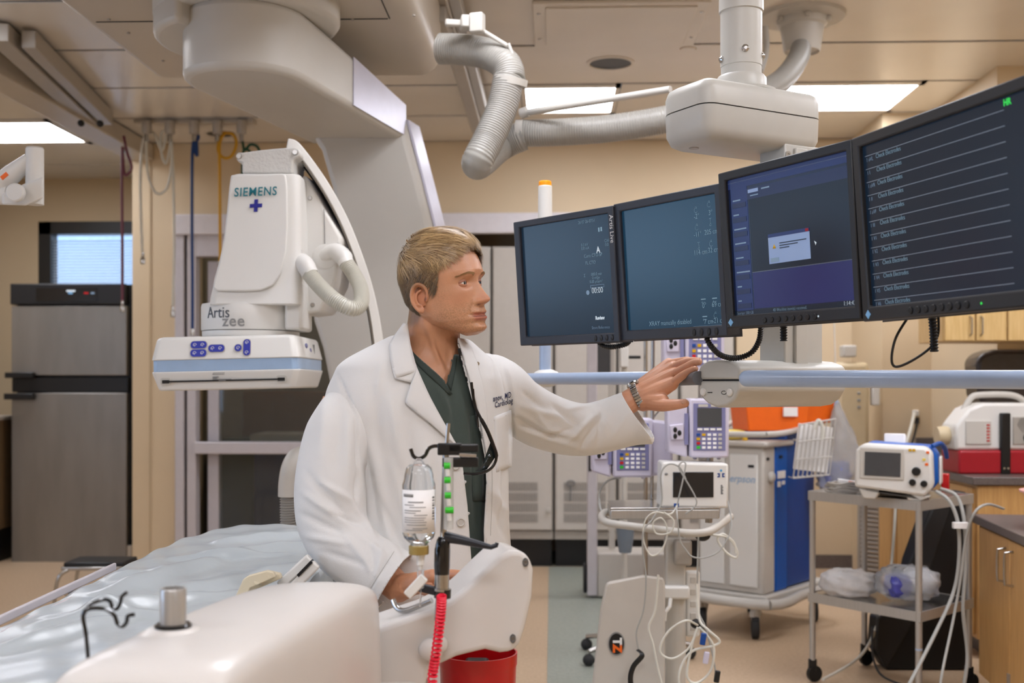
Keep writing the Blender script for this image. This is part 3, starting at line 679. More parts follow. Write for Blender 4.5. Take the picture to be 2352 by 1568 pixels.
# hand rail
rb = [P(1716, 869, 2.575), P(2420, 872, 2.2)]
MB().cyl(rb[0], rb[1], .0190, 24).ball(rb[0], .0188, 20, 12).build('hand_rail', 'bar_blue', bm_, ws=True)
MB().cyl(P(1120, 870, 3.95), P(1560, 868, 3.02), .0185, 24).build('hand_rail', 'bar_blue', bm_, ws=True)
MB().cyl(P(1548, 871, 3.04), P(1606, 868, 2.74), .017, 20).build('rail_joint', mat('dark_grip', '#5f6064', .5), bm_, ws=True)
MB().ball(P(1255, 868, 3.70), (.05, .05, .03), 20, 12).build('beacon_foot', 'white_plastic', bm_, ws=True)
# beacon
q = P(1252, 868, 3.70)
t = thing('signal_beacon', 'white signal post with orange top standing behind leftmost monitor', 'signal light', tuple(q))
zt_ = CH+(HZ-416)/F*3.70; zb_ = zt_-.117
MB().lathe([(.019, q.z), (.019, zb_-.01)], 24, T((q.x, q.y, 0))).build('pole', 'bar_blue', t, ws=True)
MB().lathe([(.0235, zb_-.01), (.0225, zt_-.018), (.021, zt_-.016)], 28, T((q.x, q.y, 0))).build('body', 'white_plastic', t, ws=True)
MB().lathe([(.021, zt_-.016), (.021, zt_-.003), (.018, zt_)], 28, T((q.x, q.y, 0))).build('orange_lens', mat('amber', '#f79a10', .25, emit=.15), t, ws=True)
def monitor(name, label, x0, d0, x1, d1, zb, h, bez, m_b, m_s, tilt=4.4, wx=None, th=.045):
    L_ = math.hypot(x1-x0, d1-d0); a = math.atan2(d1-d0, x1-x0)
    t = thing(name, label, 'monitor', tuple(C(x0, d0, zb)), rot=(math.radians(tilt), 0, PSI+a), group='monitors hanging in a row from the boom')
    L_ = (wx or L_)-.002; bl, br, bb_, bt = bez
    f = MB()
    o = [(0, 0), (L_, 0), (L_, h), (0, h)]; i_ = [(bl, bb_), (L_-br, bb_), (L_-br, h-bt), (bl, h-bt)]
    vs = [(p[0], 0, p[1]) for p in o]+[(p[0], 0, p[1]) for p in i_]+[(p[0], .012, p[1]) for p in i_]+[(p[0], th, p[1]) for p in o]
    fs = []
    for k in range(4):
        n = (k+1) % 4; fs += [(k, n, 4+n, 4+k), (4+k, 4+n, 8+n, 8+k), (n, k, 12+k, 12+n)]
    fs.append((12, 13, 14, 15)); f.add(vs, fs); f.build('bezel', m_b, t, bevel=.003, fix=False, smooth=True)
    B((bl-.002, .009, bb_-.002), (L_-br+.002, .014, h-bt+.002)).build('screen', m_s, t)
    B((.04, th-.001, .04), (L_-.04, th+.045, h-.05)).build('rear_housing', m_b, t, bevel=.012)
    B((L_/2-.06, th+.04, h/2-.06), (L_/2+.06, th+.12, h/2+.06)).build('mount', 'soft_grey', t, bevel=.006)
    sx0, sx1, sz0, sz1 = bl, L_-br, bb_, h-bt
    def S(u, v, off=.0085): return (sx0+(sx1-sx0)*u, off, sz1-(sz1-sz0)*v)
    return t, S, L_, h
def stext(t, S, s, u, v, size, m='scr_text', al='LEFT', sx=.9, bold=-.0002, name='screen_text'):
    text(name, s, size, m, t, S(u, v), align=al, sx=sx, depth=.0001, bold=bold)
def srect(t, S, u0, v0, u1, v1, m, off=.0086, name='screen_area'):
    a, b = S(u0, v1, off), S(u1, v0, off); return B((a[0], off-.0001, a[2]), (b[0], off+.0004, b[2])).build(name, m, t, smooth=False)
def buttons(t, xs, z, r=.007, oval=1, m='black'):
    for x in xs: MB().lathe([(r, 0), (r, .0015), (r*.8, .0025)], 16, T((x, .0, z)) @ Rx(PI/2) @ Matrix.Diagonal((.7 if oval else 1, 1.1 if oval else 1, 1, 1))).build('control_button', m, t)
def icon(t, S, u, v, k, s=.012, m='scr_text'):
    x, y, z = S(u, v); mb = MB(); r = s*.45
    if k == 0: mb.tube([(x+r*math.cos(a), y, z+r*math.sin(a)) for a in [q*PI/6+.9 for q in range(10)]], .00035, 4).tube([(x-s*.2, y, z+s*.55), (x+s*.1, y, z+s*.75), (x+s*.2, y, z+s*.4)], .00035, 4)
    if k == 1: mb.tube([(x, y, z-s*.5), (x, y, z+s*.5)], .00035, 4).tube([(x-s*.3, y, z+s*.5), (x+s*.3, y, z+s*.5)], .00035, 4).tube([(x+r*.5*math.cos(a), y, z-s*.7+r*.5*math.sin(a)) for a in [q*PI/4 for q in range(9)]], .00035, 4)
    if k == 2: mb.tube([(x-s*.6, y, z+s*.2), (x+s*.6, y, z+s*.2)], .0012, 4).tube([(x-s*.5, y, z-s*.4), (x+s*.5, y, z-s*.4)], .0004, 4).tube([(x-s*.3, y, z-s*.2), (x-s*.5, y, z-s*.4), (x-s*.3, y, z-s*.6)], .0004, 4)
    mb.build('screen_icon', m, t, kind='stuff' if False else None)
z0 = 1.463
t1, S1, L1, H1 = monitor('monitor', 'leftmost wall of dark monitor with Artis Live lettering on its frame', .0225, 3.12, .270, 2.822, z0, .339, (.024, .019, .024, .017), 'bezel', 'screen_blue')
t1['label'] = 'leftmost dark monitor, with small lettering down its right frame'
t2, S2, L2, H2 = monitor('monitor', 'second monitor from the left, blue screen reading XRAY manually disabled', .2725, 2.832, .483, 2.530, z0+.002, .341, (.022, .017, .026, .02), 'bezel', 'screen_blue2')
t3, S3, L3, H3 = monitor('monitor', 'third monitor from the left showing a grey warning dialog', .474, 2.50, .662, 2.145, z0+.0175, .341, (.022, .015, .027, .019), 'bezel_dark', 'screen_navy', tilt=4.2)
t4, S4, L4, H4 = monitor('monitor', 'rightmost monitor with rows of flat lines reading Check Electrodes', .664, 2.143, .80, 1.66, z0+.013, .346, (.022, .018, .027, .020), 'bezel_dark', 'screen_dark', tilt=4.2, wx=.52)
text('frame_lettering', 'Artis Live', .019, 'white_ink', t1, (L1-.0125, -.0006, H1-.022), rot=(PI/2, PI/2, 0), depth=.0001, sx=.95)
for s, u, v, z in (('26 07 26-07:51', .66, .05, .0115), ('0.0 kV', .68, .245, .011), ('CARD', .93, .235, .011), ('0.0 mA', .68, .275, .011), ('0.0 W', .935, .268, .011),
                   ('Coro CTO-SP', .705, .345, .0125), ('FL CTO', .715, .405, .0125), ('\u03a3', .69, .51, .011), ('000.0 min', .77, .505, .011), ('0 mGy', .78, .535, .011), ('0.00 \u00b5Gym\u00b2', .75, .567, .011), ('Store Reference', .745, .962, .011)):
    stext(t1, S1, s, u, v, z, 'scr_dim' if s.startswith('Store') else 'scr_text')
stext(t1, S1, 'A', .84, .315, .022, 'scr_white', bold=.0005); stext(t1, S1, '00:00', .765, .655, .021, 'scr_white'); stext(t1, S1, 'Review', .79, .882, .0125, 'scr_white', bold=.0005)
srect(t1, S1, .87, .105, .885, .14, 'scr_text'); srect(t1, S1, .895, .103, .91, .138, 'scr_text')
for a in ((.755, .585, .90, .588), (.755, .607, .90, .61), (.755, .585, .758, .61), (.898, .585, .90, .61)): srect(t1, S1, *a, 'scr_dim', name='bar_outline')
MB().lathe([(.006, 0), (.006, .0006)], 16, T(S1(.725, .645)) @ Rx(PI/2)).build('screen_icon', 'scr_dim', t1)
buttons(t1, [L1-.085+k*.02 for k in range(4)], .012, .007, 1, 'bezel_dark')
for s, u, v in (('-2\u00b0', .765, .165), ('3\u00b0', .91, .155), ('-11\u00b0', .755, .305), ('205 cm', .86, .3), ('114 cm', .745, .445), ('32 cm', .885, .44), ('0\u00b0', .80, .86), ('69 cm', .895, .857), ('7 cm', .81, .985), ('-21 cm', .89, .982)):
    stext(t2, S2, s, u, v, .0165)
for u, v, k in ((.79, .10, 0), (.92, .075, 0), (.79, .235, 0), (.925, .2, 1), (.80, .37, 1), (.92, .375, 0), (.815, .80, 2), (.925, .80, 2), (.82, .935, 2), (.925, .925, 0)): icon(t2, S2, u, v, k)
stext(t2, S2, 'XRAY manually disabled', .235, .975, .0165)
buttons(t2, [L2-.105+k*.024 for k in range(4)], .0125, .008, 1, 'bezel_dark')
srect(t2, S2, .70, .998, 1.0, 1.0, 'scr_dim')
# third monitor user interface
srect(t3, S3, 0, 0, 1, .07, 'ui_panel', name='title_bar'); srect(t3, S3, .02, .07, .17, .97, 'ui_panel', name='side_panel'); srect(t3, S3, .17, .09, 1, .17, 'ui_panel2', name='tool_bar')
srect(t3, S3, .18, .17, 1, .70, 'ui_dark', name='image_area'); srect(t3, S3, .18, .70, 1, .96, 'ui_purple', name='lower_area'); srect(t3, S3, 0, .965, 1, 1, 'ui_dark', name='status_bar')
srect(t3, S3, .18, .695, 1, .70, 'ui_line'); srect(t3, S3, .0, .025, 1, .028, 'ui_line'); srect(t3, S3, .18, .10, .27, .125, 'ui_dialog', off=.008, name='tab')
for k, s in enumerate(('Patient', 'Tools', 'Series List', 'Save Curve', 'Viewing', 'Work Offline', 'Tool', 'Fun')):
    srect(t3, S3, .04, .155+.105*k, .04+.010*len(s), .165+.105*k, 'scr_dim', off=.0076, name='menu_line'); srect(t3, S3, .03, .18+.105*k, .155, .215+.105*k, 'ui_panel2', off=.0078, name='menu_box')
srect(t3, S3, .30, .107, .37, .117, 'scr_dim', off=.0076, name='menu_line'); srect(t3, S3, .20, .142, .27, .15, 'scr_dim', off=.0076, name='menu_line')
srect(t3, S3, .335, .47, .675, .655, 'ui_dialog', off=.0078, name='dialog_box'); srect(t3, S3, .335, .445, .675, .47, 'ui_panel', off=.0077, name='dialog_title')
stext(t3, S3, 'Warning', .345, .465, .0085, 'scr_white'); srect(t3, S3, .645, .448, .67, .467, 'red_dark', off=.0072, name='close_button')
for k, w_ in enumerate((.22, .15, .08)): srect(t3, S3, .43, .515+.017*k, .43+w_, .521+.017*k, 'ui_dark', off=.0070, name='dialog_line')
srect(t3, S3, .35, .615, .42, .645, 'scr_dim', off=.007, name='dialog_button'); MB().add([(-.005, 0, 0), (.005, 0, 0), (0, 0, .009)], [(0, 1, 2)], T(Vector(S3(.385, .55))+Vector((0, -.0013, 0)))).build('warning_icon', 'yellow', t3, solid=.0004)
stext(t3, S3, '1:14:42 P', .90, .992, .0125, 'scr_white'); stext(t3, S3, 'Storage: 500 GB', .02, .995, .009, 'scr_dim'); stext(t3, S3, '40 Worklist item(s) received.', .34, .992, .0095, 'scr_text')
MB().add([(0, 0, 0), (.006, 0, -.004), (.003, 0, -.009)], [(0, 1, 2)], T(S3(.71, .54, .0076))).build('mouse_pointer', 'scr_white', t3, solid=.0004)
buttons(t3, [L3*.32+k*.0215 for k in range(8)], .0125, .0062, 0, 'black')
MB().bb((-.006, -.001, -.006), (.006, .001, .006), T((.016, .0, .013)) @ Ry(PI/4)).build('corner_logo', mat('logo_blue', '#7fb4e0', .4), t3)
MB().lathe([(.002, 0), (.002, .001)], 8, T((L3*.72, 0, .0125)) @ Rx(PI/2)).build('power_light', 'scr_white', t3)
lab = ['aVL', 'I', 'aVR', 'II', 'aVF', 'III', 'V1', 'V2', 'V3', 'V4', 'V5', 'V6']
for k in range(12):
    v = .065+.0815*k
    a, b = S4(.015, v, .0085), S4(.80, v, .0085)
    B((a[0], .0083, a[2]-.0004), (b[0], .0087, a[2]+.0004)).build('trace_line', 'ui_line', t4, smooth=False)
    stext(t4, S4, '1 '+lab[k], .022, v+.036, .0105, 'scr_dim'); stext(t4, S4, 'Check Electrodes', .085, v+.032, .0118, 'scr_text')
stext(t4, S4, 'HR', .80, .045, .014, 'green_ink', bold=.0005); stext(t4, S4, '- - -', .92, .06, .02, 'green_ink', bold=.001)
MB().bb((-.006, -.001, -.006), (.006, .001, .006), T((.02, .0, .013)) @ Ry(PI/4)).build('corner_logo', 'logo_blue', t4)
buttons(t4, [L4*.29+k*.0215 for k in range(8)], .0125, .0066, 0, 'black')
MB().lathe([(.002, 0), (.002, .001)], 8, T((L4*.65, 0, .0125)) @ Rx(PI/2)).build('power_light', 'green_ink', t4)
# cables under the monitors
def cab(t, pts, r, m='black', name='cable', rib=0):
    w_ = [P(*p) for p in pts]
    return (corrug(w_, r, r*.12, .006, 12) if rib else MB().tube(smooth_pts(w_, 6), r, 8)).build(name, m, t, ws=True)
cab(t1, [(1365, 775, 2.97), (1385, 793, 2.97), (1410, 796, 2.95), (1440, 788, 2.93), (1450, 770, 2.9)], .0065, rib=1)
cab(t2, [(1620, 765, 2.62), (1630, 790, 2.62), (1655, 815, 2.64), (1690, 822, 2.66), (1725, 810, 2.66), (1744, 780, 2.64), (1748, 740, 2.62)], .0062, rib=1)
cab(t3, [(1800, 742, 2.5), (1800, 760, 2.5), (1800, 783, 2.5)], .0075, rib=1)
cab(t4, [(2140, 715, 2.15), (2144, 760, 2.15), (2146, 808, 2.15)], .0075, rib=1)
cab(t4, [(2090, 722, 2.15), (2058, 775, 2.15), (2048, 825, 2.15), (2060, 842, 2.15), (2100, 825, 2.15), (2140, 795, 2.15), (2155, 765, 2.15), (2155, 720, 2.15)], .0026)
# ================================================================== PATIENT TABLE AND FOREGROUND DEVICES
mat('drape', '#b0b7ba', .26, bump=.45, bscale=14, noise=.05, nscale=8)
mat('cream', '#d8ccb0', .45); mat('device_white', '#d4cfc9', .26, noise=.02, nscale=4)
tb = thing('patient_table', 'narrow patient table covered by a pale blue plastic sheet, front left', 'table', tuple(C(-.68, 2.6, 0)))
TM = Rz(PSI)
def foldsum(x, y):
    h = 0
    for (ax, ay, bx, by, w_, a) in ((-.86, 2.0, -.55, 2.35, .022, .010), (-.80, 1.95, -.60, 2.6, .03, .008), (-.85, 2.3, -.7, 2.75, .03, .012), (-.75, 2.75, -.5, 3.0, .03, .010), (-.84, 2.75, -.55, 2.82, .02, .007),
                                    (-.88, 2.1, -.6, 2.12, .015, .007), (-.85, 1.8, -.7, 2.1, .02, .01), (-.8, 3.0, -.55, 3.15, .03, .01), (-.7, 2.2, -.5, 2.7, .03, .008), (-.9, 2.5, -.78, 2.55, .02, .008)):
        dx, dy = bx-ax, by-ay; L2 = dx*dx+dy*dy; t = max(0, min(1, ((x-ax)*dx+(y-ay)*dy)/L2)); e = math.hypot(x-ax-dx*t, y-ay-dy*t)
        h += a*math.exp(-(e/w_)**2)*(math.sin(PI*min(1, max(0, t)))**.5 if 0 < t < 1 else 0)
    return h
def tabx(v):   # half width along the length v (camera depth)
    return .235*(1-max(0, (v-2.85)/.62)**3*.75)
def sheet(u, v):
    d = lerp(1.35, 3.45, v); hw = tabx(d); cxx = -.675+.02*max(0, d-2.8)
    s = u*2-1
    hw -= (.10 if s > 0 else 0)*max(0, min(1, (2.4-d)/.4)); e = min(1, abs(s)/.78); xx = cxx+hw*(1 if s > 0 else -1)*(e if abs(s) <= .78 else 1+.02*(abs(s)-.78)/.22)
    z = .925+.012*max(0, d-2.2)
    if abs(s) > .78: z -= ((abs(s)-.78)/.22)**.8*.10*(1+.25*math.sin(d*23)+.15*math.sin(d*51))
    z += foldsum(xx, d)*1.9+.003*math.sin(d*31+xx*17)*math.sin(xx*41-d*5)
    if v > .96: z -= ((v-.96)/.04)**1.5*.09
    return tuple(C(xx, d, z))
MB().grid(sheet, 90, 220).build('plastic_sheet', 'drape', tb, ws=True, angle=80, solid=.002)
MB().rings([[C(-.675-.21, d, .80), C(-.675+.10, d, .80), C(-.675+.10, d, .905), C(-.675-.21, d, .905)] for d in (1.4, 2.9)]).build('table_top', 'cream', tb, ws=True, bevel=.01)
MB().rings([[C(-.675-.12, d, .84), C(-.675+.12, d, .84), C(-.675+.12, d, .905), C(-.675-.12, d, .905)] for d in (2.9, 3.3)]).build('head_end', 'cream', tb, ws=True, bevel=.01)
MB().bb((-.16, -.3, .45), (.16, .3, .80), T(C(-.675, 2.1, 0)) @ TM).build('column', 'device_white', tb, ws=True, bevel=.03)
MB().bb((-.26, -.55, .0), (.26, .55, .10), T(C(-.675, 2.1, 0)) @ TM).build('floor_plate', 'device_white', tb, ws=True, bevel=.02)
MB().bb((-.2, -.25, .1), (.2, .25, .45), T(C(-.675, 2.1, 0)) @ TM).build('column_shroud', 'device_white', tb, ws=True, bevel=.03)
# accessory rail on the far left side
r0, r1 = P(-40, 1462, 1.98), P(268, 1332, 2.66)
for off, z0_, z1_, w_ in ((0, .004, .022, .008), (.018, -.012, .002, .012), (.034, -.002, .010, .006)):
    a = math.atan2(-(r1-r0).dot(RT), (r1-r0).dot(FW)); L_ = (r1-r0).length
    MB().bb((-w_, 0, z0_), (0, L_, z1_), T(r0+RT*off) @ Rz(PSI+a)).build('side_rail', 'alu', tb, ws=True, bevel=.003)
a_ = P(60, 1468, 2.1)
MB().bb((-.03, -.25, -.02), (.03, .12, .012), T(a_) @ Rz(PSI+.22)).build('rail_pad', 'cream', tb, ws=True, bevel=.004)
MB().ball(P(158, 1358, 2.42), .012, 10, 8).build('rail_knob', 'steel', tb, ws=True)
# cream clamp wedge on the sheet
t = thing('arm_board_clamp', 'small cream plastic wedge clamp lying on the pale blue sheet', 'clamp', tuple(P(585, 1372, 2.28)))
for k, dd in enumerate((0, .035)):
    pp = [(537, 1377), (558, 1330), (570, 1322), (612, 1311), (628, 1314), (633, 1325), (575, 1350), (560, 1378)]
    m = MB(); n = 8; vs = [P(x+k*14, y+k*3, 2.25+dd) for x, y in pp]
    m.add(vs+[q+FW*.016 for q in vs], [tuple(range(n)), tuple(range(n, 2*n))[::-1]]+[(i, (i+1) % n, n+(i+1) % n, n+i) for i in range(n)]).build('cheek', 'cream', t, ws=True, bevel=.002)
MB().cyl(P(590, 1335, 2.25), P(600, 1338, 2.30), .006, 10).cyl(P(620, 1322, 2.25), P(628, 1322, 2.30), .005, 10).build('pin', 'cream', t, ws=True)
# rail bracket near the doctor's coat
t = thing('rail_bracket', 'white metal rail bracket with black slots beside the coat hem', 'bracket', tuple(P(690, 1330, 2.3)))
MB().bb((-.035, -.010, -.010), (.05, .010, .010), T(P(672, 1318, 2.32)) @ Rz(PSI) @ Ry(-.75)).build('upper_bar', 'white_plastic', t, ws=True, bevel=.004)
MB().bb((-.03, -.008, -.010), (.035, .008, .010), T(P(700, 1322, 2.29)) @ Rz(PSI) @ Ry(-.8)).build('lower_bar', 'white_plastic', t, ws=True, bevel=.004)
MB().bb((-.01, -.012, -.003), (.03, .012, .003), T(P(694, 1312, 2.29)) @ Rz(PSI) @ Ry(-.8)).build('slot', 'black', t, ws=True)
MB().bb((-.05, -.03, -.07), (.05, .03, -.0), T(P(735, 1352, 2.32)) @ Rz(PSI)).build('clamp_block', 'grey_metal', t, ws=True, bevel=.008)
# large white device cover in front
ic = thing('injector_console', 'large white rounded device cover in the near left foreground', 'medical device', tuple(C(-.38, 1.6, 0)))
def section(t):      # cross section rings along the axis
    d = lerp(1.30, 1.90, t); cxx = lerp(-.425, -.298, t); w_ = lerp(.105, .095, t)
    return d, cxx, w_
rs = []
for k, t in enumerate([-.045, -.04, -.02, .03, .2, .4, .6, .75, .87, .95, 1.0, 1.02]):
    d, cxx, w_ = section(t); zt = 1.040+.006*math.sin(max(0, t)*PI)
    end = max(0, t-.7)/.32; zt -= .03*end**4; w_ = w_*(1-.28*end**3)
    if t < 0: zt -= (-t)*.55; w_ *= 1+t*1.2
    pr = [(-w_*.7, .70), (-w_*.95, .9), (-w_*1.03, zt-.05), (-w_*.98, zt-.018), (-w_*.88, zt-.005), (-w_*.6, zt), (0, zt+.003), (w_*.6, zt), (w_*.86, zt-.006), (w_*.99, zt-.016), (w_*1.03, zt-.04), (w_*1.07, zt-.14), (w_*1.1, .70)]
    rs.append([C(cxx+a, d, z) for a, z in pr])
MB().rings(rs).build('cover', 'device_white', ic, ws=True, angle=80, subs=1)
MB().lathe([(.06, 0), (.055, .55), (.07, .72)], 24, T(C(-.38, 1.55, .03))).build('pedestal', 'device_white', ic, ws=True)
MB().lathe([(.2, 0), (.2, .03), (.15, .05)], 32, T(C(-.38, 1.55, 0))).build('floor_base', 'device_white', ic, ws=True)
q = PZ(398, 1454, 1.040)
MB().lathe([(.060, -.02), (.045, .000), (.030, .008)], 32, T(q)).build('post_boss', 'device_white', ic, ws=True, angle=80)
MB().lathe([(.0235, .005), (.0235, .011), (.021, .013), (.019, .011)], 32, T(q)).build('post_ring', 'black_gloss', ic, ws=True)
MB().lathe([(.0165, .005), (.0165, .055), (.015, .058), (.0125, .058), (.0125, .03)], 32, T(q), cap=False).build('steel_post', 'steel_brushed', ic, ws=True)
wb = [P(203, 1520, 1.40), P(198, 1460, 1.40), P(191, 1412, 1.40), P(205, 1398, 1.40), P(240, 1398, 1.40), P(262, 1412, 1.40), P(270, 1432, 1.40), P(282, 1438, 1.40), P(291, 1428, 1.40), P(294, 1414, 1.40), P(309, 1411, 1.40)]
MB().tube(smooth_pts(wb, 6), .0026, 10).build('wire_hook', 'black_gloss', ic, ws=True)
wb = [P(192, 1412, 1.40), P(205, 1390, 1.42), P(235, 1377, 1.44), P(252, 1380, 1.45), P(258, 1394, 1.45), P(268, 1398, 1.45), P(276, 1386, 1.45), P(280, 1370, 1.45), P(292, 1360, 1.45)]
MB().tube(smooth_pts(wb, 6), .0024, 10).build('wire_hook', 'black_gloss', ic, ws=True)
# white hinged arm in front of the doctor
ha = thing('support_bracket', 'white rounded hinge arm in front of the doctor carrying the pole', 'medical device', tuple(C(-.1, 1.95, 0)))
ap = [(850, 1448), (920, 1424), (985, 1402), (1035, 1378), (1075, 1345), (1110, 1310), (1145, 1278), (1172, 1264), (1198, 1264), (1218, 1280), (1227, 1308), (1224, 1370), (1208, 1440), (1196, 1478), (1180, 1496), (1150, 1500), (1116, 1492), (1090, 1498), (1050, 1508), (1020, 1522), (1000, 1530), (985, 1545), (975, 1600), (940, 1650), (850, 1650)]
m = MB(); n = len(ap); vs = [P(x, y, 1.95) for x, y in ap]
m.add(vs+[q+FW*.11-RT*.03 for q in vs], [tuple(range(n)), tuple(range(n, 2*n))[::-1]]+[(i, (i+1) % n, n+(i+1) % n, n+i) for i in range(n)])
m.build('arm_body', 'device_white', ha, ws=True, bevel=.018, seg=4)
for x, y in ((1213, 1291), (1184, 1466)):
    MB().lathe([(.0075, .001), (.0075, -.002), (.005, -.002), (.005, .006)], 16, T(P(x-6, y, 1.948)) @ Rz(PSI) @ Rx(PI/2) @ Matrix.Diagonal((.7, 1, 1, 1)), cap=False).build('bolt_hole', 'grey_ink', ha, ws=True)
MB().ball(P(990, 1492, 1.94), (.022, .014, .02), 16, 10).ball(P(1010, 1480, 1.94), (.014, .012, .016), 16, 10).build('side_knob', 'device_white', ha, ws=True)
MB().bb((-.12, -.03, -.6), (.03, .06, -.1), T(C(-.18, 1.97, .95))).build('lower_mount', 'device_white', ha, ws=True, bevel=.02)
MB().bb((-.2, -.16, 0), (.1, .2, .05), T(C(-.18, 1.97, 0))).bb((-.08, -.02, 0), (0, .05, .5), T(C(-.18, 1.97, 0))).build('floor_mount', 'device_white', ha, ws=True, bevel=.01)


MB().tube(smooth_pts([P(903, 1378, 2.0), P(912, 1396, 1.99), P(930, 1402, 1.98), P(965, 1390, 1.97), P(992, 1378, 1.96)], 6), .005, 12).build('chrome_handle', 'steel', ha, ws=True)
# infusion pole
ip = thing('infusion_pole', 'slim steel pole with black hooks and green-tabbed line holder before the coat', 'IV pole', tuple(P(1012, 1410, 1.92)))
PL = lambda x, y, d=1.9: P(x, y, d)
MB().cyl(PL(1010, 1425), PL(1014, 1370), .0095, 20).cyl(PL(1014, 1372), PL(1015, 1318), .0125, 20).build('lower_tube', 'steel', ip, ws=True)
MB().cyl(PL(1016, 1372), PL(1017, 1352), .0145, 20).build('collar', 'black_gloss', ip, ws=True)
MB().cyl(PL(1014.5, 1356), PL(1015, 1350), .015, 20).build('steel_ring', 'steel', ip, ws=True)
MB().tube([PL(1015, 1318), PL(1015, 1300), PL(1016, 1262), PL(1018, 1240), PL(1018, 1232)], [.0125, .0135, .0135, .011, .008], 20).build('black_sleeve', 'black_gloss', ip, ws=True)
MB().cyl(PL(1018, 1235), PL(1024, 1040), .0055, 16).cyl(PL(1024, 1045), PL(1030, 972), .0032, 14).build('upper_rod', 'steel', ip, ws=True)
MB().bb((-.018, -.008, -.010), (.022, .008, .010), T(PL(1030, 1031, 1.895)) @ Rz(PSI)).bb((.0, -.008, -.005), (.05, .008, .008), T(PL(1030, 1031, 1.895)) @ Rz(PSI)).build('hook_clamp', 'black', ip, ws=True, bevel=.002)
MB().bb((-.01, -.008, -.030), (.05, .008, -.014), T(PL(1030, 1031, 1.895)) @ Rz(PSI)).build('clamp_jaw', 'black', ip, ws=True, bevel=.002)
MB().cyl(PL(1055, 1044, 1.885), PL(1094, 1046, 1.885), .0035, 10).build('jaw_screw', 'steel', ip, ws=True)
MB().tube(smooth_pts([PL(1022, 1026), PL(1000, 1024), PL(985, 1030), PL(976, 1046), PL(962, 1053), PL(950, 1048), PL(945, 1036), PL(943, 1030)], 6), .0032, 10).build('hook', 'black_gloss', ip, ws=True)
MB().tube([PL(1020, 1232), PL(1060, 1240), PL(1110, 1252), PL(1128, 1256), PL(1140, 1252), PL(1142, 1246)], [.010, .008, .0055, .0045, .004, .003], 12).build('side_hook', mat('slate', '#23262e', .35), ip, ws=True)
MB().bb((-.045, -.006, -.008), (.0, .006, .006), T(PL(1010, 1358)) @ Rz(PSI) @ Ry(.25)).build('small_arm', 'slate', ip, ws=True, bevel=.002)
ma = MB().tube([PL(1030, 1050, 1.888), PL(1030, 1215, 1.888)], .0085, 12)
ma.build('line_holder', mat('clear_strip', '#e8e8e4', .2, trans=.5), ip, ws=True)
for i, y in enumerate((1069, 1102, 1137, 1171)):
    MB().cyl(PL(1020+i, y, 1.882), PL(1034+i+(5 if i == 3 else 0), y, 1.882), .0055, 12).build('green_tab', 'green', ip, ws=True)
    MB().cyl(PL(1028+i, y+8, 1.882), PL(1029+i, y+24, 1.882), .004, 10).build('port', 'white_plastic', ip, ws=True)
# saline bottle
bt = thing('infusion_bottle', 'clear infusion bottle with printed label hanging upside down at the pole', 'bottle', tuple(P(962, 1250, 1.87)))
o_ = P(962, 1250, 1.87); s_ = 1.87/F
pr = [(8, 186), (20, 184), (29, 176), (33, 160), (34, 150), (38, 138), (38, 28), (34, 16), (22, 4), (19, -4)]
MB().lathe([(r*s_, z*s_) for r, z in reversed(pr)], 32, T(o_)).build('bottle_body', mat('bottle_glass', '#f4f8fa', .05, trans=.92, ior=1.25), bt, ws=True)
MB().lathe([(r*s_*.93, z*s_) for r, z in ((19, -3), (22, 5), (33, 18), (37, 30), (37, 122))], 32, T(o_)).build('saline', mat('fluid', '#ffffff', .0, trans=1, ior=1.33), bt, ws=True)
m = MB()
m.rings([[o_+(RT*math.sin(a)-FW*math.cos(a))*(38.4*s_)+Vector((0, 0, z*s_)) for a in np.linspace(-1.25, 1.35, 20)] for z in (30, 128)], closed=False)
m.build('label', 'paper', bt, ws=True, solid=.0003, angle=80)
for z, h_, a0, a1 in ((112, 7, -1.0, -.25), (99, 3, -.6, .35), (93, 2, -.9, -.2), (88, 2, -.5, .5), (80, 2.5, -.9, .2), (75, 2, -.9, -.1), (70, 2, -.2, .6), (64, 2, -.9, .5), (59, 2, -.9, .4), (54, 2, -.9, .55), (48, 2, -.7, .5), (40, 2, -.3, .6), (36, 2, -.8, .3)):
    MB().rings([[o_+(RT*math.sin(a)-FW*math.cos(a))*(38.8*s_)+Vector((0, 0, zz_*s_)) for a in np.linspace(a0, a1, 8)] for zz_ in (z, z+h_)], closed=False).build('printed_line', 'grey_ink', bt, ws=True, solid=.0002)
for k in range(9): MB().rings([[o_+(RT*math.sin(a)-FW*math.cos(a))*(38.9*s_)+Vector((0, 0, (z)*s_)) for a in (1.0, 1.2)] for z in (60+k*6, 62+k*6+(k % 3))], closed=False).build('bar_code_line', 'black_ink', bt, ws=True, solid=.0003)
MB().lathe([(22*s_, -22*s_), (23*s_, -20*s_), (23*s_, -3*s_), (20*s_, -1*s_)], 28, T(o_)).build('cap', mat('cap_gold', '#a08a4e', .4, metal=.3), bt, ws=True)
MB().lathe([(4*s_, -58*s_), (6*s_, -48*s_), (9*s_, -46*s_), (9*s_, -30*s_), (12*s_, -22*s_)], 16, T(o_+RT*4*s_)).build('spike', 'white_plastic', bt, ws=True)
MB().lathe([(7*s_, -100*s_), (8*s_, -96*s_), (8*s_, -58*s_)], 14, T(o_+RT*4*s_)).build('drip_chamber', 'clear_plastic', bt, ws=True)
MB().tube([P(966, 1350, 1.87), P(966, 1375, 1.87), P(965, 1392, 1.88)], .0014, 8).build('drip_line', 'clear_plastic', bt, ws=True)
MB().bb((-.008, -.006, -.021), (.008, .006, .021), T(P(955, 1346, 1.86)) @ Rz(PSI) @ Ry(.75)).build('roller_clamp', 'white_plastic', bt, ws=True, bevel=.002)
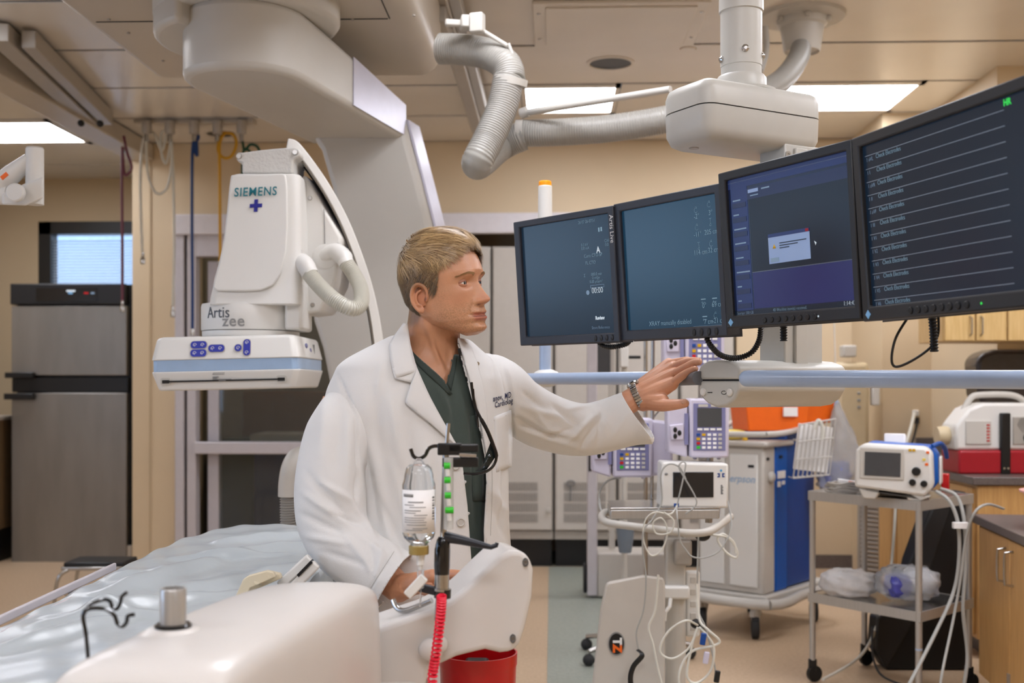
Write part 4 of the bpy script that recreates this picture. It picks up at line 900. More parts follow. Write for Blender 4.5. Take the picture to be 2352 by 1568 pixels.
MB().tube([P(950, 1076, 1.87), P(952, 1062, 1.87), P(958, 1054, 1.87), P(966, 1054, 1.87), P(974, 1064, 1.87), P(976, 1078, 1.87)], .0016, 8).build('hanger', 'clear_plastic', bt, ws=True)
# red coiled cord
pts = []
ax = smooth_pts([P(1014, 1368, 1.88), P(1013, 1400, 1.87), P(1008, 1450, 1.86), P(1000, 1510, 1.86), P(993, 1560, 1.86), P(990, 1660, 1.86)], 60)
for i, p in enumerate(ax): a = i*.62; pts.append(p+RT*.0070*math.cos(a)+(FW*.9+Vector((0, 0, .25))).normalized()*.0070*math.sin(a))
o = MB().tube(pts, .0020, 6).build('coiled_cord', 'coil_red'); tag(o, 'bright red coiled cord hanging in front of the white arm', 'cord')
# red bin
q = C((1098-1176)/F*2.12, 2.12, 0)
t = thing('waste_bin', 'open red plastic container on a slim stand under the white arm', 'bin', (q.x, q.y, 0))
zr = CH-(1499-HZ)/F*2.12; rr = 89/F*2.12
MB().lathe([(.012, .02), (.012, zr-.2)], 14).lathe([(.11, 0), (.11, .012), (.02, .025)], 28).build('stand', 'steel_brushed', t)
MB().lathe([(rr*.90, zr-.21), (rr, zr), (rr*.975, zr), (rr*.88, zr-.20)], 48, T((0, 0, 0))).build('body', 'red', t, angle=50)
MB().lathe([(rr*1.01, zr-.02), (rr*1.015, zr+.002), (rr*.975, zr+.002)], 48, cap=False).build('rim', 'red', t)
MB().bb((-.025, -.02, zr-.19), (.02, .02, zr-.012)).build('discarded_pack', 'black', t, bevel=.006)
MB().lathe([(.008, 0), (.008, .006)], 12, T((-.012, -.020, zr-.028)) @ Rx(PI/2)).build('blue_cap', 'blue_body', t)
# ================================================================== RIGHT SIDE EQUIPMENT
def frame_of(o_xr, o_d, a, z=0): return T(C(o_xr, o_d, z)) @ Rz(PSI+a)
def loc_of(m): return tuple(m.to_translation())
# ---- blood salvage machine (white and blue cabinet on castors)
a_ = math.atan2(-.36, .27)     # left face direction
bl = thing('cell_saver_cabinet', 'tall grey and blue medical cabinet on castors behind the steel trolley', 'medical cabinet', tuple(C(1.334, 6.0, 0)), PSI+math.atan2(.65, .55))
# local x along right face (away), local y along left face (away left)
w1, w2 = .40, .50
MB().bb((0, 0, .235), (.13, w1, 1.02)).build('grey_body', 'cabinet_grey', bl, bevel=.012)
MB().bb((-.012, .03, .27), (.0, .20, .98)).bb((-.012, .23, .27), (.0, w1-.02, .98)).build('front_door', 'white_plastic', bl, bevel=.006)
MB().bb((.13, -.003, .235), (.27, w1-.01, 1.03)).build('blue_panel', 'blue_body', bl, bevel=.01)
MB().bb((.27, .004, .24), (.62, w1-.02, 1.10)).build('blue_body', 'blue_dark', bl, bevel=.01)
MB().bb((-.03, -.03, 1.02), (.30, w1+.03, 1.05)).build('grey_top', 'cabinet_grey', bl, bevel=.012)
pts = [(-.03, -.03, 1.09), (.35, -.04, 1.11), (.66, -.03, 1.16), (.66, w1+.03, 1.16), (.3, w1+.04, 1.10), (-.03, w1+.03, 1.09)]
MB().tube(smooth_pts(pts, 5, closed=True)+[Vector(pts[0])], .016, 12).build('top_rail', 'offwhite', bl)
pts = [(-.05, -.06, .20), (.35, -.06, .2), (.72, -.05, .2), (.72, w1+.06, .2), (.3, w1+.06, .2), (-.05, w1+.06, .2)]
MB().tube(smooth_pts(pts, 5, closed=True)+[Vector(pts[0])], .028, 12).build('base_rail', 'offwhite', bl)
MB().bb((-.02, -.03, .17), (.68, w1+.03, .235)).build('base', 'offwhite', bl, bevel=.01)
for x, y in ((.0, .05), (.60, .0), (.05, w1), (.6, w1)):
    MB().tube([(x, y, .19), (x+.01, y, .14), (x+.0, y-.0, .065)], [.03, .028, .02], 12).bb((x-.04, y-.012, .12), (x+.04, y+.012, .15)).build('castor_fork', 'offwhite', bl)
    MB().lathe([(.02, -.022), (.058, -.018), (.062, 0), (.058, .018), (.02, .022)], 22, T((x+.0, y-.0, .062)) @ Rz(.6) @ Rx(PI/2)).build('castor_wheel', 'rubber', bl)
text('lettering', 'erpson', .055, mat('logo_soft', '#9db4cc', .5) and 'logo_soft', bl, (-.0125, .20, .83), rot=(PI/2, 0, -PI/2), shear=.3, bold=.001)
MB().bb((-.014, .05, .91), (-.004, .085, .925)).build('door_slot', 'black', bl)
MB().bb((.03, -.006, .95), (.055, .003, .965)).build('slot', 'black', bl); MB().bb((.17, -.009, .955), (.20, .0, .97)).build('slot', 'black', bl)
MB().ball((.07, -.01, .86), (.03, .02, .03), 14, 8).build('lock_knob', 'offwhite', bl)
MB().bb((.15, -.008, .845), (.235, -.003, .885)).build('white_sticker', 'paper', bl); MB().bb((.15, -.008, .80), (.18, -.003, .83)).bb((.2, -.008, .81), (.23, -.003, .83)).build('torn_sticker', 'paper', bl)
MB().tube([(.30, -.02, 1.05), (.30, -.08, 1.05), (.37, -.08, 1.05), (.37, -.02, 1.05)], .006, 8).build('drain_handle', 'offwhite', bl)
# orange box on the machine
t = thing('sharps_box', 'bright orange box standing on top of the blue cabinet', 'box', (bl.matrix_basis @ Vector((0, 0, 0)))[:], 0)
bw = Matrix.LocRotScale(bl.location, bl.rotation_euler, None)
t.location = bw @ Vector((.30, .12, 1.10)); t.rotation_euler = (0, 0, PSI+.15)
MB().prism([(-.17, 0), (.16, 0), (.18, .17), (-.19, .17)], -.13, .13).build('body', 'orange', t, bevel=.006)
MB().bb((-.195, -.135, .17), (.185, .135, .186)).build('lid', 'orange', t, bevel=.005)
MB().bb((.02, -.1515, .08), (.10, -.14, .13), Rx(0)).build('paper_label', 'paper', t)
t = thing('sharps_box', 'second orange container partly hidden right of the bright orange box', 'box', tuple(bw @ Vector((.52, -.0, 1.14))), PSI+.5)
MB().prism([(-.10, 0), (.10, 0), (.12, .15), (-.12, .15)], -.10, .10).build('body', 'orange', t, bevel=.006); MB().bb((-.125, -.105, .15), (.125, .105, .165)).build('lid', 'orange', t, bevel=.005)
t = thing('yellow_tie_bag', 'small yellow plastic bag with a tied knot on the cabinet top', 'bag', tuple(bw @ Vector((.06, .22, 1.05))))
MB().ball((0, 0, .03), (.09, .05, .03), 16, 8).build('body', 'yellow_soft', t); MB().ball((.06, -.05, .01), (.015, .01, .02), 10, 6).build('knot', 'yellow', t)
# wire basket with papers at side
t = thing('wire_basket', 'white wire basket holding papers and tubing, hung on the blue cabinet', 'basket', tuple(P(1875, 1095, 5.9)))
c4 = [(1838, 975), (1920, 962), (1905, 1090), (1822, 1098)]
for k in range(9):
    u_ = k/8; a = P(lerp(1838, 1920, u_), lerp(975, 962, u_), 5.85); b = P(lerp(1822, 1905, u_), lerp(1098, 1090, u_), 5.9)
    MB().tube([a, b, b+FW*.1], .0035, 6).build('wire', 'offwhite', t, ws=True)
for y0, y1 in ((975, 962), (1015, 1005), (1055, 1048), (1098, 1090)): MB().tube([P(1838-(y0-975)*.13, y0, 5.85), P(1920-(y0-975)*.12, y1, 5.85)], .004, 6).build('rim_wire', 'offwhite', t, ws=True)
MB().bb((-.085, .02, -.12), (.085, .07, .12), T(P(1872, 1030, 5.88)) @ Rz(PSI) @ Ry(.12)).build('papers', 'paper', t, ws=True, bevel=.003)
MB().tube(smooth_pts([P(1870, 985, 5.8), P(1880, 965, 5.8), P(1890, 985, 5.8), P(1888, 1010, 5.8)], 6), .010, 10).build('tube', 'hose_white', t, ws=True)
# hanging clear bag
def bag(pts_px, d, th, name, m, parent, seed=1, ns=22, amp=.12):
    """crumpled bag: closed loft through rows of (px,py,halfwidth_px)"""
    rnd = random.Random(seed); rs = []
    pp = []
    for i in range(len(pts_px)-1):
        for k in range(5): pp.append([lerp(pts_px[i][q], pts_px[i+1][q], k/5) for q in range(3)])
    pp.append(pts_px[-1])
    ph = [rnd.random()*6 for _ in range(6)]
    for i, (px, py, hw) in enumerate(pp):
        c = P(px, py, d); w_ = hw/F*d; r = []
        for j in range(ns):
            a = 2*PI*j/ns; k = 1+amp*(math.sin(3*a+ph[0]+i*.5)+.7*math.sin(5*a+ph[1]-i*.8)+.5*math.sin(9*a+ph[2]+i*1.3))
            r.append(c+RT*w_*k*math.cos(a)+FW*min(th, w_)*k*math.sin(a)+Vector((0, 0, rnd.uniform(-1, 1)*.004)))
        rs.append(r)
    return MB().rings(rs).build(name, m, parent, ws=True, angle=70)
t = thing('hanging_bag', 'clear plastic bag with blue tie hanging beside the blue cabinet', 'bag', tuple(P(1922, 925, 6.3)))
bag([(1921, 920, 4), (1925, 950, 14), (1934, 990, 24), (1936, 1040, 40), (1930, 1085, 46), (1920, 1115, 44), (1915, 1128, 25)], 6.3, .07, 'bag_film', mat('film', '#e4e6ea', .2, trans=.7, ior=1.05, noise=.1), t, 3)
bag([(1925, 1060, 22), (1918, 1090, 36), (1912, 1118, 30)], 6.3, .05, 'mask', mat('mask_violet', '#8d92c4', .3, trans=.4), t, 5)
MB().cyl(P(1920, 930, 6.3), P(1921, 918, 6.3), .012, 10).build('blue_tie', 'bar_blue', t, ws=True)
MB().cyl(P(1921, 920, 6.3), P(1915, 700, 6.3), .0035, 6).build('hanging_line', 'white_plastic', t, ws=True)
# ---- steel trolley
t = thing('steel_trolley', 'two-tier stainless steel utility trolley carrying the defibrillator', 'trolley', tuple(C(1.70, 5.1, 0)))
FL, FR_, BL, BR = [Vector(q) for q in ((1.38, 5.16), (1.70, 4.74), (1.70, 5.45), (2.02, 5.03))]
ctr = (FL+FR_+BL+BR)/4
def tq(q, z, g=0): v_ = q+(q-ctr).normalized()*g; return C(v_.x, v_.y, z)
def quad(z0, z1, g, name, m, bevel=.004):
    a = [tq(q, z0, g) for q in (FL, FR_, BR, BL)]; b = [tq(q, z1, g) for q in (FL, FR_, BR, BL)]
    return MB().rings([a, b]).build(name, m, t, ws=True, bevel=bevel)
for nm, zt in (('top_shelf', .868), ('lower_shelf', .405)):
    s_ = quad(zt-.004, zt, .03, nm, 'steel')
    mb = MB(); cs = (FL, FR_, BR, BL)
    for i in range(4):
        a, b = cs[i], cs[(i+1) % 4]
        MB().rings([[tq(a, zt-.04, .03), tq(b, zt-.04, .03), tq(b, zt+.002, .03), tq(a, zt+.002, .03)], [tq(a, zt-.04, .022), tq(b, zt-.04, .022), tq(b, zt+.002, .022), tq(a, zt+.002, .022)]]).build('shelf_edge', 'steel_brushed', s_, ws=True)
for q in (FL, FR_, BR, BL):
    MB().cyl(tq(q, .10, .01), tq(q, .86, .01), .014, 14).build('leg', 'steel_brushed', t, ws=True)
    p = tq(q, 0, .01)
    MB().bb((-.018, -.012, .05), (.018, .012, .105), T(p)).build('castor_fork', 'black', t, ws=True, bevel=.004)
    MB().lathe([(.012, -.012), (.036, -.011), (.038, 0), (.036, .011), (.012, .012)], 18, T(p+Vector((.008, 0, .038))) @ Rz(.4) @ Rx(PI/2)).build('castor_wheel', 'black', t, ws=True)
MB().lathe([(.0148, 0), (.0148, .008)], 14, T(tq(FR_, .245, .01))).build('blue_tape', 'bar_blue', t, ws=True)
# plastic wrapped packs on lower shelf
t = thing('wrapped_pack', 'crumpled clear plastic wrapped pack on the left of the lower shelf', 'package', tuple(P(1950, 1345, 5.1)))
mat('film2', '#eceae8', .25, trans=.45, ior=1.1, noise=.15)
t.location = tuple(P(1950, 1362, 5.1))
t = thing('wrapped_pack', 'plastic wrapped pack with a violet-blue mask inside, on lower shelf', 'package', tuple(P(2080, 1365, 4.98)))
def loaf(cx, cy, d, hw, hh, dep, seed, m, name, parent):
    rnd = random.Random(seed); ph = [rnd.random()*6 for _ in range(5)]; c = P(cx, cy, d)
    def fn(u, v):
        a = 2*PI*u; b = PI*(v-.5); k = 1+.07*math.sin(4*a+ph[0])*math.cos(b)+.05*math.sin(7*a+5*b+ph[1])+.04*math.sin(11*b+ph[2]+3*a)
        ca, sa, cb, sb = math.cos(a), math.sin(a), math.cos(b), math.sin(b)
        e = lambda x, p: math.copysign(abs(x)**p, x)
        z = hh/F*d*k*e(sb, .8); z = max(z, -hh/F*d*.96)
        return tuple(c+RT*hw/F*d*k*e(ca, .7)*e(cb, .6)+FW*dep*k*e(sa, .7)*e(cb, .6)+Vector((0, 0, z)))
    return MB().grid(fn, 40, 24, closed_u=True).build(name, m, parent, ws=True, angle=60)
loaf(2085, 1337, 4.98, 66, 37, .12, 4, 'film', 'film', t)
loaf(2062, 1345, 4.93, 26, 26, .06, 5, mat('violet_plastic', '#4a4c9c', .3), 'mask', t)
loaf(2112, 1330, 5.0, 34, 22, .05, 6, 'paper', 'paper_pack', t)
# defibrillator
loaf(1948, 1338, 5.12, 58, 30, .11, 8, 'film2', 'film', bpy.data.objects['wrapped_pack']); loaf(1935, 1340, 5.1, 34, 20, .06, 12, 'paper', 'paper_pack', bpy.data.objects['wrapped_pack'])
df = thing('defibrillator', 'white and blue defibrillator monitor standing on the steel trolley', 'medical monitor', tuple(P(2062, 1135, 4.87)), PSI-.42)
df.location.z = .868
MB().prism([(-.165, .05), (.12, .02), (.15, .06), (.145, .20), (.12, .225), (-.13, .235), (-.16, .21)], -.12, .0).build('front_housing', 'white_plastic', df, bevel=.012)
MB().prism([(-.15, .06), (.135, .035), (.165, .07), (.16, .19), (.13, .225), (-.12, .238), (-.15, .21)], 0, .16).build('blue_housing', 'blue_body', df, bevel=.012)
MB().bb((-.13, .02, .0), (.12, .12, .06)).build('foot_block', 'grey_metal', df, bevel=.01)
MB().prism([(-.15, .045), (.14, .02), (.10, .0), (.05, .0), (.04, .03), (-.06, .035), (-.08, .0), (-.13, .0)], -.11, -.02).build('front_foot', 'offwhite', df, bevel=.006)
MB().bb((-.145, -.126, .085), (.035, -.118, .218), Ry(.02)).build('screen_surround', 'offwhite', df, bevel=.006)
MB().bb((-.125, -.129, .10), (.02, -.124, .20), Ry(.02)).build('screen', 'screen_grey', df)
for x, z, r in ((.085, .125, .018), (.07, .078, .014), (.115, .074, .014)): MB().lathe([(r, 0), (r, .012), (r*.8, .016)], 18, T((x, -.12, z)) @ Rx(PI/2)).build('knob', 'black', df)
for x, z, c_ in ((.06, .213, 'yellow'), (.075, .213, 'yellow'), (.13, .205, 'orange'), (.115, .175, 'yellow_soft'), (.125, .155, 'orange')): MB().bb((x-.006, -.124, z-.005), (x+.006, -.119, z+.005)).build('key', c_, df)
MB().bb((.163, .02, .06), (.175, .12, .18)).build('side_panel', 'white_plastic', df, bevel=.006)
MB().tube(smooth_pts([(.14, -.0, .225), (.17, .03, .235), (.185, .09, .21), (.19, .14, .17)], 5), .010, 10).build('carry_handle', 'blue_dark', df)
MB().bb((-.07, .05, .235), (.02, .09, .30), Rx(-.3)).build('paper_roll_pack', 'paper', df, bevel=.006)
MB().bb((.168, .11, .02), (.20, .17, .10)).build('red_connector', 'red', df, bevel=.005)
# cable coil and small pack left of it
t = thing('cable_coil', 'coiled grey cable on the trolley top left of the defibrillator', 'cable', tuple(P(1945, 1125, 5.1)))
q0 = P(1948, 1120, 5.12); q0.z = .876
pts = [q0+Vector(((.09+.012*math.sin(k*.9))*math.cos(k*.35), (.055+.008*math.cos(k*.7))*math.sin(k*.35), .006+.0006*k+.004*math.sin(k*1.7))) for k in range(70)]
MB().tube(pts, .0055, 8).build('coil', 'grey_metal', t, ws=True)
t.location.z = .868
t = thing('sensor_pack', 'small white and orange packet on top of the coiled cable', 'packet', tuple(P(1945, 1112, 5.1)))
MB().bb((-.04, -.02, .0), (.05, .02, .02), Ry(.15)).build('wrap', 'paper', t, bevel=.004); MB().bb((0, -.022, .012), (.04, -.018, .018), Ry(.15)).build('orange_stripe', 'orange', t)
# thick grey cables hanging from the defibrillator to the floor
for k, pts in enumerate(([(2150, 1128, 4.75), (2180, 1150, 4.7), (2200, 1200, 4.68), (2203, 1280, 4.68), (2190, 1360, 4.66), (2150, 1450, 4.6), (2090, 1568, 4.5), (2050, 1640, 4.45)],
                         [(2160, 1122, 4.78), (2198, 1140, 4.74), (2215, 1200, 4.7), (2217, 1300, 4.7), (2212, 1400, 4.68), (2222, 1500, 4.66), (2215, 1568, 4.62), (2200, 1640, 4.6)],
                         [(2305, 1168, 4.75), (2268, 1158, 4.62), (2238, 1178, 4.58), (2218, 1240, 4.62), (2206, 1330, 4.64), (2190, 1420, 4.62), (2165, 1540, 4.5), (2150, 1640, 4.45)])):
    o = MB().tube(smooth_pts([P(*p) for p in pts], 8), .0075 if k < 2 else .0055, 10).build('cable', mat('cable_grey', '#a7a7a2', .4))
    tag(o, ['thick grey cable from defibrillator curving down to the left', 'thick grey cable from defibrillator hanging nearly straight down', 'thinner grey cable coming over the counter edge'][k], 'cable', 'cables hanging beside the trolley')
MB().bb((-.03, -.012, -.012), (.03, .012, .012), T(P(2206, 1206, 4.66))).build('cable_clip', 'paper', bpy.data.objects['cable'], ws=True)
for k, (pts, r, m_, l_) in enumerate((([(2058, 1150, 5.6), (2053, 1230, 5.6), (2047, 1300, 5.6), (2040, 1360, 5.5), (2020, 1420, 5.4), (1995, 1480, 5.35), (1960, 1520, 5.3), (1890, 1560, 5.1)], .007, 'hose_white', 'white power cord running down behind trolley and across floor'),
                              ([(2004, 1440, 5.4), (2004, 1500, 5.2), (2020, 1545, 4.98), (2060, 1568, 4.86), (2110, 1580, 4.8)], .005, 'rubber', 'black cord curling on the floor under the trolley'),
                              ([(2100, 950, 7.5), (2092, 985, 7.3), (2080, 1024, 7.2)], .012, 'hose_white', 'white power plug cord hanging from the wall outlet'),
                              ([(2108, 965, 7.5), (2100, 1000, 7.4), (2090, 1030, 7.3)], .008, 'rubber', 'black cord hanging from the wall outlet'))):
    o = MB().tube(smooth_pts([P(*p) for p in pts], 8), r, 8).build('cord', m_); tag(o, l_, 'cord')
# black leaning slab stand
t = thing('black_stand', 'black angular leaning stand on the floor behind the trolley', 'stand', tuple(C(1.86, 5.35, 0)))
pp = [(2090, 1100), (2235, 1100), (2240, 1520), (2045, 1522), (2008, 1480), (2015, 1420), (2072, 1335), (2150, 1180)]
m = MB(); n = len(pp); vs = [P(x, y, 5.40) for x, y in pp]
m.add(vs+[q+FW*.14 for q in vs], [tuple(range(n)), tuple(range(n, 2*n))[::-1]]+[(i, (i+1) % n, n+(i+1) % n, n+i) for i in range(n)])
pp = [(2150, 1130), (2222, 1130), (2222, 1538), (2035, 1538), (2010, 1490), (2016, 1420), (2068, 1415), (2092, 1290)]
m = MB(); n = len(pp); vs = [P(x, y, 5.36) for x, y in pp]
m.add(vs+[q+FW*.13 for q in vs], [tuple(range(n)), tuple(range(n, 2*n))[::-1]]+[(i, (i+1) % n, n+(i+1) % n, n+i) for i in range(n)])
m.build('slab', mat('matt_black', '#0c0c0d', .55), t, ws=True, bevel=.01)
pp = [(2150, 1150), (2188, 1150), (2140, 1300), (2092, 1440), (2035, 1536), (2012, 1490), (2016, 1420), (2050, 1400), (2092, 1290)]
m = MB(); n = len(pp); vs = [P(x, y, 5.35) for x, y in pp]
m.add(vs+[q+FW*.03 for q in vs], [tuple(range(n)), tuple(range(n, 2*n))[::-1]]+[(i, (i+1) % n, n+(i+1) % n, n+i) for i in range(n)])
m.build('side_face', mat('charcoal', '#232324', .5), t, ws=True, bevel=.006)
# wall dispenser (tall beige) and louvred heater panel
t = thing('wall_dispenser', 'tall beige wall dispenser with white cap behind the hand rail', 'dispenser', tuple(P(1960, 1010, 7.5)))
MB().bb((-.10, 0, -.53), (.115, .2, .14), T(P(1958, 880, 7.45)) @ TM).build('body', mat('beige_plastic', '#cdbb98', .45), t, ws=True, bevel=.03)
MB().bb((-.045, 0, 0), (.045, .1, .08), T(P(1953, 820, 7.45)) @ TM).build('cap', 'offwhite', t, ws=True, bevel=.01)
for k in range(3): MB().ball(P(1973, 903+k*16, 7.43), (.012, .005, .01), 8, 6).build('indicator', 'grey_ink', t, ws=True)
t = thing('wall_dispenser', 'small white slim dispenser on the right wall beside the tall one', 'dispenser', tuple(P(2013, 912, 7.45)))
MB().bb((-.025, 0, -.06), (.025, .06, .10), T(P(2013, 910, 7.45)) @ TM).build('body', 'white_plastic', t, ws=True, bevel=.008)
t = thing('louvred_panel', 'tall grey louvred panel on the wall behind the trolley', 'vent', tuple(P(2000, 1300, 6.9)))
q0, q1 = P(1975, 1330, 6.9), P(2018, 1150, 6.9)
MB().bb((-.06, 0, -.33), (.06, .05, .40), T(P(1997, 1260, 6.9)) @ TM).build('frame', 'grey_metal', t, ws=True, bevel=.004)
for k in range(26): MB().bb((-.052, -.012, -.004), (.052, .01, .004), T(P(1997, 1260, 6.89)+Vector((0, 0, -.31+k*.027))) @ TM @ Rx(.5) @ Ry(.12)).build('louvre', 'offwhite', t, ws=True)
# outlet
t = thing('wall_outlet', 'steel wall outlet plate with a white plug, above the counter', 'outlet', tuple(P(2099, 962, 7.56)))
MB().bb((-.045, -.006, -.07), (.045, 0, .07), T(P(2099, 962, 7.56)) @ TM).build('plate', 'steel_brushed', t, ws=True, bevel=.002); MB().bb((-.02, -.04, 0), (.02, -.005, .04), T(P(2100, 955, 7.56)) @ TM).build('plug', 'white_plastic', t, ws=True, bevel=.005)
MB().bb((-.02, -.03, -.05), (.02, -.005, -.01), T(P(2102, 955, 7.56)) @ TM).build('black_plug', 'black', t, ws=True, bevel=.005)
# upper wall cabinet
t = thing('wall_cabinet', 'pale wood wall cabinet seen just under the monitors at right', 'cabinet', tuple(P(2260, 760, 5.9)))
WM = T(P(2165, 784, 5.9)) @ TM
MB().bb((0, 0, 0), (1.2, .35, .75), WM).build('body', 'wood_light', t, ws=True, bevel=.003)
for k in range(4):
    d_ = MB().bb((.004+.165*k, -.02, .004), (.161+.165*k, -.001, .745), WM).build('door', 'wood_light', t, ws=True, bevel=.003)
    if k < 3: x = .135+.165*k-(.11 if k % 2 else 0); MB().tube([WM @ Vector(v_) for v_ in ((x, -.02, .03), (x, -.045, .04), (x, -.045, .12), (x, -.02, .13))], .005, 8).build('handle', 'steel', d_, ws=True)
# paper towel dispenser
t = thing('towel_dispenser', 'smoky dark rounded towel dispenser on the right wall under the cabinet', 'dispenser', tuple(P(2300, 900, 6.4)))
tp = [(2243, 830), (2255, 812), (2285, 802), (2420, 802), (2420, 950), (2290, 948), (2262, 940), (2248, 905)]
m = MB(); n = len(tp); vs = [P(x, y, 6.28) for x, y in tp]
m.add(vs+[q+FW*.24+RT*.02 for q in vs], [tuple(range(n)), tuple(range(n, 2*n))[::-1]]+[(i, (i+1) % n, n+(i+1) % n, n+i) for i in range(n)])
m.build('smoke_cover', mat('smoke_plastic', '#3f3836', .25, noise=.15), t, ws=True, bevel=.03, seg=3)
MB().bb((0, 0, 0), (.3, .2, .02), T(P(2265, 956, 6.35))).build('tray', 'grey_metal', t, ws=True, bevel=.005)
# back counter (high) with red and white suction unit
hc = thing('counter_unit', 'dark-topped wooden counter along the right wall behind the suction unit', 'counter', tuple(C(2.6, 6.4, 0)))
cA = C(2.26, 5.55, 0); cB = C(2.42, 7.5, 0)
MB().bb((cA.x, cA.y, .86), (3.2, 7.6, .90)).build('worktop', 'counter', hc, ws=True, bevel=.004)
MB().bb((cA.x+.03, cA.y+.02, .1), (3.1, 7.58, .858)).build('carcass', 'wood', hc, ws=True, bevel=.003)
MB().bb((cA.x+.35, 7.585, .90), (3.1, 7.615, 1.0)).build('splashback', 'counter', hc, ws=True, bevel=.002)
for k in range(3): MB().bb((cA.x+.012, cA.y+.05+k*.62, .12), (cA.x+.032, cA.y+.64+k*.62, .84)).build('door', 'wood', hc, ws=True, bevel=.003)
MB().bb((cA.x+.1, cA.y+.1, 0), (3.0, 7.5, .1)).build('plinth', 'counter', hc, ws=True)
su = thing('suction_unit', 'portable suction unit, white top and red base, on dark counter', 'medical device', tuple(P(2275, 1085, 5.85)), PSI)
su.location.z = .90
MB().prism(rrect(-.21, .0, .26, .12, .015), -.12, .12).build('red_base', 'red_dark', su, bevel=.01)
MB().prism([(-.22, .12), (.27, .12), (.27, .26), (.22, .33), (.15, .36), (-.08, .36), (-.15, .33), (-.22, .24)], -.10, .10).build('white_shell', 'white_plastic', su, bevel=.015)
MB().tube(smooth_pts([(-.14, 0, .32), (-.10, 0, .385), (-.05, 0, .40), (.10, 0, .40), (.17, 0, .37), (.2, 0, .31)], 5), .016, 12).build('handle', 'offwhite', su)
MB().bb((-.17, -.108, .15), (-.04, -.098, .27)).build('scale_window', 'offwhite', su, bevel=.003)
for k in range(6): MB().bb((-.065, -.111, .165+k*.016), (-.05, -.107, .172+k*.016)).build('scale_mark', 'red', su)
MB().bb((.0, -.128, .0), (.05, -.10, .31)).build('strap', 'black', su, bevel=.006)
for x in (.015, .035): MB().lathe([(.006, 0), (.006, .004)], 10, T((x, -.128, .03)) @ Rx(PI/2)).build('stud', 'steel', su)
MB().bb((.07, -.108, .15), (.24, -.098, .29)).build('gauge_panel', 'grey_metal', su, bevel=.003)
MB().lathe([(.04, 0), (.04, .008)], 24, T((.13, -.1, .25)) @ Rx(PI/2)).build('gauge', 'offwhite', su); MB().lathe([(.025, 0), (.022, .03)], 18, T((.145, -.1, .185)) @ Rx(PI/2)).build('regulator_knob', 'black', su)
MB().lathe([(.045, 0), (.05, .02), (.045, .06)], 20, T((-.22, -.0, .19)) @ Ry(-PI/2)).build('canister_port', 'beige_plastic', su)
t = thing('tap', 'chrome gooseneck tap at the right picture edge above the counter', 'tap', tuple(P(2320, 975, 6.3)))
MB().tube(smooth_pts([P(2310, 1040, 6.3), P(2315, 975, 6.3), P(2322, 940, 6.3), P(2345, 925, 6.3), P(2380, 935, 6.3)], 6), .012, 12).build('spout', 'steel', t, ws=True); MB().cyl(P(2330, 945, 6.25), P(2332, 1000, 6.25), .010, 10).build('blue_hose_end', 'bar_blue', t, ws=True)
# near low counter
lc = thing('counter_unit', 'nearest low wooden counter cabinet with dark worktop at lower right', 'counter', tuple(C(2.1, 4.6, 0)))
LM = T(C(2.045, 5.03, 0)) @ Rz(PSI+math.radians(188)-PI/2*0)
# local: x to the right (camera), y toward camera
LM = T(C(2.045, 5.03, 0)) @ Rz(PSI-math.radians(8))
MB().bb((0, -1.9, .742), (1.2, 0, .78), LM).build('worktop', 'counter', lc, ws=True, bevel=.004)
MB().bb((.035, -1.9, .08), (1.1, -.03, .742), LM).build('carcass', 'wood', lc, ws=True, bevel=.003)
MB().bb((.09, -1.9, 0), (1.1, -.08, .08), LM).build('plinth', 'counter', lc, ws=True)
for k in range(3):
    d_ = MB().bb((.012, -.52-.46*k+.004, .09), (.033, -.06-.46*k-.004, .735), LM).build('door', 'wood', lc, ws=True, bevel=.003)
    y = -.47-.46*k+(0 if k % 2 == 0 else .36)
    MB().tube([LM @ Vector(v_) for v_ in ((.012, y, .56), (-.02, y, .565), (-.022, y, .60), (-.022, y, .66), (-.02, y, .69), (.012, y, .695))], .0055, 10).build('handle', 'steel', d_, ws=True)
    MB().bb((.006, -.52-.46*k-.003, .14), (.014, -.52-.46*k+.02, .20), LM).build('hinge', 'steel_brushed', d_, ws=True)
bs = thing('wash_basin', 'pink plastic basin holding white papers on the low counter', 'basin', tuple(P(2310, 1185, 4.35)))
bs.location.z = .78
bs.location = LM @ Vector((.24, -.50, .78))
MB().lathe([(.10, .0), (.13, .01), (.165, .14), (.18, .145), (.18, .152), (.16, .150), (.125, .02)], 40).build('basin', 'pink', bs, angle=50)
t = thing('crumpled_papers', 'crumpled white papers and film heaped in the pink basin', 'paper', tuple(bs.location+Vector((0, 0, .08))))
for k, (x, y, z, s, r) in enumerate(((-.03, 0, .09, .11, .3), (.05, -.03, .11, .10, -.4), (.08, .03, .15, .09, .9), (-.05, .04, .07, .09, -.9), (.02, -.06, .07, .10, .1))):
    rnd = random.Random(k)
    MB().grid(lambda u, v: (x+(u-.5)*s*2, y+(v-.5)*s*1.5, z+.03*math.sin(u*7+k)+.02*math.sin(v*9-k*2)+.015*math.sin((u+v)*15)+rnd.uniform(-.004, .004)), 14, 12).build('sheet', 'paper', t, solid=.001, angle=25).rotation_euler = (r*.5, r*.4, r)
t = thing('white_packet', 'crumpled white packet lying on low counter in front of the basin', 'packet', tuple(LM @ Vector((.14, -.72, .78))))
loaf2 = MB().grid(lambda u, v: ((.10*math.cos(2*PI*u)*math.cos(PI*(v-.5))**.6 if abs(v-.5) < .499 else 0), (.07*math.sin(2*PI*u)*math.cos(PI*(v-.5))**.6 if abs(v-.5) < .499 else 0), .03+.03*math.sin(PI*(v-.5))+.006*math.sin(8*PI*u+6*v)), 32, 14, closed_u=True).build('packet_body', 'paper', t, angle=20)
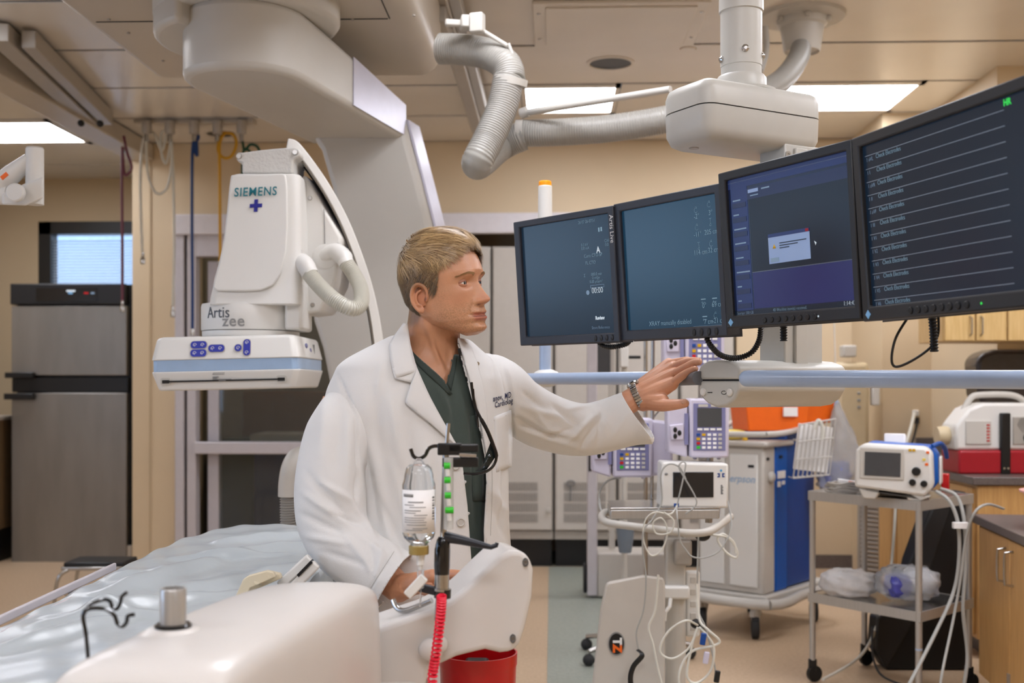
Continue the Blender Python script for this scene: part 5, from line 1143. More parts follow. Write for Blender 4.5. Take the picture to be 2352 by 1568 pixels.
# ================================================================== LEFT BACKGROUND
fd = 8.66
t = thing('steel_refrigerator', 'tall two-door steel medical refrigerator with black control panel, far left', 'refrigerator', tuple(C((165-1176)/F*fd, fd, 0)), PSI)
q = lambda px: (px-165)/F*fd
z_ = lambda py: CH+(HZ-py)/F*fd
MB().bb((q(34), 0.03, .06), (q(304), .75, z_(652))).build('body', 'black', t, bevel=.01)
MB().bb((q(28), -.04, z_(700)), (q(292), .06, z_(652))).build('control_panel', mat('panel_black', '#1a1a1c', .4), t, bevel=.008)
MB().bb((q(88), -.043, z_(692)), (q(228), -.038, z_(662))).build('display', 'black_gloss', t)
for x, c_, w_ in ((168, 'scr_white', 10), (167, 'logo_blue', 5), (203, 'red', 5), (218, 'scr_dim', 4)): MB().bb((q(x-w_), -.046, z_(676 if c_ != 'scr_white' else 671)), (q(x+w_), -.042, z_(672 if c_ != 'scr_white' else 667))).build('indicator', c_, t)
MB().bb((q(30), -.03, z_(862)), (q(294), .03, z_(703))).build('upper_door', 'fridge_steel', t, bevel=.006)
MB().bb((q(30), -.03, z_(1290)), (q(294), .03, z_(902))).build('lower_door', 'fridge_steel', t, bevel=.006)
MB().bb((q(30), -.02, z_(900)), (q(296), .03, z_(866))).build('divider', 'black', t, bevel=.004)
MB().bb((q(22), -.09, z_(868)), (q(86), -.03, z_(855))).build('handle', 'black', t, bevel=.006)
MB().bb((q(20), -.09, z_(917)), (q(86), -.03, z_(903))).build('handle', 'black', t, bevel=.006)
MB().bb((q(34), -.02, .0), (q(304), .7, .12)).build('base_grille', 'beige_metal', t, bevel=.004)
t = thing('side_cupboard', 'low brown cupboard at the left picture edge beside the refrigerator', 'cupboard', tuple(C((-90-1176)/F*8.4, 8.4, 0)), PSI)
MB().bb((-.45, 0, .25), (.20, .5, 1.08)).build('body', mat('shaded_wood', '#6a5338', .5), t, bevel=.005); MB().bb((-.47, -.02, 1.08), (.21, .5, 1.11)).build('top', 'grey_metal', t, bevel=.003)  # wood tone darkened: the shadow at this edge is put into the colour
MB().bb((-.4, .02, .0), (.18, .48, .25)).build('plinth', 'black', t); MB().bb((-.44, -.016, .27), (.19, 0, 1.06)).build('door', 'shaded_wood', t, bevel=.004)
# step stool
t = thing('step_stool', 'low chrome step stool with a black rubber top before the refrigerator', 'stool', tuple(C((232-1176)/F*6.5, 6.5, 0)), PSI)
MB().bb((-.17, -.12, .325), (.17, .12, .35)).build('tread', 'black', t, bevel=.008); MB().bb((-.18, -.13, .305), (.18, .13, .328)).build('tread_frame', 'steel', t, bevel=.006)
for x in (-1, 1):
    for y in (-1, 1):
        MB().tube(smooth_pts([(x*.14, y*.12, .31), (x*.18, y*.14, .28), (x*.20, y*.15, .20), (x*.21, y*.16, .02)], 5), .011, 10).build('leg', 'steel', t); MB().lathe([(.014, 0), (.014, .03)], 12, T((x*.21, y*.16, 0))).build('rubber_tip', 'rubber', t)
# lamp arm joint at upper left
t = thing('ceiling_lamp_arm', 'white jointed ceiling arm entering at the left picture edge', 'arm', tuple(P(80, 440, 3.5)))
A = lambda x, y, d=3.5: P(x, y, d)
MB().cyl(A(80, 470), A(80, 342), .027, 24).build('upright', 'white_plastic', t, ws=True)
MB().cyl(A(80, 342), A(80, 339), .025, 24).build('upright_cap', 'offwhite', t, ws=True)
MB().tube([A(68, 365), A(30, 398), A(-20, 440), A(-160, 520)], [.02, .03, .034, .034], 16).build('slanted_arm', 'white_plastic', t, ws=True)
MB().rings([[A(x, y, 3.46), A(x, y, 3.54)] for x, y in ()] or [[A(5, 445, 3.46), A(5, 445, 3.55), A(5, 470, 3.55), A(5, 470, 3.46)], [A(60, 420, 3.46), A(60, 420, 3.55), A(60, 472, 3.55), A(60, 472, 3.46)], [A(101, 405, 3.46), A(101, 405, 3.55), A(100, 455, 3.55), A(100, 455, 3.46)]]).build('elbow', 'white_plastic', t, ws=True, bevel=.006)
MB().cyl(A(-150, 448), A(20, 448), .03, 20).build('side_tube', 'white_plastic', t, ws=True)
MB().lathe([(.028, 0), (.028, .012), (.024, .016)], 28, T(A(38, 443, 3.44)) @ Rz(PSI) @ Rx(PI/2)).build('pivot_disc', 'white_plastic', t, ws=True)
MB().bb((-.012, -.002, -.006), (.012, .002, .006), T(A(10, 404, 3.44)) @ Rz(PSI) @ Ry(-.7)).build('orange_mark', 'orange', t, ws=True)
MB().cyl(A(-150, 448), A(-150, -600), .035, 16).lathe([(.1, 3.1), (.1, 3.16)], 20, T((A(-150, 0).x, A(-150, 0).y, 0))).build('ceiling_post', 'white_plastic', t, ws=True)
# gas outlets and hoses
zc = CZ
t = thing('gas_outlet_rail', 'ceiling rail with five round gas outlets above the coloured hoses', 'rail', tuple(P(450, 278, 7.8)))
pa, pb = PZ(312, 279, 3.155), PZ(590, 281, 3.155)
MB().bb((pa.x, pa.y-.05, 3.13), (pb.x, pa.y+.05, 3.158)).build('rail', 'beige_metal', t, ws=True, bevel=.004)
ox = {}
for px in (337, 390, 446, 499, 555, 284):
    c = PZ(px, 281, 3.13) if px > 290 else PZ(px, 306, 3.13); ox[px] = c
    MB().lathe([(.028, 3.05), (.034, 3.06), (.034, 3.14)], 18, T((c.x, c.y, 0))).build('outlet', 'grey_metal', t, ws=True); MB().lathe([(.014, 3.0), (.016, 3.05)], 12, T((c.x, c.y, 0))).build('nozzle', 'steel', t, ws=True)
def hose(label, pts, r, m, endm=None):
    o = MB().tube(smooth_pts([P(*p) for p in pts], 8), r, 10).build('gas_hose', m)
    t = thing('gas_hose', label, 'hose', tuple(P(*pts[-1])), group='gas hoses hanging from the ceiling'); o.name = 'tube'; o.parent = t; o.matrix_local = world_of(t).inverted()
    e = P(*pts[-1]); MB().lathe([(.008, -.05), (.016, -.045), (.016, -.01), (.010, .0), (.010, .03)], 12, T(e)).build('connector', endm or 'steel', t, ws=True); return t
D = 7.75
hose('maroon hose hanging beside the wall edge in front of the window', [(284, 312, D), (292, 350, D), (302, 380, D), (298, 395, D), (286, 400, D), (282, 360, D), (281, 340, D), (280, 420, D), (281, 560, D), (281, 700, D)], .010, 'hose_maroon')
hose('white hose looped under the leftmost ceiling outlet, ending above the fridge height', [(338, 300, D), (336, 325, D), (340, 400, D), (358, 442, D), (380, 437, D), (392, 400, D), (394, 350, D), (390, 312, D), (382, 312, D), (372, 345, D), (352, 305, D), (330, 320, D), (323, 400, D), (324, 500, D), (328, 590, D)], .0095, 'hose_white')
hose('white hose with small loop hanging down the pillar edge to a grey plug', [(391, 300, D), (372, 305, D), (370, 345, D), (381, 375, D), (390, 340, D), (392, 310, D), (398, 400, D), (400, 560, D), (397, 712, D)], .0095, 'hose_white')
hose('dark blue hose knotted near the ceiling, hanging down beside the door frame', [(446, 300, D), (456, 315, D), (446, 335, D), (453, 358, D), (450, 318, D), (442, 350, D), (441, 500, D), (442, 640, D), (442, 755, D)], .011, 'hose_blue')
hose('yellow hose with one round loop behind the detector neck', [(499, 300, D), (515, 305, D), (535, 308, D), (543, 330, D), (532, 358, D), (513, 362, D), (501, 345, D), (505, 320, D), (520, 303, D), (508, 318, D), (504, 350, D), (505, 470, D), (506, 600, D)], .011, 'hose_yellow')
hose('dark green hose curling behind the top of the detector neck', [(555, 300, D), (558, 330, D), (562, 345, D), (575, 332, D), (590, 336, D), (596, 350, D), (580, 352, D), (560, 345, D), (556, 420, D), (556, 560, D)], .010, 'hose_green')
# ================================================================== INFUSION STAND AND CARTS
t = thing('equipment_stand', 'white tall narrow equipment post with flat box, standing before the grey cabinets', 'stand', tuple(P(1385, 1372, 7.14)))
t.location.z = 0
q7 = lambda px, py: P(px, py, 7.14)
MB().bb((q7(1349, 0).x, q7(1349, 0).y, .02), (q7(1372, 0).x, q7(1349, 0).y+.1, 2.3)).build('post', 'alu', t, ws=True, bevel=.006)
MB().bb((q7(1400, 0).x, q7(1349, 0).y+.12, .3), (q7(1415, 0).x, q7(1349, 0).y+.15, 2.3)).build('rear_post', 'offwhite', t, ws=True, bevel=.004)
MB().bb((q7(1371, 0).x, q7(1349, 0).y+.01, .01), (q7(1560, 0).x, q7(1349, 0).y+.3, q7(0, 1270).z)).build('base_box', 'cabinet_grey', t, ws=True, bevel=.012)
MB().bb((q7(1373, 0).x, q7(1349, 0).y+.10, q7(0, 855).z), (q7(1404, 0).x, q7(1349, 0).y+.14, q7(0, 560).z)).build('dark_panel', 'screen_grey', t, ws=True)
MB().bb((q7(1352, 0).x, q7(1349, 0).y-.012, q7(0, 1082).z), (q7(1358, 0).x, q7(1349, 0).y, q7(0, 1035).z)).build('pull_handle', 'black', t, ws=True, bevel=.003)
MB().bb((q7(1340, 0).x, q7(1349, 0).y+.02, .03), (q7(1349, 0).x, q7(1349, 0).y+.1, .22)).build('foot_wheel', 'rubber', t, ws=True, bevel=.02)
t = thing('drip_stand', 'slim chrome drip stand with a white clamp behind the hand rail', 'IV pole', tuple(P(1482, 1300, 5.6))); t.location.z = 0
for px, r in ((1434, .014), (1483, .010)):
    a = P(px, 600, 5.6); MB().cyl((a.x, a.y, .12), (a.x, a.y, 2.0), r, 14).build('pole', 'steel' if r < .012 else 'offwhite', t, ws=True)
a = P(1434, 820, 5.58); MB().bb((-.02, -.02, -.05), (.02, .03, .05), T(a)).build('clamp', 'white_plastic', t, ws=True, bevel=.005); MB().cyl(a, a+RT*.08, .008, 8).build('clamp_screw', 'black', t, ws=True)
a = P(1455, 600, 5.6)
for k in range(5): MB().tube([(a.x, a.y, .12), (a.x+.28*math.cos(k*1.257), a.y+.28*math.sin(k*1.257), .07)], [.016, .012], 10).build('foot', 'steel', t, ws=True); MB().ball((a.x+.28*math.cos(k*1.257), a.y+.28*math.sin(k*1.257), .03), .03, 12, 8).build('castor', 'rubber', t, ws=True)
MB().bb((-.13, -.02, .10), (.13, .04, .145), T((a.x, a.y, 0))).build('crossbar', 'grey_metal', t, ws=True, bevel=.006)
MB().tube([P(1436, 1208, 5.5), P(1436, 1240, 5.5), P(1436, 1268, 5.5)], [.045, .04, .03], 14).build('lift_knob', mat('steel_blue', '#6f7a86', .4), t, ws=True)
# main cart
D4 = 4.0; Q = lambda x, y, d=D4: P(x, y, d)
ct = thing('vitals_cart', 'white rolling pole cart with curved basket rail carrying the small white monitor', 'medical cart', tuple(Q(1550, 1500))); ct.location.z = 0
b = Q(1550, 0)
MB().bb((-.036, -.025, .08), (.036, .03, .82), T((b.x, b.y, 0)) @ TM).build('column', 'offwhite', ct, ws=True, bevel=.008)
MB().cyl((b.x, b.y, .08), (b.x, b.y, .62), .038, 20).build('lower_tube', 'offwhite', ct, ws=True)
MB().bb((-.05, -.04, -.015), (.05, .04, .03), T(Q(1548, 1362, 3.98)) @ TM).build('clamp', 'white_plastic', ct, ws=True, bevel=.008)
MB().tube([Q(1540, 1375, 3.94), Q(1538, 1392, 3.92), Q(1528, 1405, 3.9), Q(1526, 1425, 3.9)], .007, 10).build('clamp_lever', 'white_plastic', ct, ws=True)
for k in range(5):
    a = k*1.257+.5; e = Vector((b.x+.30*math.cos(a), b.y+.30*math.sin(a), .065)); MB().tube([(b.x, b.y, .11), tuple(e)], [.03, .02], 10).build('foot', 'offwhite', ct, ws=True)
    MB().lathe([(.01, -.014), (.032, -.012), (.033, 0), (.032, .012), (.01, .014)], 16, T((e.x, e.y, .033)) @ Rz(a) @ Rx(PI/2)).build('castor_wheel', 'rubber', ct, ws=True)
rail = [(1425, 1178, 4.15), (1392, 1176, 4.10), (1382, 1188, 4.0), (1396, 1200, 3.9), (1450, 1208, 3.86), (1530, 1218, 3.84), (1585, 1224, 3.83), (1628, 1220, 3.85), (1655, 1204, 3.95), (1678, 1186, 4.1)]
MB().tube(smooth_pts([P(*p) for p in rail], 6), .0135, 14).build('basket_rail', 'offwhite', ct, ws=True)
rs = [P(1388, 1160, 4.2), P(1660, 1166, 4.2), P(1665, 1188, 3.98), P(1400, 1178, 3.92)]
zt_ = Q(0, 1165).z
tp_ = [(1395, 4.16), (1655, 4.2), (1652, 3.92), (1402, 3.90)]
vs = [P(x, 1176, d) for x, d in tp_]
for v_ in vs: v_.z = .925
MB().rings([vs, [v_+Vector((0, 0, .006)) for v_ in vs]]).build('tray', 'steel', ct, ws=True, bevel=.002)
vs2 = [v_-Vector((0, 0, .035)) for v_ in vs]; MB().rings([vs2, [v_-Vector((0, 0, .001)) for v_ in vs]]).build('tray_skirt', 'steel_brushed', ct, ws=True, bevel=.004)
MB().cyl(P(1628, 1200, 4.1), P(1631, 1030, 4.1), .013, 14).build('steel_pole', 'steel_brushed', ct, ws=True)
MB().cyl(P(1497, 1200, 4.2), P(1500, 760, 4.2), .007, 12).build('steel_pole', 'steel', ct, ws=True)
MB().bb((-.025, -.02, -.115), (.025, .02, .115), T(Q(1590, 1385, 4.0)) @ TM).build('power_strip', 'white_plastic', ct, ws=True, bevel=.008)
for k in range(5): MB().bb((-.010, -.022, -.010), (.010, -.018, .010), T(Q(1590, 1330+k*27, 4.0)) @ TM).build('socket', 'offwhite', ct, ws=True, bevel=.001)
MB().bb((-.03, -.02, -.05), (.03, .03, .04), T(Q(1568, 1265, 3.96)) @ TM).build('hook_box', 'grey_metal', ct, ws=True, bevel=.008)
for (x, y, s_) in ((1614, 1228, .028), (1600, 1432, .022)): MB().ball(Q(x, y, 3.93), (s_, s_*.7, s_*.8), 10, 8).build('cable_strap', 'black', ct, ws=True)
# board with emblem
t = thing('board_with_emblem', 'large white board with a round black TZ emblem leaning by the cart', 'board', tuple(P(1440, 1500, 3.85))); t.location.z = 0
bp = [(1392, 1344), (1398, 1338), (1478, 1322), (1524, 1327), (1528, 1340), (1528, 1790), (1340, 1790), (1362, 1568), (1380, 1400)]
m = MB(); n = len(bp); vs = [P(x, y, 3.86) for x, y in bp]
zmin = 0.0
for v_ in vs: v_.z = max(zmin, v_.z)
m.add(vs+[q_+FW*.03 for q_ in vs], [tuple(range(n)), tuple(range(n, 2*n))[::-1]]+[(i, (i+1) % n, n+(i+1) % n, n+i) for i in range(n)])
m.build('panel', 'cabinet_grey', t, ws=True, bevel=.006)
EM = T(P(1416, 1478, 3.858)) @ TM @ Rx(PI/2)
MB().lathe([(.0285, -.001), (.0285, .0006)], 32, EM @ Matrix.Diagonal((1, 1.42, 1, 1))).build('emblem_rim', 'grey_ink', t, ws=True)
MB().lathe([(.025, 0), (.025, .0012)], 32, EM @ Matrix.Diagonal((1, 1.42, 1, 1))).build('emblem', 'black', t, ws=True)
ptext('emblem_lettering', 'T', .040, 'white_ink', t, 1409, 1465, 3.855, ry=PI/2, bold=.0022); ptext('emblem_lettering', 'Z', .040, mat('orange_ink', '#f06a1c', .5) and 'orange_ink', t, 1409, 1480, 3.855, ry=PI/2, bold=.0022)
st = [P(1465, 1492, 3.82), P(1475, 1505, 3.8), P(1455, 1530, 3.8), P(1448, 1560, 3.8), P(1455, 1600, 3.8)]
MB().tube(smooth_pts(st, 6), .009, 8, squash=.3).build('black_strap', 'black', t, ws=True)
# small white monitor
vm = thing('vitals_monitor', 'small white monitor with a dark screen on the cart tray', 'medical monitor', tuple(P(1592, 1176, 3.95)), PSI); vm.location.z = .931
w_ = 157/F*3.9/2; h_ = (1180-1077)/F*3.9
MB().prism([(-w_, 0), (w_, -.004), (w_, h_-.004), (-w_+.005, h_+.002)], -.03, .09).build('housing', 'white_plastic', vm, bevel=.008)
MB().bb((-w_+.043, -.033, .034), (w_-.052, -.029, .122)).build('screen', 'screen_off', vm, bevel=.002)
MB().bb((-w_+.046, -.031, .002), (-w_+.064, -.028, .014)).build('blue_socket', 'blue_dark', vm, bevel=.002)
mx_ = w_-.026
for sx_ in (-1, 1): MB().bb((mx_+sx_*.006-.002, -.0315, .104), (mx_+sx_*.006+.002, -.030, .118)).bb((mx_+sx_*.009-.0035, -.0315, .104), (mx_+sx_*.009+.0035, -.030, .108)).bb((mx_+sx_*.009-.0035, -.0315, .114), (mx_+sx_*.009+.0035, -.030, .118)).build('logo_bracket', 'blue_dark', vm)
MB().lathe([(.004, 0), (.004, .0012)], 14, T((mx_, -.030, .127)) @ Rx(PI/2)).build('logo_dot', mat('cyan_dot', '#2a9ad0', .4), vm)
for k in range(6): MB().bb((mx_-.001, -.0312, .046+k*.0055), (mx_+.007-(k % 2)*.002, -.0300, .0492+k*.0055)).build('side_mark', 'dark_ink', vm)
MB().ball((-w_+.02, -.03, .115), (.006, .003, .005), 10, 6).build('knob', 'grey_ink', vm)
# infusion pumps
def pump(label, cx, top, bot, d, left=True, grp=True):
    s_ = d/F; t = thing('infusion_pump', label, 'infusion pump', tuple(P(cx, bot, d)), PSI, group='lilac infusion pumps')
    H = (bot-top)*s_; W = 46*s_
    MB().prism([(-W*.98, .0), (W*.98, .0), (W, H), (-W, H)], -.02, .09).build('housing', 'lilac', t, bevel=.008)
    MB().bb((-W*.80, -.0225, H*.12), (W*.80, -.019, H*.92)).build('face_plate', 'lilac_dark', t, bevel=.003)
    MB().bb((-W*.60, -.0245, H*.52), (W*.60, -.022, H*.84)).build('display', 'screen_grey', t)
    for k in range(2): MB().bb((-W*.55+k*W*.62, -.0245, H*.86), (-W*.08+k*W*.62, -.022, H*.905)).build('lamp_strip', 'offwhite', t)
    for k in range(4): MB().bb((-W*.60+k*W*.32, -.0255, H*.465), (-W*.36+k*W*.32, -.022, H*.50)).build('soft_key', 'paper', t)
    for r in range(4):
        for c_ in range(5):
            m_ = 'paper' if 0 < c_ < 4 else (('green', 'red', 'yellow', 'blue_dark')[r] if c_ == 0 else 'offwhite')
            if r == 3 and c_ == 1: m_ = 'yellow'
            MB().bb((-W*.64+c_*W*.27, -.0255, H*(.155+.072*r)), (-W*.47+c_*W*.27, -.022, H*(.195+.072*r))).build('key', m_, t)
    for x in (-W*.6, W*.6): MB().ball((x, .03, -.004), (.008, .008, .006), 8, 6).build('foot', 'lilac', t)
    if left:
        MB().prism([(-W-.075, .02), (-W-.006, .0), (-W-.004, H*.93), (-W-.02, H*.97), (-W-.076, H*.92)], -.015, .07).build('module', 'lilac', t, bevel=.007)
        MB().prism([(-W-.065, H*.30), (-W-.02, H*.30), (-W-.02, H*.58), (-W-.07, H*.55)], -.024, -.01).build('module_door', 'lilac', t, bevel=.004)
        for k in range(4): MB().ball((-W-.045+.010*math.cos(k*2.1), -.025, H*.42+.013*math.sin(k*2.1)), (.007, .003, .010), 8, 6).build('latch_piece', 'black', t)
        MB().bb((-W-.016, -.02, H*.22), (-W-.003, -.012, H*.75)).build('tubing_channel', 'lilac_dark', t)
    return t
p1 = pump('lilac infusion pump hanging right below the doctor hand, beside the hub', 1627, 915, 1050, 4.0)
MB().bb((-.13, -.018, .19), (-.075, -.012, .196)).build('pink_strip', mat('magenta', '#e0329a', .4), p1)
p2 = pump('lilac infusion pump half hidden under the doctor raised sleeve', 1452, 960, 1095, 4.15)
MB().prism([(.07, .0), (.15, .02), (.15, .20), (.07, .21)], .0, .12).build('side_body', 'lilac', p2, bevel=.01)
MB().tube([(.08, 0, .22), (.10, 0, .245), (.15, 0, .245), (.14, 0, .22)], .0035, 8).build('wire_loop', 'steel', p2)
p3 = pump('lilac infusion pump partly hidden behind the monitor lower edge', 1617, 690, 860, 4.1)
MB().bb((-.02, .07, -.02), (.03, .12, .32), T(P(1628, 1050, 4.1)) @ TM).build('mounting_pole', 'grey_metal', p1, ws=True, bevel=.005)
MB().cyl(P(1560, 1015, 4.15), P(1515, 1018, 4.2), .016, 12).build('side_post', 'white_plastic', p1, ws=True)
# loose grey cables over cart
cs = [([(1575, 1100, 3.84), (1560, 1072, 3.84), (1535, 1066, 3.84), (1518, 1090, 3.84), (1520, 1150, 3.84), (1500, 1190, 3.82), (1480, 1215, 3.8), (1476, 1260, 3.8), (1484, 1330, 3.8), (1478, 1400, 3.8), (1462, 1450, 3.8), (1466, 1490, 3.8)], .0028, 'long grey cable drooping left of the cart column to the black strap'),
      ([(1556, 1160, 3.84), (1540, 1180, 3.82), (1505, 1176, 3.8), (1482, 1195, 3.8), (1478, 1240, 3.8), (1495, 1275, 3.8), (1520, 1262, 3.8), (1533, 1220, 3.8), (1520, 1190, 3.8), (1500, 1200, 3.8), (1508, 1225, 3.8), (1540, 1222, 3.79), (1547, 1195, 3.79), (1525, 1176, 3.79)], .0028, 'grey cable loops hanging over the white basket rail'),
      ([(1553, 1162, 3.84), (1556, 1190, 3.8), (1562, 1240, 3.8), (1575, 1262, 3.8), (1590, 1278, 3.8), (1620, 1280, 3.8), (1655, 1262, 3.8), (1680, 1210, 3.82), (1672, 1150, 3.86)], .0026, 'grey cable sweeping from monitor socket round under rail'),
      ([(1615, 1225, 3.9), (1640, 1228, 3.85), (1672, 1235, 3.85), (1692, 1262, 3.85), (1690, 1280, 3.85), (1668, 1268, 3.85), (1648, 1240, 3.85), (1660, 1226, 3.85), (1685, 1245, 3.85), (1690, 1270, 3.85)], .004, 'white cable coil hanging from black strap at rail end'),
      ([(1512, 1320, 3.8), (1505, 1400, 3.8), (1490, 1440, 3.8), (1500, 1480, 3.8), (1510, 1530, 3.8), (1525, 1590, 3.8)], .004, 'white cord running down in front of the emblem board'),
      ([(1600, 1340, 3.85), (1606, 1420, 3.82), (1625, 1445, 3.8), (1652, 1470, 3.8), (1640, 1482, 3.8), (1590, 1495, 3.8), (1565, 1530, 3.8), (1560, 1568, 3.8), (1575, 1590, 3.8)], .0045, 'white power cord bundle loop right of the cart column'),
      ([(1602, 1435, 3.85), (1575, 1425, 3.8), (1540, 1445, 3.8), (1520, 1475, 3.8), (1518, 1500, 3.8), (1545, 1512, 3.8), (1580, 1490, 3.8), (1600, 1450, 3.8)], .004, 'white cord looping across the cart column'),
      ([(1606, 1440, 3.82), (1625, 1460, 3.8), (1640, 1490, 3.8), (1632, 1540, 3.8), (1600, 1568, 3.8), (1578, 1550, 3.8), (1590, 1480, 3.8), (1603, 1440, 3.8)], .0045, 'large white cord loop low beside the cart'),
      ([(1604, 1230, 3.9), (1602, 1320, 3.88), (1604, 1400, 3.86), (1620, 1440, 3.85), (1636, 1500, 3.85), (1645, 1550, 3.85)], .003, 'thin grey cord falling right of the power strip'),
      ([(1400, 1195, 4.1), (1380, 1170, 4.15), (1378, 1130, 4.2), (1395, 1105, 4.2), (1425, 1095, 4.15)], .004, 'black-grey cable curving from the left pump to the tray'),
      ([(1575, 1180, 3.84), (1600, 1150, 3.83), (1560, 1075, 3.83), (1575, 1068, 3.83), (1555, 1160, 3.83)], .0026, 'grey lead hanging across the small monitor screen')]
for pts, r, l_ in cs:
    o = MB().tube(smooth_pts([P(*p) for p in pts], 8), r, 8).build('cable', 'cable_grey' if 'white' not in l_ else 'hose_white'); tag(o, l_, 'cable', 'cables and cords on the vitals cart')
for (x, y, m_, l_) in ((1615, 1467, 'blue_dark', 'blue connector plug hanging among the white cords'), (1647, 1553, 'black', 'black plug at the end of a cord low beside cart'), (1622, 1510, 'lilac', 'pale violet plug hanging among the white cords')):
    o = MB().bb((-.009, -.007, -.02), (.009, .007, .02), T(P(x, y, 3.79)) @ Ry(.15)).build('connector_plug', m_, None, bevel=.003); tag(o, l_, 'plug')
# ================================================================== THE DOCTOR
from mathutils.bvhtree import BVHTree
def attr_mat(name, rough, spec_sss=0, sheen=0, nz=.06, nscale=60, bump=.15, bscale=200, bdist=.001):
    m = bpy.data.materials.new(name); m.use_nodes = True; MATS[name] = m; nt = m.node_tree; b = nt.nodes['Principled BSDF']; L = nt.links.new
    a = nt.nodes.new('ShaderNodeAttribute'); a.attribute_name = 'tint'
    n = nt.nodes.new('ShaderNodeTexNoise'); n.inputs['Scale'].default_value = nscale; n.inputs['Detail'].default_value = 5
    tc = nt.nodes.new('ShaderNodeTexCoord'); L(tc.outputs['Object'], n.inputs[0])
    mx = nt.nodes.new('ShaderNodeMix'); mx.data_type = 'RGBA'; mx.blend_type = 'MULTIPLY'; mx.inputs[0].default_value = 1
    rp = nt.nodes.new('ShaderNodeMapRange'); rp.inputs[1].default_value = .3; rp.inputs[2].default_value = .7; rp.inputs[3].default_value = 1-nz; rp.inputs[4].default_value = 1+nz
    L(n.outputs[0], rp.inputs[0]); L(a.outputs['Color'], mx.inputs[6]); L(rp.outputs[0], mx.inputs[7]); L(mx.outputs[2], b.inputs['Base Color'])
    b.inputs['Roughness'].default_value = rough; b.inputs['Sheen Weight'].default_value = sheen
    if spec_sss: b.inputs['Subsurface Weight'].default_value = spec_sss; b.inputs['Subsurface Radius'].default_value = (.012, .004, .002); b.inputs['Subsurface Scale'].default_value = .6
    n2 = nt.nodes.new('ShaderNodeTexNoise'); n2.inputs['Scale'].default_value = bscale; L(tc.outputs['Object'], n2.inputs[0])
    bp = nt.nodes.new('ShaderNodeBump'); bp.inputs['Strength'].default_value = bump; bp.inputs['Distance'].default_value = bdist; L(n2.outputs[0], bp.inputs['Height']); L(bp.outputs[0], b.inputs['Normal'])
    return m
attr_mat('skin', .42, .12, nz=.05, nscale=45, bump=.25, bscale=380)
mat('coat', '#dddcda', .75, noise=.015, nscale=12, bump=.12, bscale=420, sheen=.2)
mat('scrub', '#3f4b45', .8, noise=.06, nscale=25, bump=.15, bscale=500, sheen=.3)
mat('scrub_dark', '#343e39', .8); mat('eye_white', '#d9d2ca', .2, coat=.6); mat('iris', '#3a2c20', .15, coat=1); mat('pupil', '#0a0a0a', .1, coat=1)
attr_mat('hair_top', .36, nz=.08, nscale=300, bump=0); attr_mat('hair_side', .5, nz=.1, nscale=300, bump=0); mat('brow', '#a07a50', .6)
mat('hair_under', '#86694a', .6, noise=.4, nscale=200, col2='#5f4a32')
def evaluate(mb, voxel, smooth_it=0, sm=.5):
    me = bpy.data.meshes.new('t'); me.from_pydata([tuple(v) for v in mb.v], [], mb.f); me.update()
    bm = bmesh.new(); bm.from_mesh(me); bmesh.ops.recalc_face_normals(bm, faces=bm.faces); bm.to_mesh(me); bm.free()
    o = bpy.data.objects.new('t', me); COL.objects.link(o)
    r = o.modifiers.new('r', 'REMESH'); r.mode = 'VOXEL'; r.voxel_size = voxel; r.adaptivity = 0
    if smooth_it: s = o.modifiers.new('s', 'SMOOTH'); s.iterations = smooth_it; s.factor = sm
    dg = bpy.context.evaluated_depsgraph_get(); dg.update()
    out = bpy.data.meshes.new_from_object(o.evaluated_get(dg)); bpy.data.objects.remove(o)
    return out
def arrays(me):
    n = len(me.vertices); v = np.empty(n*3, np.float32); me.vertices.foreach_get('co', v); v = v.reshape(-1, 3)
    nn = np.empty(n*3, np.float32); me.vertices.foreach_get('normal', nn); return v.astype(np.float64), nn.reshape(-1, 3).astype(np.float64)
def project(v):
    R_ = np.array([RT.x, RT.y, 0]); Fw = np.array([FW.x, FW.y, 0]); x = v@R_; d = v@Fw
    return np.stack([1176+F*x/d, HZ-F*(v[:, 2]-CH)/d], 1), d
def setv(me, v): me.vertices.foreach_set('co', v.astype(np.float32).ravel()); me.update()
def finish(me, name, m, parent, label=None, solid=0, smooth=True):
    me.name = name; me.materials.clear(); me.materials.append(MATS[m])
    if smooth: me.polygons.foreach_set('use_smooth', [True]*len(me.polygons))
    o = bpy.data.objects.new(name, me); COL.objects.link(o)
    inv = world_of(parent).inverted(); me.transform(inv); o.parent = parent
    if solid: md = o.modifiers.new('solid', 'SOLIDIFY'); md.thickness = solid; md.offset = -1
    if label: o['label'] = label
    return o
def crease(v, nn, lines, back=False):
    pr, d = project(v); pos = v.copy(); view = np.array([0, 0, CH])-v; view /= np.linalg.norm(view, axis=1)[:, None]
    fac = np.clip((nn*view).sum(1)*3+.3, 0, 1); disp = np.zeros(len(v))
    for (x1, y1, x2, y2, w_, a) in lines:
        dx, dy = x2-x1, y2-y1; L2 = dx*dx+dy*dy; t = np.clip(((pr[:, 0]-x1)*dx+(pr[:, 1]-y1)*dy)/L2, 0, 1)
        e = np.hypot(pr[:, 0]-x1-dx*t, pr[:, 1]-y1-dy*t); taper = np.sqrt(np.clip(np.sin(PI*np.clip(t, .02, .98)), 0, 1))
        disp += a*.0015*np.exp(-(e/(w_*.85))**2)*taper
    return pos+nn*(disp*fac)[:, None]
dc_ = thing('person', 'blond man in a white coat over dark green scrubs, one hand on the boom', 'person', tuple(C(-.21, 2.55, 0)))
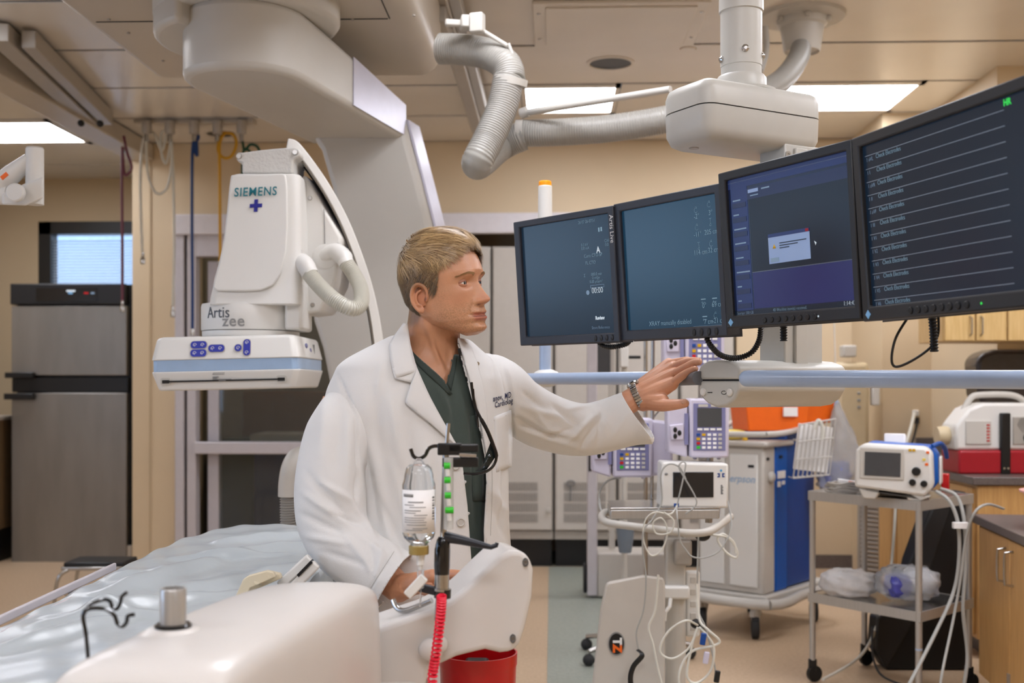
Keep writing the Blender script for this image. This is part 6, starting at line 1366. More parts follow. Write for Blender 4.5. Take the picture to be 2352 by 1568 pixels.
# ---------------------------------------------------------------- head
HC = P(1020, 662, 2.5)
HM = T(HC) @ Rz(PSI-math.radians(122)) @ Rx(math.radians(7)) @ Ry(math.radians(5))
zF = [.118, .112, .10, .08, .06, .04, .026, .012, 0, -.02, -.04, -.055, -.067, -.0755, -.083, -.092, -.104, -.112, -.118]
yFv = [.0, .036, .058, .077, .088, .0935, .0965, .091, .0865, .086, .086, .088, .0905, .0885, .0895, .085, .0895, .083, .066]
zB = [.118, .11, .10, .08, .05, .02, -.02, -.05, -.08, -.095, -.105, -.118]
yBv = [-.02, -.052, -.070, -.087, -.098, -.100, -.093, -.074, -.035, -.002, .025, .045]
zW = [.118, .112, .10, .08, .05, .02, 0, -.02, -.04, -.06, -.08, -.095, -.105, -.113, -.118]
wWv = [.012, .038, .054, .067, .0745, .0755, .0735, .0725, .070, .067, .0590, .047, .037, .027, .016]
def fl(z, xs, ys): return np.interp(z, xs[::-1], ys[::-1])
G = lambda x, s: math.exp(-(x/s)**2)
zn = [.014, .004, -.01, -.02, -.03, -.038, -.044, -.049, -.053, -.057]
hn = [0, .003, .0090, .0145, .0205, .0265, .0290, .0240, .0120, 0]
def head_pt(ph, z):
    yF, yB, hw = float(fl(z, zF, yFv)), float(fl(z, zB, yBv)), float(fl(z, zW, wWv)); yc = -.005 if z > -.03 else lerp(-.005, .052, min(1, (-z-.03)/.08)**1.5)
    s, c = math.sin(ph), math.cos(ph)
    e1 = 1.0; e2 = float(np.interp(z, [-.12, -.09, -.05, .0], [1.25, 1.15, 1.05, .95]))
    x = hw*math.copysign(abs(s)**e1, s); y = yc+((yF-yc)*abs(c)**e2 if c > 0 else -(yc-yB)*abs(c))
    ax = abs(x); k = 0
    if c > 0:
        h = float(np.interp(-z, [-q for q in zn], hn)); wn = float(np.interp(-z, [-.014, .01, .03, .045, .057], [.006, .0075, .0090, .0100, .0100]))
        k += h*G(x, wn)
        k += .0085*G(ax-.0150, .0055)*G(z+.0450, .0060)            # alae
        k -= .0105*G(ax-.029, .0140)*G(z+.001, .0090)            # sockets
        k -= .004*G(ax-.016, .006)*G(z-.004, .009)
        k += .0050*G(ax-.030, .017)*G(z-.0170, .0060)            # brow ridge
        k += .0035*G(ax-.045, .018)*G(z+.026, .022)              # cheekbone
        k -= .0030*G(ax-.046, .012)*G(z+.062, .016)
        zm = -.0755+.10*ax*ax/.028*.6
        fx = 1/(1+math.exp((ax-.0255)/.002))
        k += fx*(.0026*G(z-zm-.0065, .0036)*(1-.5*G(x, .004)*1) + .0032*G(z-zm+.0072, .0042) - .0042*G(z-zm, .0017))
        k -= .0022*G(ax-.0275, .004)*G(z-zm, .005)
        k -= .0022*math.exp(-((ax-.021-(-.046-z)*.38)/.0035)**2)*(1 if -.074 < z < -.040 else 0)
        k += .0040*G(x, .016)*G(z+.106, .009); k -= .0020*G(x, .014)*G(z+.0925, .004)
        k += .0015*G(ax-.012, .006)*G(z+.060, .008)
    return Vector((x, y+k, z if z > 0 else z*.955))
def spread(u):    # more columns at the face
    a = (u-.5)*2; return PI*(.42*a+.58*a**3) if True else 0
hm = MB(); NU, NV = 190, 170
rows_ = []
for j in range(NV):
    t = j/(NV-1); z = .118*math.cos(PI*t*.98+.02) if False else lerp(.1185, -.118, t); 
    rows_.append([head_pt(spread(i/NU)+1e-5, z) for i in range(NU)])
top = [(.0, -.008, .1205)]
hm.rings(rows_)
def hp_(x, y, z): return (x, y, z)
# ears
for s in (1, -1):
    EMx = T((s*.0735, -.010, -.020)) @ Rz(s*.42) @ Rx(-.14)
    e = MB()
    def ep(y, z, o=0): return (s*(.004+o), y, z)
    hel = [(.010, -.002, .004), (.013, .012, .008), (.006, .026, .012), (-.007, .031, .014), (-.017, .024, .015), (-.021, .008, .015), (-.019, -.008, .013), (-.012, -.020, .011), (-.004, -.028, .008)]
    e.tube(smooth_pts([(s*o, y, z) for y, z, o in hel], 5), .0036, 8); e.tube(smooth_pts([(s*(o-.006), y*.93, z*.93) for y, z, o in hel], 5), .0045, 8)
    ant = [(.0, .018, .008), (-.009, .012, .010), (-.012, .0, .010), (-.008, -.011, .009), (.0, -.016, .008)]
    e.tube(smooth_pts([(s*o, y, z) for y, z, o in ant], 5), .0028, 8)
    e.ball((s*.006, -.001, -.024), (.0042, .0075, .0085), 12, 8); e.ball((s*.007, .0095, -.003), (.0035, .0038, .0055), 10, 8)
    e.ball((s*.000, -.004, .004), (.0042, .0150, .0250), 16, 12)
    hm.add(e.v, e.f, EMx)
HMr = MB(); HMr.add(hm.v, hm.f, HM)
# neck and upper chest
def frame_ring(cx, d, z, a, b, ang, n=28, p=1.0, tilt=0):
    l_ = RT*math.cos(ang)+FW*math.sin(ang); f_ = RT*math.sin(ang)-FW*math.cos(ang); c = C(cx, d, z); r = []
    for j in range(n):
        t = 2*PI*j/n; ca, sa = math.cos(t), math.sin(t)
        r.append(c+l_*a*math.copysign(abs(ca)**p, ca)+f_*b*math.copysign(abs(sa)**p, sa)+Vector((0, 0, tilt*ca*a)))
    return r
TA = math.radians(30)
XC = lambda px, d: (px-1176)/F*d
ZC = lambda py, d: CH+(HZ-py)/F*d
nk = [(1000, 680, 2.515, .054, .060), (999, 715, 2.52, .057, .062), (996, 750, 2.53, .059, .064), (993, 780, 2.545, .062, .066), (989, 810, 2.555, .076, .073), (980, 840, 2.56, .125, .085), (975, 870, 2.56, .165, .098), (970, 920, 2.555, .175, .108), (965, 1000, 2.555, .172, .112)]
def dense(rows, k=5):
    out = []; n = len(rows)
    for i in range(n-1):
        p0, p1, p2, p3 = [np.array(rows[max(0, min(n-1, j))], float) for j in (i-1, i, i+1, i+2)]
        for q in range(k): t = q/k; out.append(tuple(.5*((2*p1)+(p2-p0)*t+(2*p0-5*p1+4*p2-p3)*t*t+(3*p1-p0-3*p2+p3)*t**3)))
    return out+[tuple(rows[-1])]
HMr.rings([frame_ring(XC(x, d), d, ZC(y, d), a, b, TA) for x, y, d, a, b in dense(nk)])
# sternomastoid and throat
head_me = evaluate(HMr, .0017, 2, .4)
# colours
v, nn = arrays(head_me); v = crease(v, nn, [(975, 735, 1022, 862, 9, 3.2), (1000, 790, 1030, 850, 6, -2), (1048, 780, 1030, 862, 7, 2)]); setv(head_me, v); v, nn = arrays(head_me); inv = np.array(HM.inverted()); L_ = (np.c_[v, np.ones(len(v))]@inv.T)[:, :3]
skin = np.array(lin('#c9926f')[:3]); lip = np.array(lin('#b06655')[:3]); stub = np.array(lin('#9a7350')[:3]); red = np.array(lin('#c07a5c')[:3])
colr = np.tile(skin, (len(v), 1))
def blend(mask, c, amt=1): global colr; m_ = np.clip(mask*amt, 0, 1)[:, None]; colr = colr*(1-m_)+np.array(c)*m_
x, y, z = L_[:, 0], L_[:, 1], L_[:, 2]; ax = np.abs(x); Gn = lambda q, s: np.exp(-(q/s)**2)
zm = -.0755+.10*ax*ax/.028*.6
rs_ = np.random.RandomState(3); spk = rs_.rand(len(v))
sg = lambda q: 1/(1+np.exp(-q))
beard = sg((-.044-z-np.clip(.02-ax, 0, 1)*.6)/.006)*sg((y-.008)/.008)*sg((z+.128)/.004)
sid = sg((ax-.045)/.006)*sg((y-.018)/.006)*sg((.05-y)/.008)*sg((-z+.0)/.008)
blend(np.maximum(beard, sid*.7)*(.18+.75*(spk > .62)), stub, .72)
blend(Gn(ax-.074, .02)*Gn(y+.012, .022)*Gn(z+.02, .03)*(ax > .072), red, .6)
blend(Gn(x, .018)*Gn(z+.042, .012)*(y > .09), red, .45); blend(Gn(ax-.045, .016)*Gn(z+.03, .016)*(y > .03), red, .25)
blend(sg((.0245-ax)/.0012)*(np.abs(z-zm) < .0088)*(y > .07), lip, .75)
blend(sg((.0255-ax)/.001)*(np.abs(z-zm) < .0012)*(y > .07), np.array(lin('#6a382e')[:3]), .8)  # shade of the crease between the lips put into the tint
blend(Gn(ax-.0125, .0035)*Gn(z+.0505, .0022)*(y > .085), np.array(lin('#5a2e22')[:3]), .85)  # nostrils are not hollow; their shade is tinted on
blend(sg((.026-ax)/.003)*np.exp(-((z-.000-.0)/.0)**2) if False else np.zeros(len(v)), skin, 0)
blend(Gn(ax-.079, .006)*Gn(y-.001, .004)*Gn(z+.022, .006), np.array(lin('#5a2e22')[:3]), .9)  # ear canal shade tinted on instead of carved
blend(Gn(ax-.029, .016)*Gn(z+.009, .004)*(y > .06), np.array(lin('#a96f58')[:3]), .5)
# hair mask on scalp
hx = [-.2, -.06, -.045, -.030, -.022, -.006, .008, .022, .030, .040, .048, .060, .075, .09, .2]
hz = [-.072, -.072, -.068, -.050, .0, .012, .002, -.016, -.004, .028, .050, .068, .082, .089, .092]
hl = np.interp(y, hx, hz); hmask = sg((z-hl)/.0035)*(z > -.08); blend(hmask, np.array(lin('#7a5c3c')[:3]), .85)
pr, dd = project(v)
ca_ = head_me.color_attributes.new('tint', 'FLOAT_COLOR', 'POINT'); ca_.data.foreach_set('color', np.c_[colr, np.ones(len(v))].astype(np.float32).ravel())
# ---------------------------------------------------------------- hands
def hand_mesh(chains, palm, extra=()):
    mb = MB()
    for pts, rr in chains: mb.tube(smooth_pts(pts, 4), list(np.interp(np.linspace(0, 1, (len(pts)-1)*4+1), np.linspace(0, 1, len(rr)), rr)), 12); mb.ball(tuple(pts[-1]), rr[-1], 12, 8)
    for a, b, r0, r1 in palm: mb.tube([a, lerp(a, b, .5), b], [r0, (r0+r1)/2, r1], 14); mb.ball(tuple(b), r1, 12, 8); mb.ball(tuple(a), r0, 12, 8)
    for c, r in extra: mb.ball(tuple(c), r, 12, 8)
    return evaluate(mb, .0016, 4, .5)
Wl = P(1468, 908, 2.885)
mc = [P(1545, 880, 2.845), P(1548, 858, 2.865), P(1545, 843, 2.890), P(1536, 834, 2.915)]
tips = [[P(1568, 862, 2.815), P(1585, 852, 2.795), P(1597, 847, 2.775)], [P(1574, 844, 2.83), P(1592, 834, 2.80), P(1606, 831, 2.775)], [P(1570, 833, 2.86), P(1590, 828, 2.83), P(1606, 828, 2.805)], [P(1560, 829, 2.89), P(1577, 826, 2.865), P(1590, 827, 2.85)]]
ch = [([mc[i]]+tips[i], [[.0120, .0105, .0095, .0078], [.0120, .0108, .0098, .008], [.0115, .0102, .0092, .0076], [.0105, .009, .0082, .007]][i]) for i in range(4)]
th_ = ([P(1488, 925, 2.86), P(1520, 930, 2.83), P(1548, 929, 2.81), P(1573, 926, 2.80)], [.019, .0165, .0140, .0112])
fore = [(P(1395, 955, 2.87), Wl, .034, .030)]
palm = [(P(1472, 915, 2.875), mc[0], .026, .0165), (P(1470, 905, 2.885), mc[1], .027, .0160), (P(1470, 900, 2.895), mc[2], .026, .0155), (P(1472, 892, 2.90), mc[3], .024, .014), (P(1478, 922, 2.87), P(1520, 920, 2.84), .025, .019), (P(1500, 905, 2.865), P(1545, 885, 2.845), .024, .013)]+fore
lh_me = hand_mesh(ch+[th_], palm)
Wr = P(915, 1350, 2.33)
mr = [P(995, 1322, 2.24), P(1000, 1328, 2.27), P(998, 1335, 2.295), P(990, 1342, 2.32)]
tr = [[P(1030, 1318, 2.225), P(1052, 1318, 2.21), P(1068, 1322, 2.20)], [P(1035, 1322, 2.26), P(1058, 1326, 2.245), P(1072, 1334, 2.23)], [P(1030, 1332, 2.29), P(1052, 1338, 2.27), P(1064, 1346, 2.26)], [P(1018, 1342, 2.32), P(1036, 1350, 2.305), P(1045, 1358, 2.30)]]
ch = [([mr[i]]+tr[i], [.0105, .0095, .0085, .007]) for i in range(4)]
ch.append(([P(945, 1342, 2.29), P(975, 1352, 2.25), P(1000, 1356, 2.22), P(1020, 1354, 2.20)], [.015, .0135, .0115, .009]))
rh_me = hand_mesh(ch, [(P(930, 1345, 2.315), mr[i], .024, .014) for i in range(4)]+[(P(850, 1290, 2.365), Wr, .038, .030), (Wr, P(935, 1345, 2.31), .030, .026)])
def tint(me, c, n=.04):
    k = len(me.vertices); a = me.color_attributes.new('tint', 'FLOAT_COLOR', 'POINT'); a.data.foreach_set('color', np.tile(np.r_[np.array(lin(c)[:3]), 1], (k, 1)).astype(np.float32).ravel())
tint(lh_me, '#cf9676'); tint(rh_me, '#c48a68')
# hidden rest of the body: torso, arms, legs in one coarse surface
bd = MB()
bt = [(965, 900, .165, .10), (965, 1000, .160, .105), (965, 1100, .150, .10), (965, 1200, .145, .10), (965, 1300, .155, .11)]
bd.rings([frame_ring(XC(x, 2.55), 2.55, ZC(y, 2.55), a, b, TA) for x, y, a, b in bt])
SHR, ELR = P(790, 915, 2.46), P(752, 1175, 2.42); SHL, ELL = P(1150, 880, 2.64), P(1315, 968, 2.83)
bd.tube([SHR, ELR, P(850, 1290, 2.365)], [.05, .042, .036], 14); bd.tube([SHL, P(1240, 955, 2.76), P(1315, 978, 2.83), P(1395, 962, 2.87)], [.045, .04, .038, .034], 14)
for s in (-1, 1):
    lx = lambda k: C(-.21+s*.095*math.cos(TA), 2.55+s*.095*math.sin(TA), k)
    bd.tube([lx(.98), lx(.75), lx(.5), lx(.3), lx(.09)], [.095, .08, .058, .055, .04], 16)
body_me = evaluate(bd, .012, 2, .5); tint(body_me, '#c48a68')
bmj = bmesh.new()
for me in (head_me, lh_me, rh_me, body_me): bmj.from_mesh(me)
jm = bpy.data.meshes.new('body'); bmj.to_mesh(jm); bmj.free()
finish(jm, 'body', 'skin', dc_)
# eyes, lids, brows
for s in (1, -1):
    ec = Vector((s*.0290, .0648, .0000)); r = .0124
    eb = MB().ball(tuple(ec), r, 24, 16, HM).build('eye', 'eye_white', dc_, ws=True)
    g = Vector((s*.0-.0, 1, -.02)).normalized(); g = Vector((-.16, 1, -.02)).normalized()
    q = g.to_track_quat('Z', 'Y').to_matrix().to_4x4()
    MB().lathe([(.0072, .0102), (.0066, .0110), (.0, .0126)], 20, HM @ T(ec) @ q, cap=False).build('iris', 'iris', eb, ws=True)
    MB().lathe([(.0032, .0125), (.0, .0129)], 14, HM @ T(ec) @ q, cap=False).build('pupil', 'pupil', eb, ws=True)
    for up in (1, -1):
        def lid(u, w2, R_=.0136):
            az = lerp(-1.7, 1.7, u); e0 = (.26 if up > 0 else -.30)*max(0, math.cos(az*1.5))-.03; e1 = up*1.35; el = lerp(e0, e1, w2); R_ = .0131 if w2 < .12 else .0134
            return tuple(ec+Vector((R_*math.sin(az)*math.cos(el), R_*math.cos(az)*math.cos(el), R_*math.sin(el))))
        me = MB().grid(lid, 28, 10, HM).build('upper_eyelid' if up > 0 else 'lower_eyelid', 'skin', dc_, ws=True, solid=.001).data
        a = me.color_attributes.new('tint', 'FLOAT_COLOR', 'POINT'); k = len(me.vertices); a.data.foreach_set('color', np.tile(np.r_[np.array(lin('#9c654c' if up > 0 else '#b87c5e')[:3]), 1], (k, 1)).astype(np.float32).ravel())
    pass
    bw = MB(); rb = random.Random(5+s)
    for k in range(260):
        t = rb.random(); bx = s*lerp(.012, .050, t); bz = .0150+.0045*math.sin(PI*min(1, t*1.1))+rb.uniform(-.0030, .0030)*(1-.6*t)
        # surface y from head function
        hwz = float(fl(bz, zW, wWv)); ph = math.asin(max(-1, min(1, bx/hwz))); p0 = head_pt(ph, bz)+Vector((0, .0005, 0))
        dr_ = Vector((s*.006, -.0015, .0022*(1-2*t))); p1 = p0+dr_+Vector((0, -.0012*t, 0)); wv = Vector((0, .0001, .00045))
        bw.add([p0-wv, p0+wv, p1], [(0, 1, 2)], HM)
    bw.build('eyebrow', 'brow', dc_, ws=True, fix=False, kind='stuff')
# hair
_hb = MB(); _hb.rings([[tuple(q_) for q_ in r_] for r_ in [[head_pt(spread(i/60)+1e-5, lerp(.1183, -.118, j/60)) for i in range(60)] for j in range(61)]])
_hb = BVHTree.FromPolygons(_hb.v, _hb.f)
def head_radius(base, w_):
    d_ = (w_-base).normalized(); h = _hb.ray_cast(base+d_*.35, -d_); return .35-h[3] if h[0] is not None else (w_-base).length
def hair_h(p):
    z, y, ax_ = p.z, p.y, abs(p.x)
    h = float(np.interp(z, [-.08, -.05, -.02, .02, .05, .08, .10, .12], [.001, .002, .0035, .0055, .009, .014, .0165, .0175]))
    if y > .02: h *= 1+.25*min(1, (y-.02)/.05)
    if y < -.03: h *= 1-.35*min(1, (-y-.03)/.05)*(1 if z > .04 else 0)
    if y > .03 and z < .07: h *= .6
    return h
def hair_surface():
    rnd = random.Random(11); top_, side_ = MB(), MB(); ct_, cs_ = [], []
    def hl_(y): return float(np.interp(y, hx, hz))
    cnt = 0
    def env(p, t_):    # push a local point out to at least a given height above the head ellipsoid
        return p
    N = 27000
    for k in range(N):
        z = rnd.uniform(-.075, .118)**1 if rnd.random() > .45 else rnd.uniform(.05, .1185); ph = rnd.uniform(-PI, PI)
        p = head_pt(ph, z)
        if z < hl_(p.y)+rnd.uniform(-.002, .002): continue
        q = head_pt(ph+.03, z); r_ = head_pt(ph, max(-.1, z-.004) if z > -.09 else z+.004)
        n = (q-p).cross(r_-p)
        if n.length < 1e-9: n = Vector((0, 0, 1))
        n.normalize()
        if n.dot(p-Vector((0, -.005, .02))) < 0: n = -n
        tt = max(0, min(1, (z-.045)/.035)); tt = tt*tt*(3-2*tt)
        if abs(p.x) < .045 and p.y > .0: tt = max(tt, min(1, (z-.05)/.02))
        tt = max(0, tt)
        # flow field
        bk = max(0, min(1, (-p.y-.035)/.045)); bk = bk*bk*(3-2*bk); fwd = Vector((-.25, .95, 0))*(1-bk)+Vector((p.x*6, -.2, -.9))*bk
        dn = Vector((0, -.55, -.85))
        d_ = (fwd*tt+dn*(1-tt)); d_ += Vector((rnd.uniform(-.16, .16), rnd.uniform(-.16, .16), rnd.uniform(-.1, .1))); d_ -= n*d_.dot(n); d_.normalize()
        cc_ = (.95*p.x+.35*p.y+.02*math.sin(p.y*60))*tt+(.85*p.y-.55*p.z)*(1-tt); clump = math.sin(cc_*420)*.5+math.sin(cc_*190+1.3)*.5
        Hh = hair_h(p); Ls = lerp(.019, .058, tt)*rnd.uniform(.7, 1.1)
        if z < -.02: Ls *= .6
        if p.y > .045: Ls *= 1-.6*min(1, (p.y-.045)/.03)
        lay = rnd.uniform(.6, 1.0)*(1+.20*clump)
        pts = []; base = Vector((0, -.005, .01))
        for s_ in range(6):
            u_ = s_/5; w_ = p+d_*Ls*u_; dr2 = (w_-base).normalized(); k_ = min(1, u_*2.2+.05); k_ = k_*k_*(3-2*k_)
            # stay on the envelope of the hairdo
            rr_ = head_radius(base, w_); hh2 = hair_h(w_)
            pts.append(base+dr2*(rr_+.0008+Hh*.3*lay*k_+hh2*.7*lay*k_))
        sd = d_.cross(n).normalized(); wd = lerp(.00045, .00075, tt)
        vs = []; 
        for i_, w_ in enumerate(pts): ww = wd*(1-.8*i_/5); vs += [w_-sd*ww, w_+sd*ww]
        (top_ if tt > .35 else side_).add(vs, [(2*i, 2*i+1, 2*i+3, 2*i+2) for i in range(5)], HM)
        m_ = .5+.3*clump+rnd.uniform(-.25, .25); m_ = max(0, min(1, m_)); A_, B2 = (lin('#6d5336'), lin('#d9b682')) if tt > .35 else (lin('#43382b'), lin('#80694a'))  # blond top strands; lit highlights are also put into their lighter tone
        if tt <= .35: B2 = [lerp(B2[q], lin('#ae8e60')[q], max(0, min(1, z/.05))) for q in range(3)]
        (ct_ if tt > .35 else cs_).extend([[lerp(A_[q], B2[q], m_) for q in range(3)]+[1]]*12)
    hair_surface.cols = (ct_, cs_)
    return top_, side_
ht, hs = hair_surface()
def colattr(o, c): a = o.data.color_attributes.new('tint', 'FLOAT_COLOR', 'POINT'); a.data.foreach_set('color', np.array(c, np.float32).ravel())
colattr(ht.build('hair', 'hair_top', dc_, ws=True, fix=False, kind='stuff', angle=180), hair_surface.cols[0])
so_ = hs.build('side_hair', 'hair_side', dc_, ws=True, fix=False, kind='stuff', angle=180, label='short darker hair on the sides'); colattr(so_, hair_surface.cols[1])
# under-cap that closes the gaps between strands
def cap_fn(u, w2):
    ph = (u-.5)*2*PI; y_ = head_pt(ph, .03).y; zl = float(np.interp(y_, hx, hz))
    zl = max(zl, -.05)+.006; z = lerp(zl, .1180, w2); p = head_pt(ph, z); c = Vector((0, -.005, .01)); tt = max(0, min(1, (z-.05)/.035)); e = hair_h(p)*.74*min(1, w2*6+.05)
    return tuple(p+(p-c).normalized()*e)
MB().grid(cap_fn, 90, 40, HM, closed_u=True).build('hair_cap', 'hair_under', dc_, ws=True, fix=False)
# ---------------------------------------------------------------- scrub shirt
sm_ = MB()
sr = [(985, 812, .085, .078), (982, 835, .140, .092), (978, 860, .175, .105), (972, 900, .192, .118), (966, 960, .196, .128), (970, 1040, .182, .130), (980, 1130, .172, .126), (980, 1230, .172, .126), (976, 1330, .180, .13)]
sm_.rings([frame_ring(XC(x, 2.555), 2.555, ZC(y, 2.555), a, b, TA, 48) for x, y, a, b in dense(sr)])
sc_me = evaluate(sm_, .006, 4, .5)
v, nn = arrays(sc_me)
v = crease(v, nn, [(1030, 890, 1050, 1010, 8, -3), (1060, 900, 1080, 1060, 10, 2.5), (1085, 960, 1092, 1200, 8, -3), (1050, 980, 1095, 1120, 14, 3), (1100, 1000, 1105, 1240, 8, 2), (1000, 880, 1040, 960, 9, 2.5)]); setv(sc_me, v)
def in_poly(pr, poly):
    x, y = pr[:, 0], pr[:, 1]; r = np.zeros(len(x), bool); n = len(poly)
    for i in range(n):
        x1, y1 = poly[i]; x2, y2 = poly[(i+1) % n]; c = ((y1 > y) != (y2 > y)) & (x < (x2-x1)*(y-y1)/((y2-y1) or 1e-9)+x1); r ^= c
    return r
def cut(me, poly, extra=None, front=True):
    """remove faces in front of the body whose centre lies inside the outline"""
    n = len(me.polygons); c = np.empty(n*3, np.float32); me.polygons.foreach_get('center', c); c = c.reshape(-1, 3).astype(float)
    nr = np.empty(n*3, np.float32); me.polygons.foreach_get('normal', nr); nr = nr.reshape(-1, 3)
    pr, d = project(c); m_ = in_poly(pr, poly) if poly else np.zeros(n, bool)
    view = np.array([0, 0, CH])-c
    if front: m_ &= (nr*view).sum(1) > 0
    if extra is not None: m_ |= extra(c, nr)
    bm = bmesh.new(); bm.from_mesh(me); bm.faces.ensure_lookup_table()
    bmesh.ops.delete(bm, geom=[bm.faces[i] for i in np.nonzero(m_)[0]], context='FACES'); bm.to_mesh(me); bm.free(); me.update()
def snap_poly(me, poly, w_=9):
    """pull vertices close to the outline exactly onto it so that cut edges are clean"""
    v, nn = arrays(me); pr, d = project(v); n = len(poly); view = np.array([0, 0, CH])-v; ff = (nn*view).sum(1) > 0
    best = np.full(len(v), 1e9); tx = pr.copy()
    for i in range(n):
        x1, y1 = poly[i]; x2, y2 = poly[(i+1) % n]; dx, dy = x2-x1, y2-y1; t = np.clip(((pr[:, 0]-x1)*dx+(pr[:, 1]-y1)*dy)/(dx*dx+dy*dy+1e-9), 0, 1)
        qx, qy = x1+dx*t, y1+dy*t; e = np.hypot(pr[:, 0]-qx, pr[:, 1]-qy); m_ = e < best; best[m_] = e[m_]; tx[m_, 0] = qx[m_]; tx[m_, 1] = qy[m_]
    m_ = (best < w_) & ff
    R_ = np.array([RT.x, RT.y, 0]); dx = (tx[:, 0]-pr[:, 0])/F*d; dz = -(tx[:, 1]-pr[:, 1])/F*d; k = np.where(m_, 1, 0)
    v += R_[None]*(dx*k)[:, None]; v[:, 2] += dz*k; setv(me, v)
VN = [(930, 770), (946, 806), (975, 832), (1005, 858), (1027, 880), (1036, 850), (1044, 810), (1052, 780), (1040, 740), (930, 740)]
snap_poly(sc_me, VN, 3.2)
cut(sc_me, VN, lambda c, n: (c[:, 2] > ZC(812, 2.555)-.002))
so = finish(sc_me, 'scrub_shirt', 'scrub', dc_, solid=.003)
# ---------------------------------------------------------------- white coat
cm = MB()
cr = [(990, 775, .090, .080), (986, 792, .118, .090), (980, 815, .155, .105), (972, 842, .190, .120), (966, 880, .212, .134), (963, 940, .220, .144), (972, 1020, .205, .146), (984, 1110, .192, .144), (985, 1200, .192, .144), (980, 1300, .205, .15), (968, 1400, .222, .15), (968, 1520, .225, .15), (968, 1620, .228, .155)]
cm.rings([frame_ring(XC(x, 2.55), 2.55, ZC(y, 2.55), a, b, TA, 56, tilt=(-.05 if y < 860 else 0)) for x, y, a, b in dense(cr, 3)])
slv = []
def sleeve(pts, ball=None):
    cm = MB(); slv.append(cm)
    P3 = [P(x, y, d) for x, y, d, r in pts]; rr = [r for *_, r in pts]; k = 5
    cm.tube(smooth_pts(P3, k), list(np.interp(np.linspace(0, len(pts)-1, (len(pts)-1)*k+1), range(len(pts)), rr)), 28)
    if ball: cm.ball(*ball)
sleeve([(872, 918, 2.505, .045), (818, 945, 2.465, .070), (783, 1003, 2.438, .078), (764, 1080, 2.415, .077), (759, 1140, 2.405, .077), (763, 1195, 2.40, .075), (785, 1245, 2.385, .070), (835, 1290, 2.365, .066), (902, 1334, 2.345, .070), (930, 1352, 2.34, .071)], (tuple(P(826, 944, 2.48)), (.062, .062, .070), 24, 16))
sleeve([(1080, 870, 2.62, .065), (1143, 892, 2.645, .073), (1188, 930, 2.70, .070), (1240, 962, 2.76, .071), (1300, 982, 2.81, .068), (1350, 986, 2.845, .066), (1400, 975, 2.865, .067), (1450, 960, 2.872, .070), (1495, 955, 2.862, .072)], (tuple(P(1130, 878, 2.645)), (.068, .068, .066), 24, 16))
co_me = evaluate(cm, .0048, 10, .5)
sl_me = [evaluate(q_, .0045, 8, .5) for q_ in slv]
for me_ in [co_me]+sl_me:
    v, nn = arrays(me_)
    lines = [ # near sleeve
        (776, 862, 818, 960, 5, -5), (818, 960, 822, 1080, 5, -6), (822, 1080, 818, 1150, 6, -7), (750, 900, 735, 1060, 16, 3.5), (785, 930, 770, 1080, 14, -4), (800, 960, 800, 1110, 12, 4),
        (700, 1080, 790, 1180, 10, -4.5), (695, 1130, 800, 1205, 9, 5), (690, 1180, 790, 1225, 9, -4.5), (720, 1100, 810, 1150, 9, 4), (700, 1230, 800, 1250, 9, 4), (760, 1180, 830, 1205, 6, -4.5),
        (740, 1265, 850, 1300, 9, -4), (790, 1225, 870, 1330, 9, 4), (850, 1240, 860, 1330, 7, -3.5), (830, 1230, 900, 1290, 8, 3), (880, 1250, 862, 1345, 6, 3), (905, 1262, 838, 1372, 3.5, -3.5),
        # coat front, left panel
        (860, 880, 870, 1050, 16, -4.5), (895, 900, 925, 1080, 14, 4), (850, 1000, 900, 1250, 14, 4.5), (830, 1000, 870, 1220, 12, -5), (935, 960, 960, 1200, 14, -4), (900, 1060, 960, 1290, 12, 4),
        (870, 1140, 940, 1290, 10, -4.5), (975, 1000, 1000, 1250, 14, 3), (1000, 1050, 1020, 1290, 10, -2.5), (815, 1165, 860, 1230, 8, 5), (880, 830, 860, 930, 10, 2.5),
        # right panel
        (1140, 1000, 1145, 1200, 10, 3.5), (1160, 1050, 1150, 1230, 8, -4), (1125, 1120, 1165, 1180, 10, 4), (1130, 1160, 1165, 1240, 8, -3.5), (1175, 900, 1178, 1060, 5, -5), (1150, 820, 1172, 930, 9, -3.5), (1120, 800, 1140, 900, 9, 3), (1165, 840, 1180, 900, 6, 3.5),
        # far sleeve
        (1180, 960, 1240, 990, 8, -6), (1185, 975, 1300, 1010, 6, -5.5), (1195, 930, 1290, 960, 10, 4.5), (1200, 900, 1250, 940, 7, -4.5), (1240, 985, 1330, 1000, 8, 4), (1210, 990, 1350, 1035, 8, 3.5), (1270, 930, 1330, 980, 8, -4.5),
        (1300, 1015, 1370, 950, 8, 4.5), (1330, 1035, 1385, 955, 8, -4.5), (1250, 1005, 1315, 985, 6, -4), (1360, 935, 1400, 990, 9, 3), (1385, 930, 1372, 1030, 6, -3.5), (1300, 940, 1360, 930, 7, 3), (1220, 940, 1260, 985, 7, 3.5), (1400, 1010, 1450, 940, 10, 2.5)]
    v = crease(v, nn, lines); setv(me_, v)
OPEN = [(929, 742), (936, 750), (941, 783), (956, 840), (985, 905), (1016, 963), (1043, 1013), (1054, 1040), (1063, 1072), (1074, 1163), (1083, 1290), (1086, 1400), (1110, 1400), (1117, 1268), (1115, 1217), (1121, 1109), (1119, 1060), (1106, 990), (1092, 930), (1078, 880), (1066, 835), (1054, 785), (1050, 770), (1050, 700), (929, 700)]
snap_poly(co_me, OPEN, 3.4)
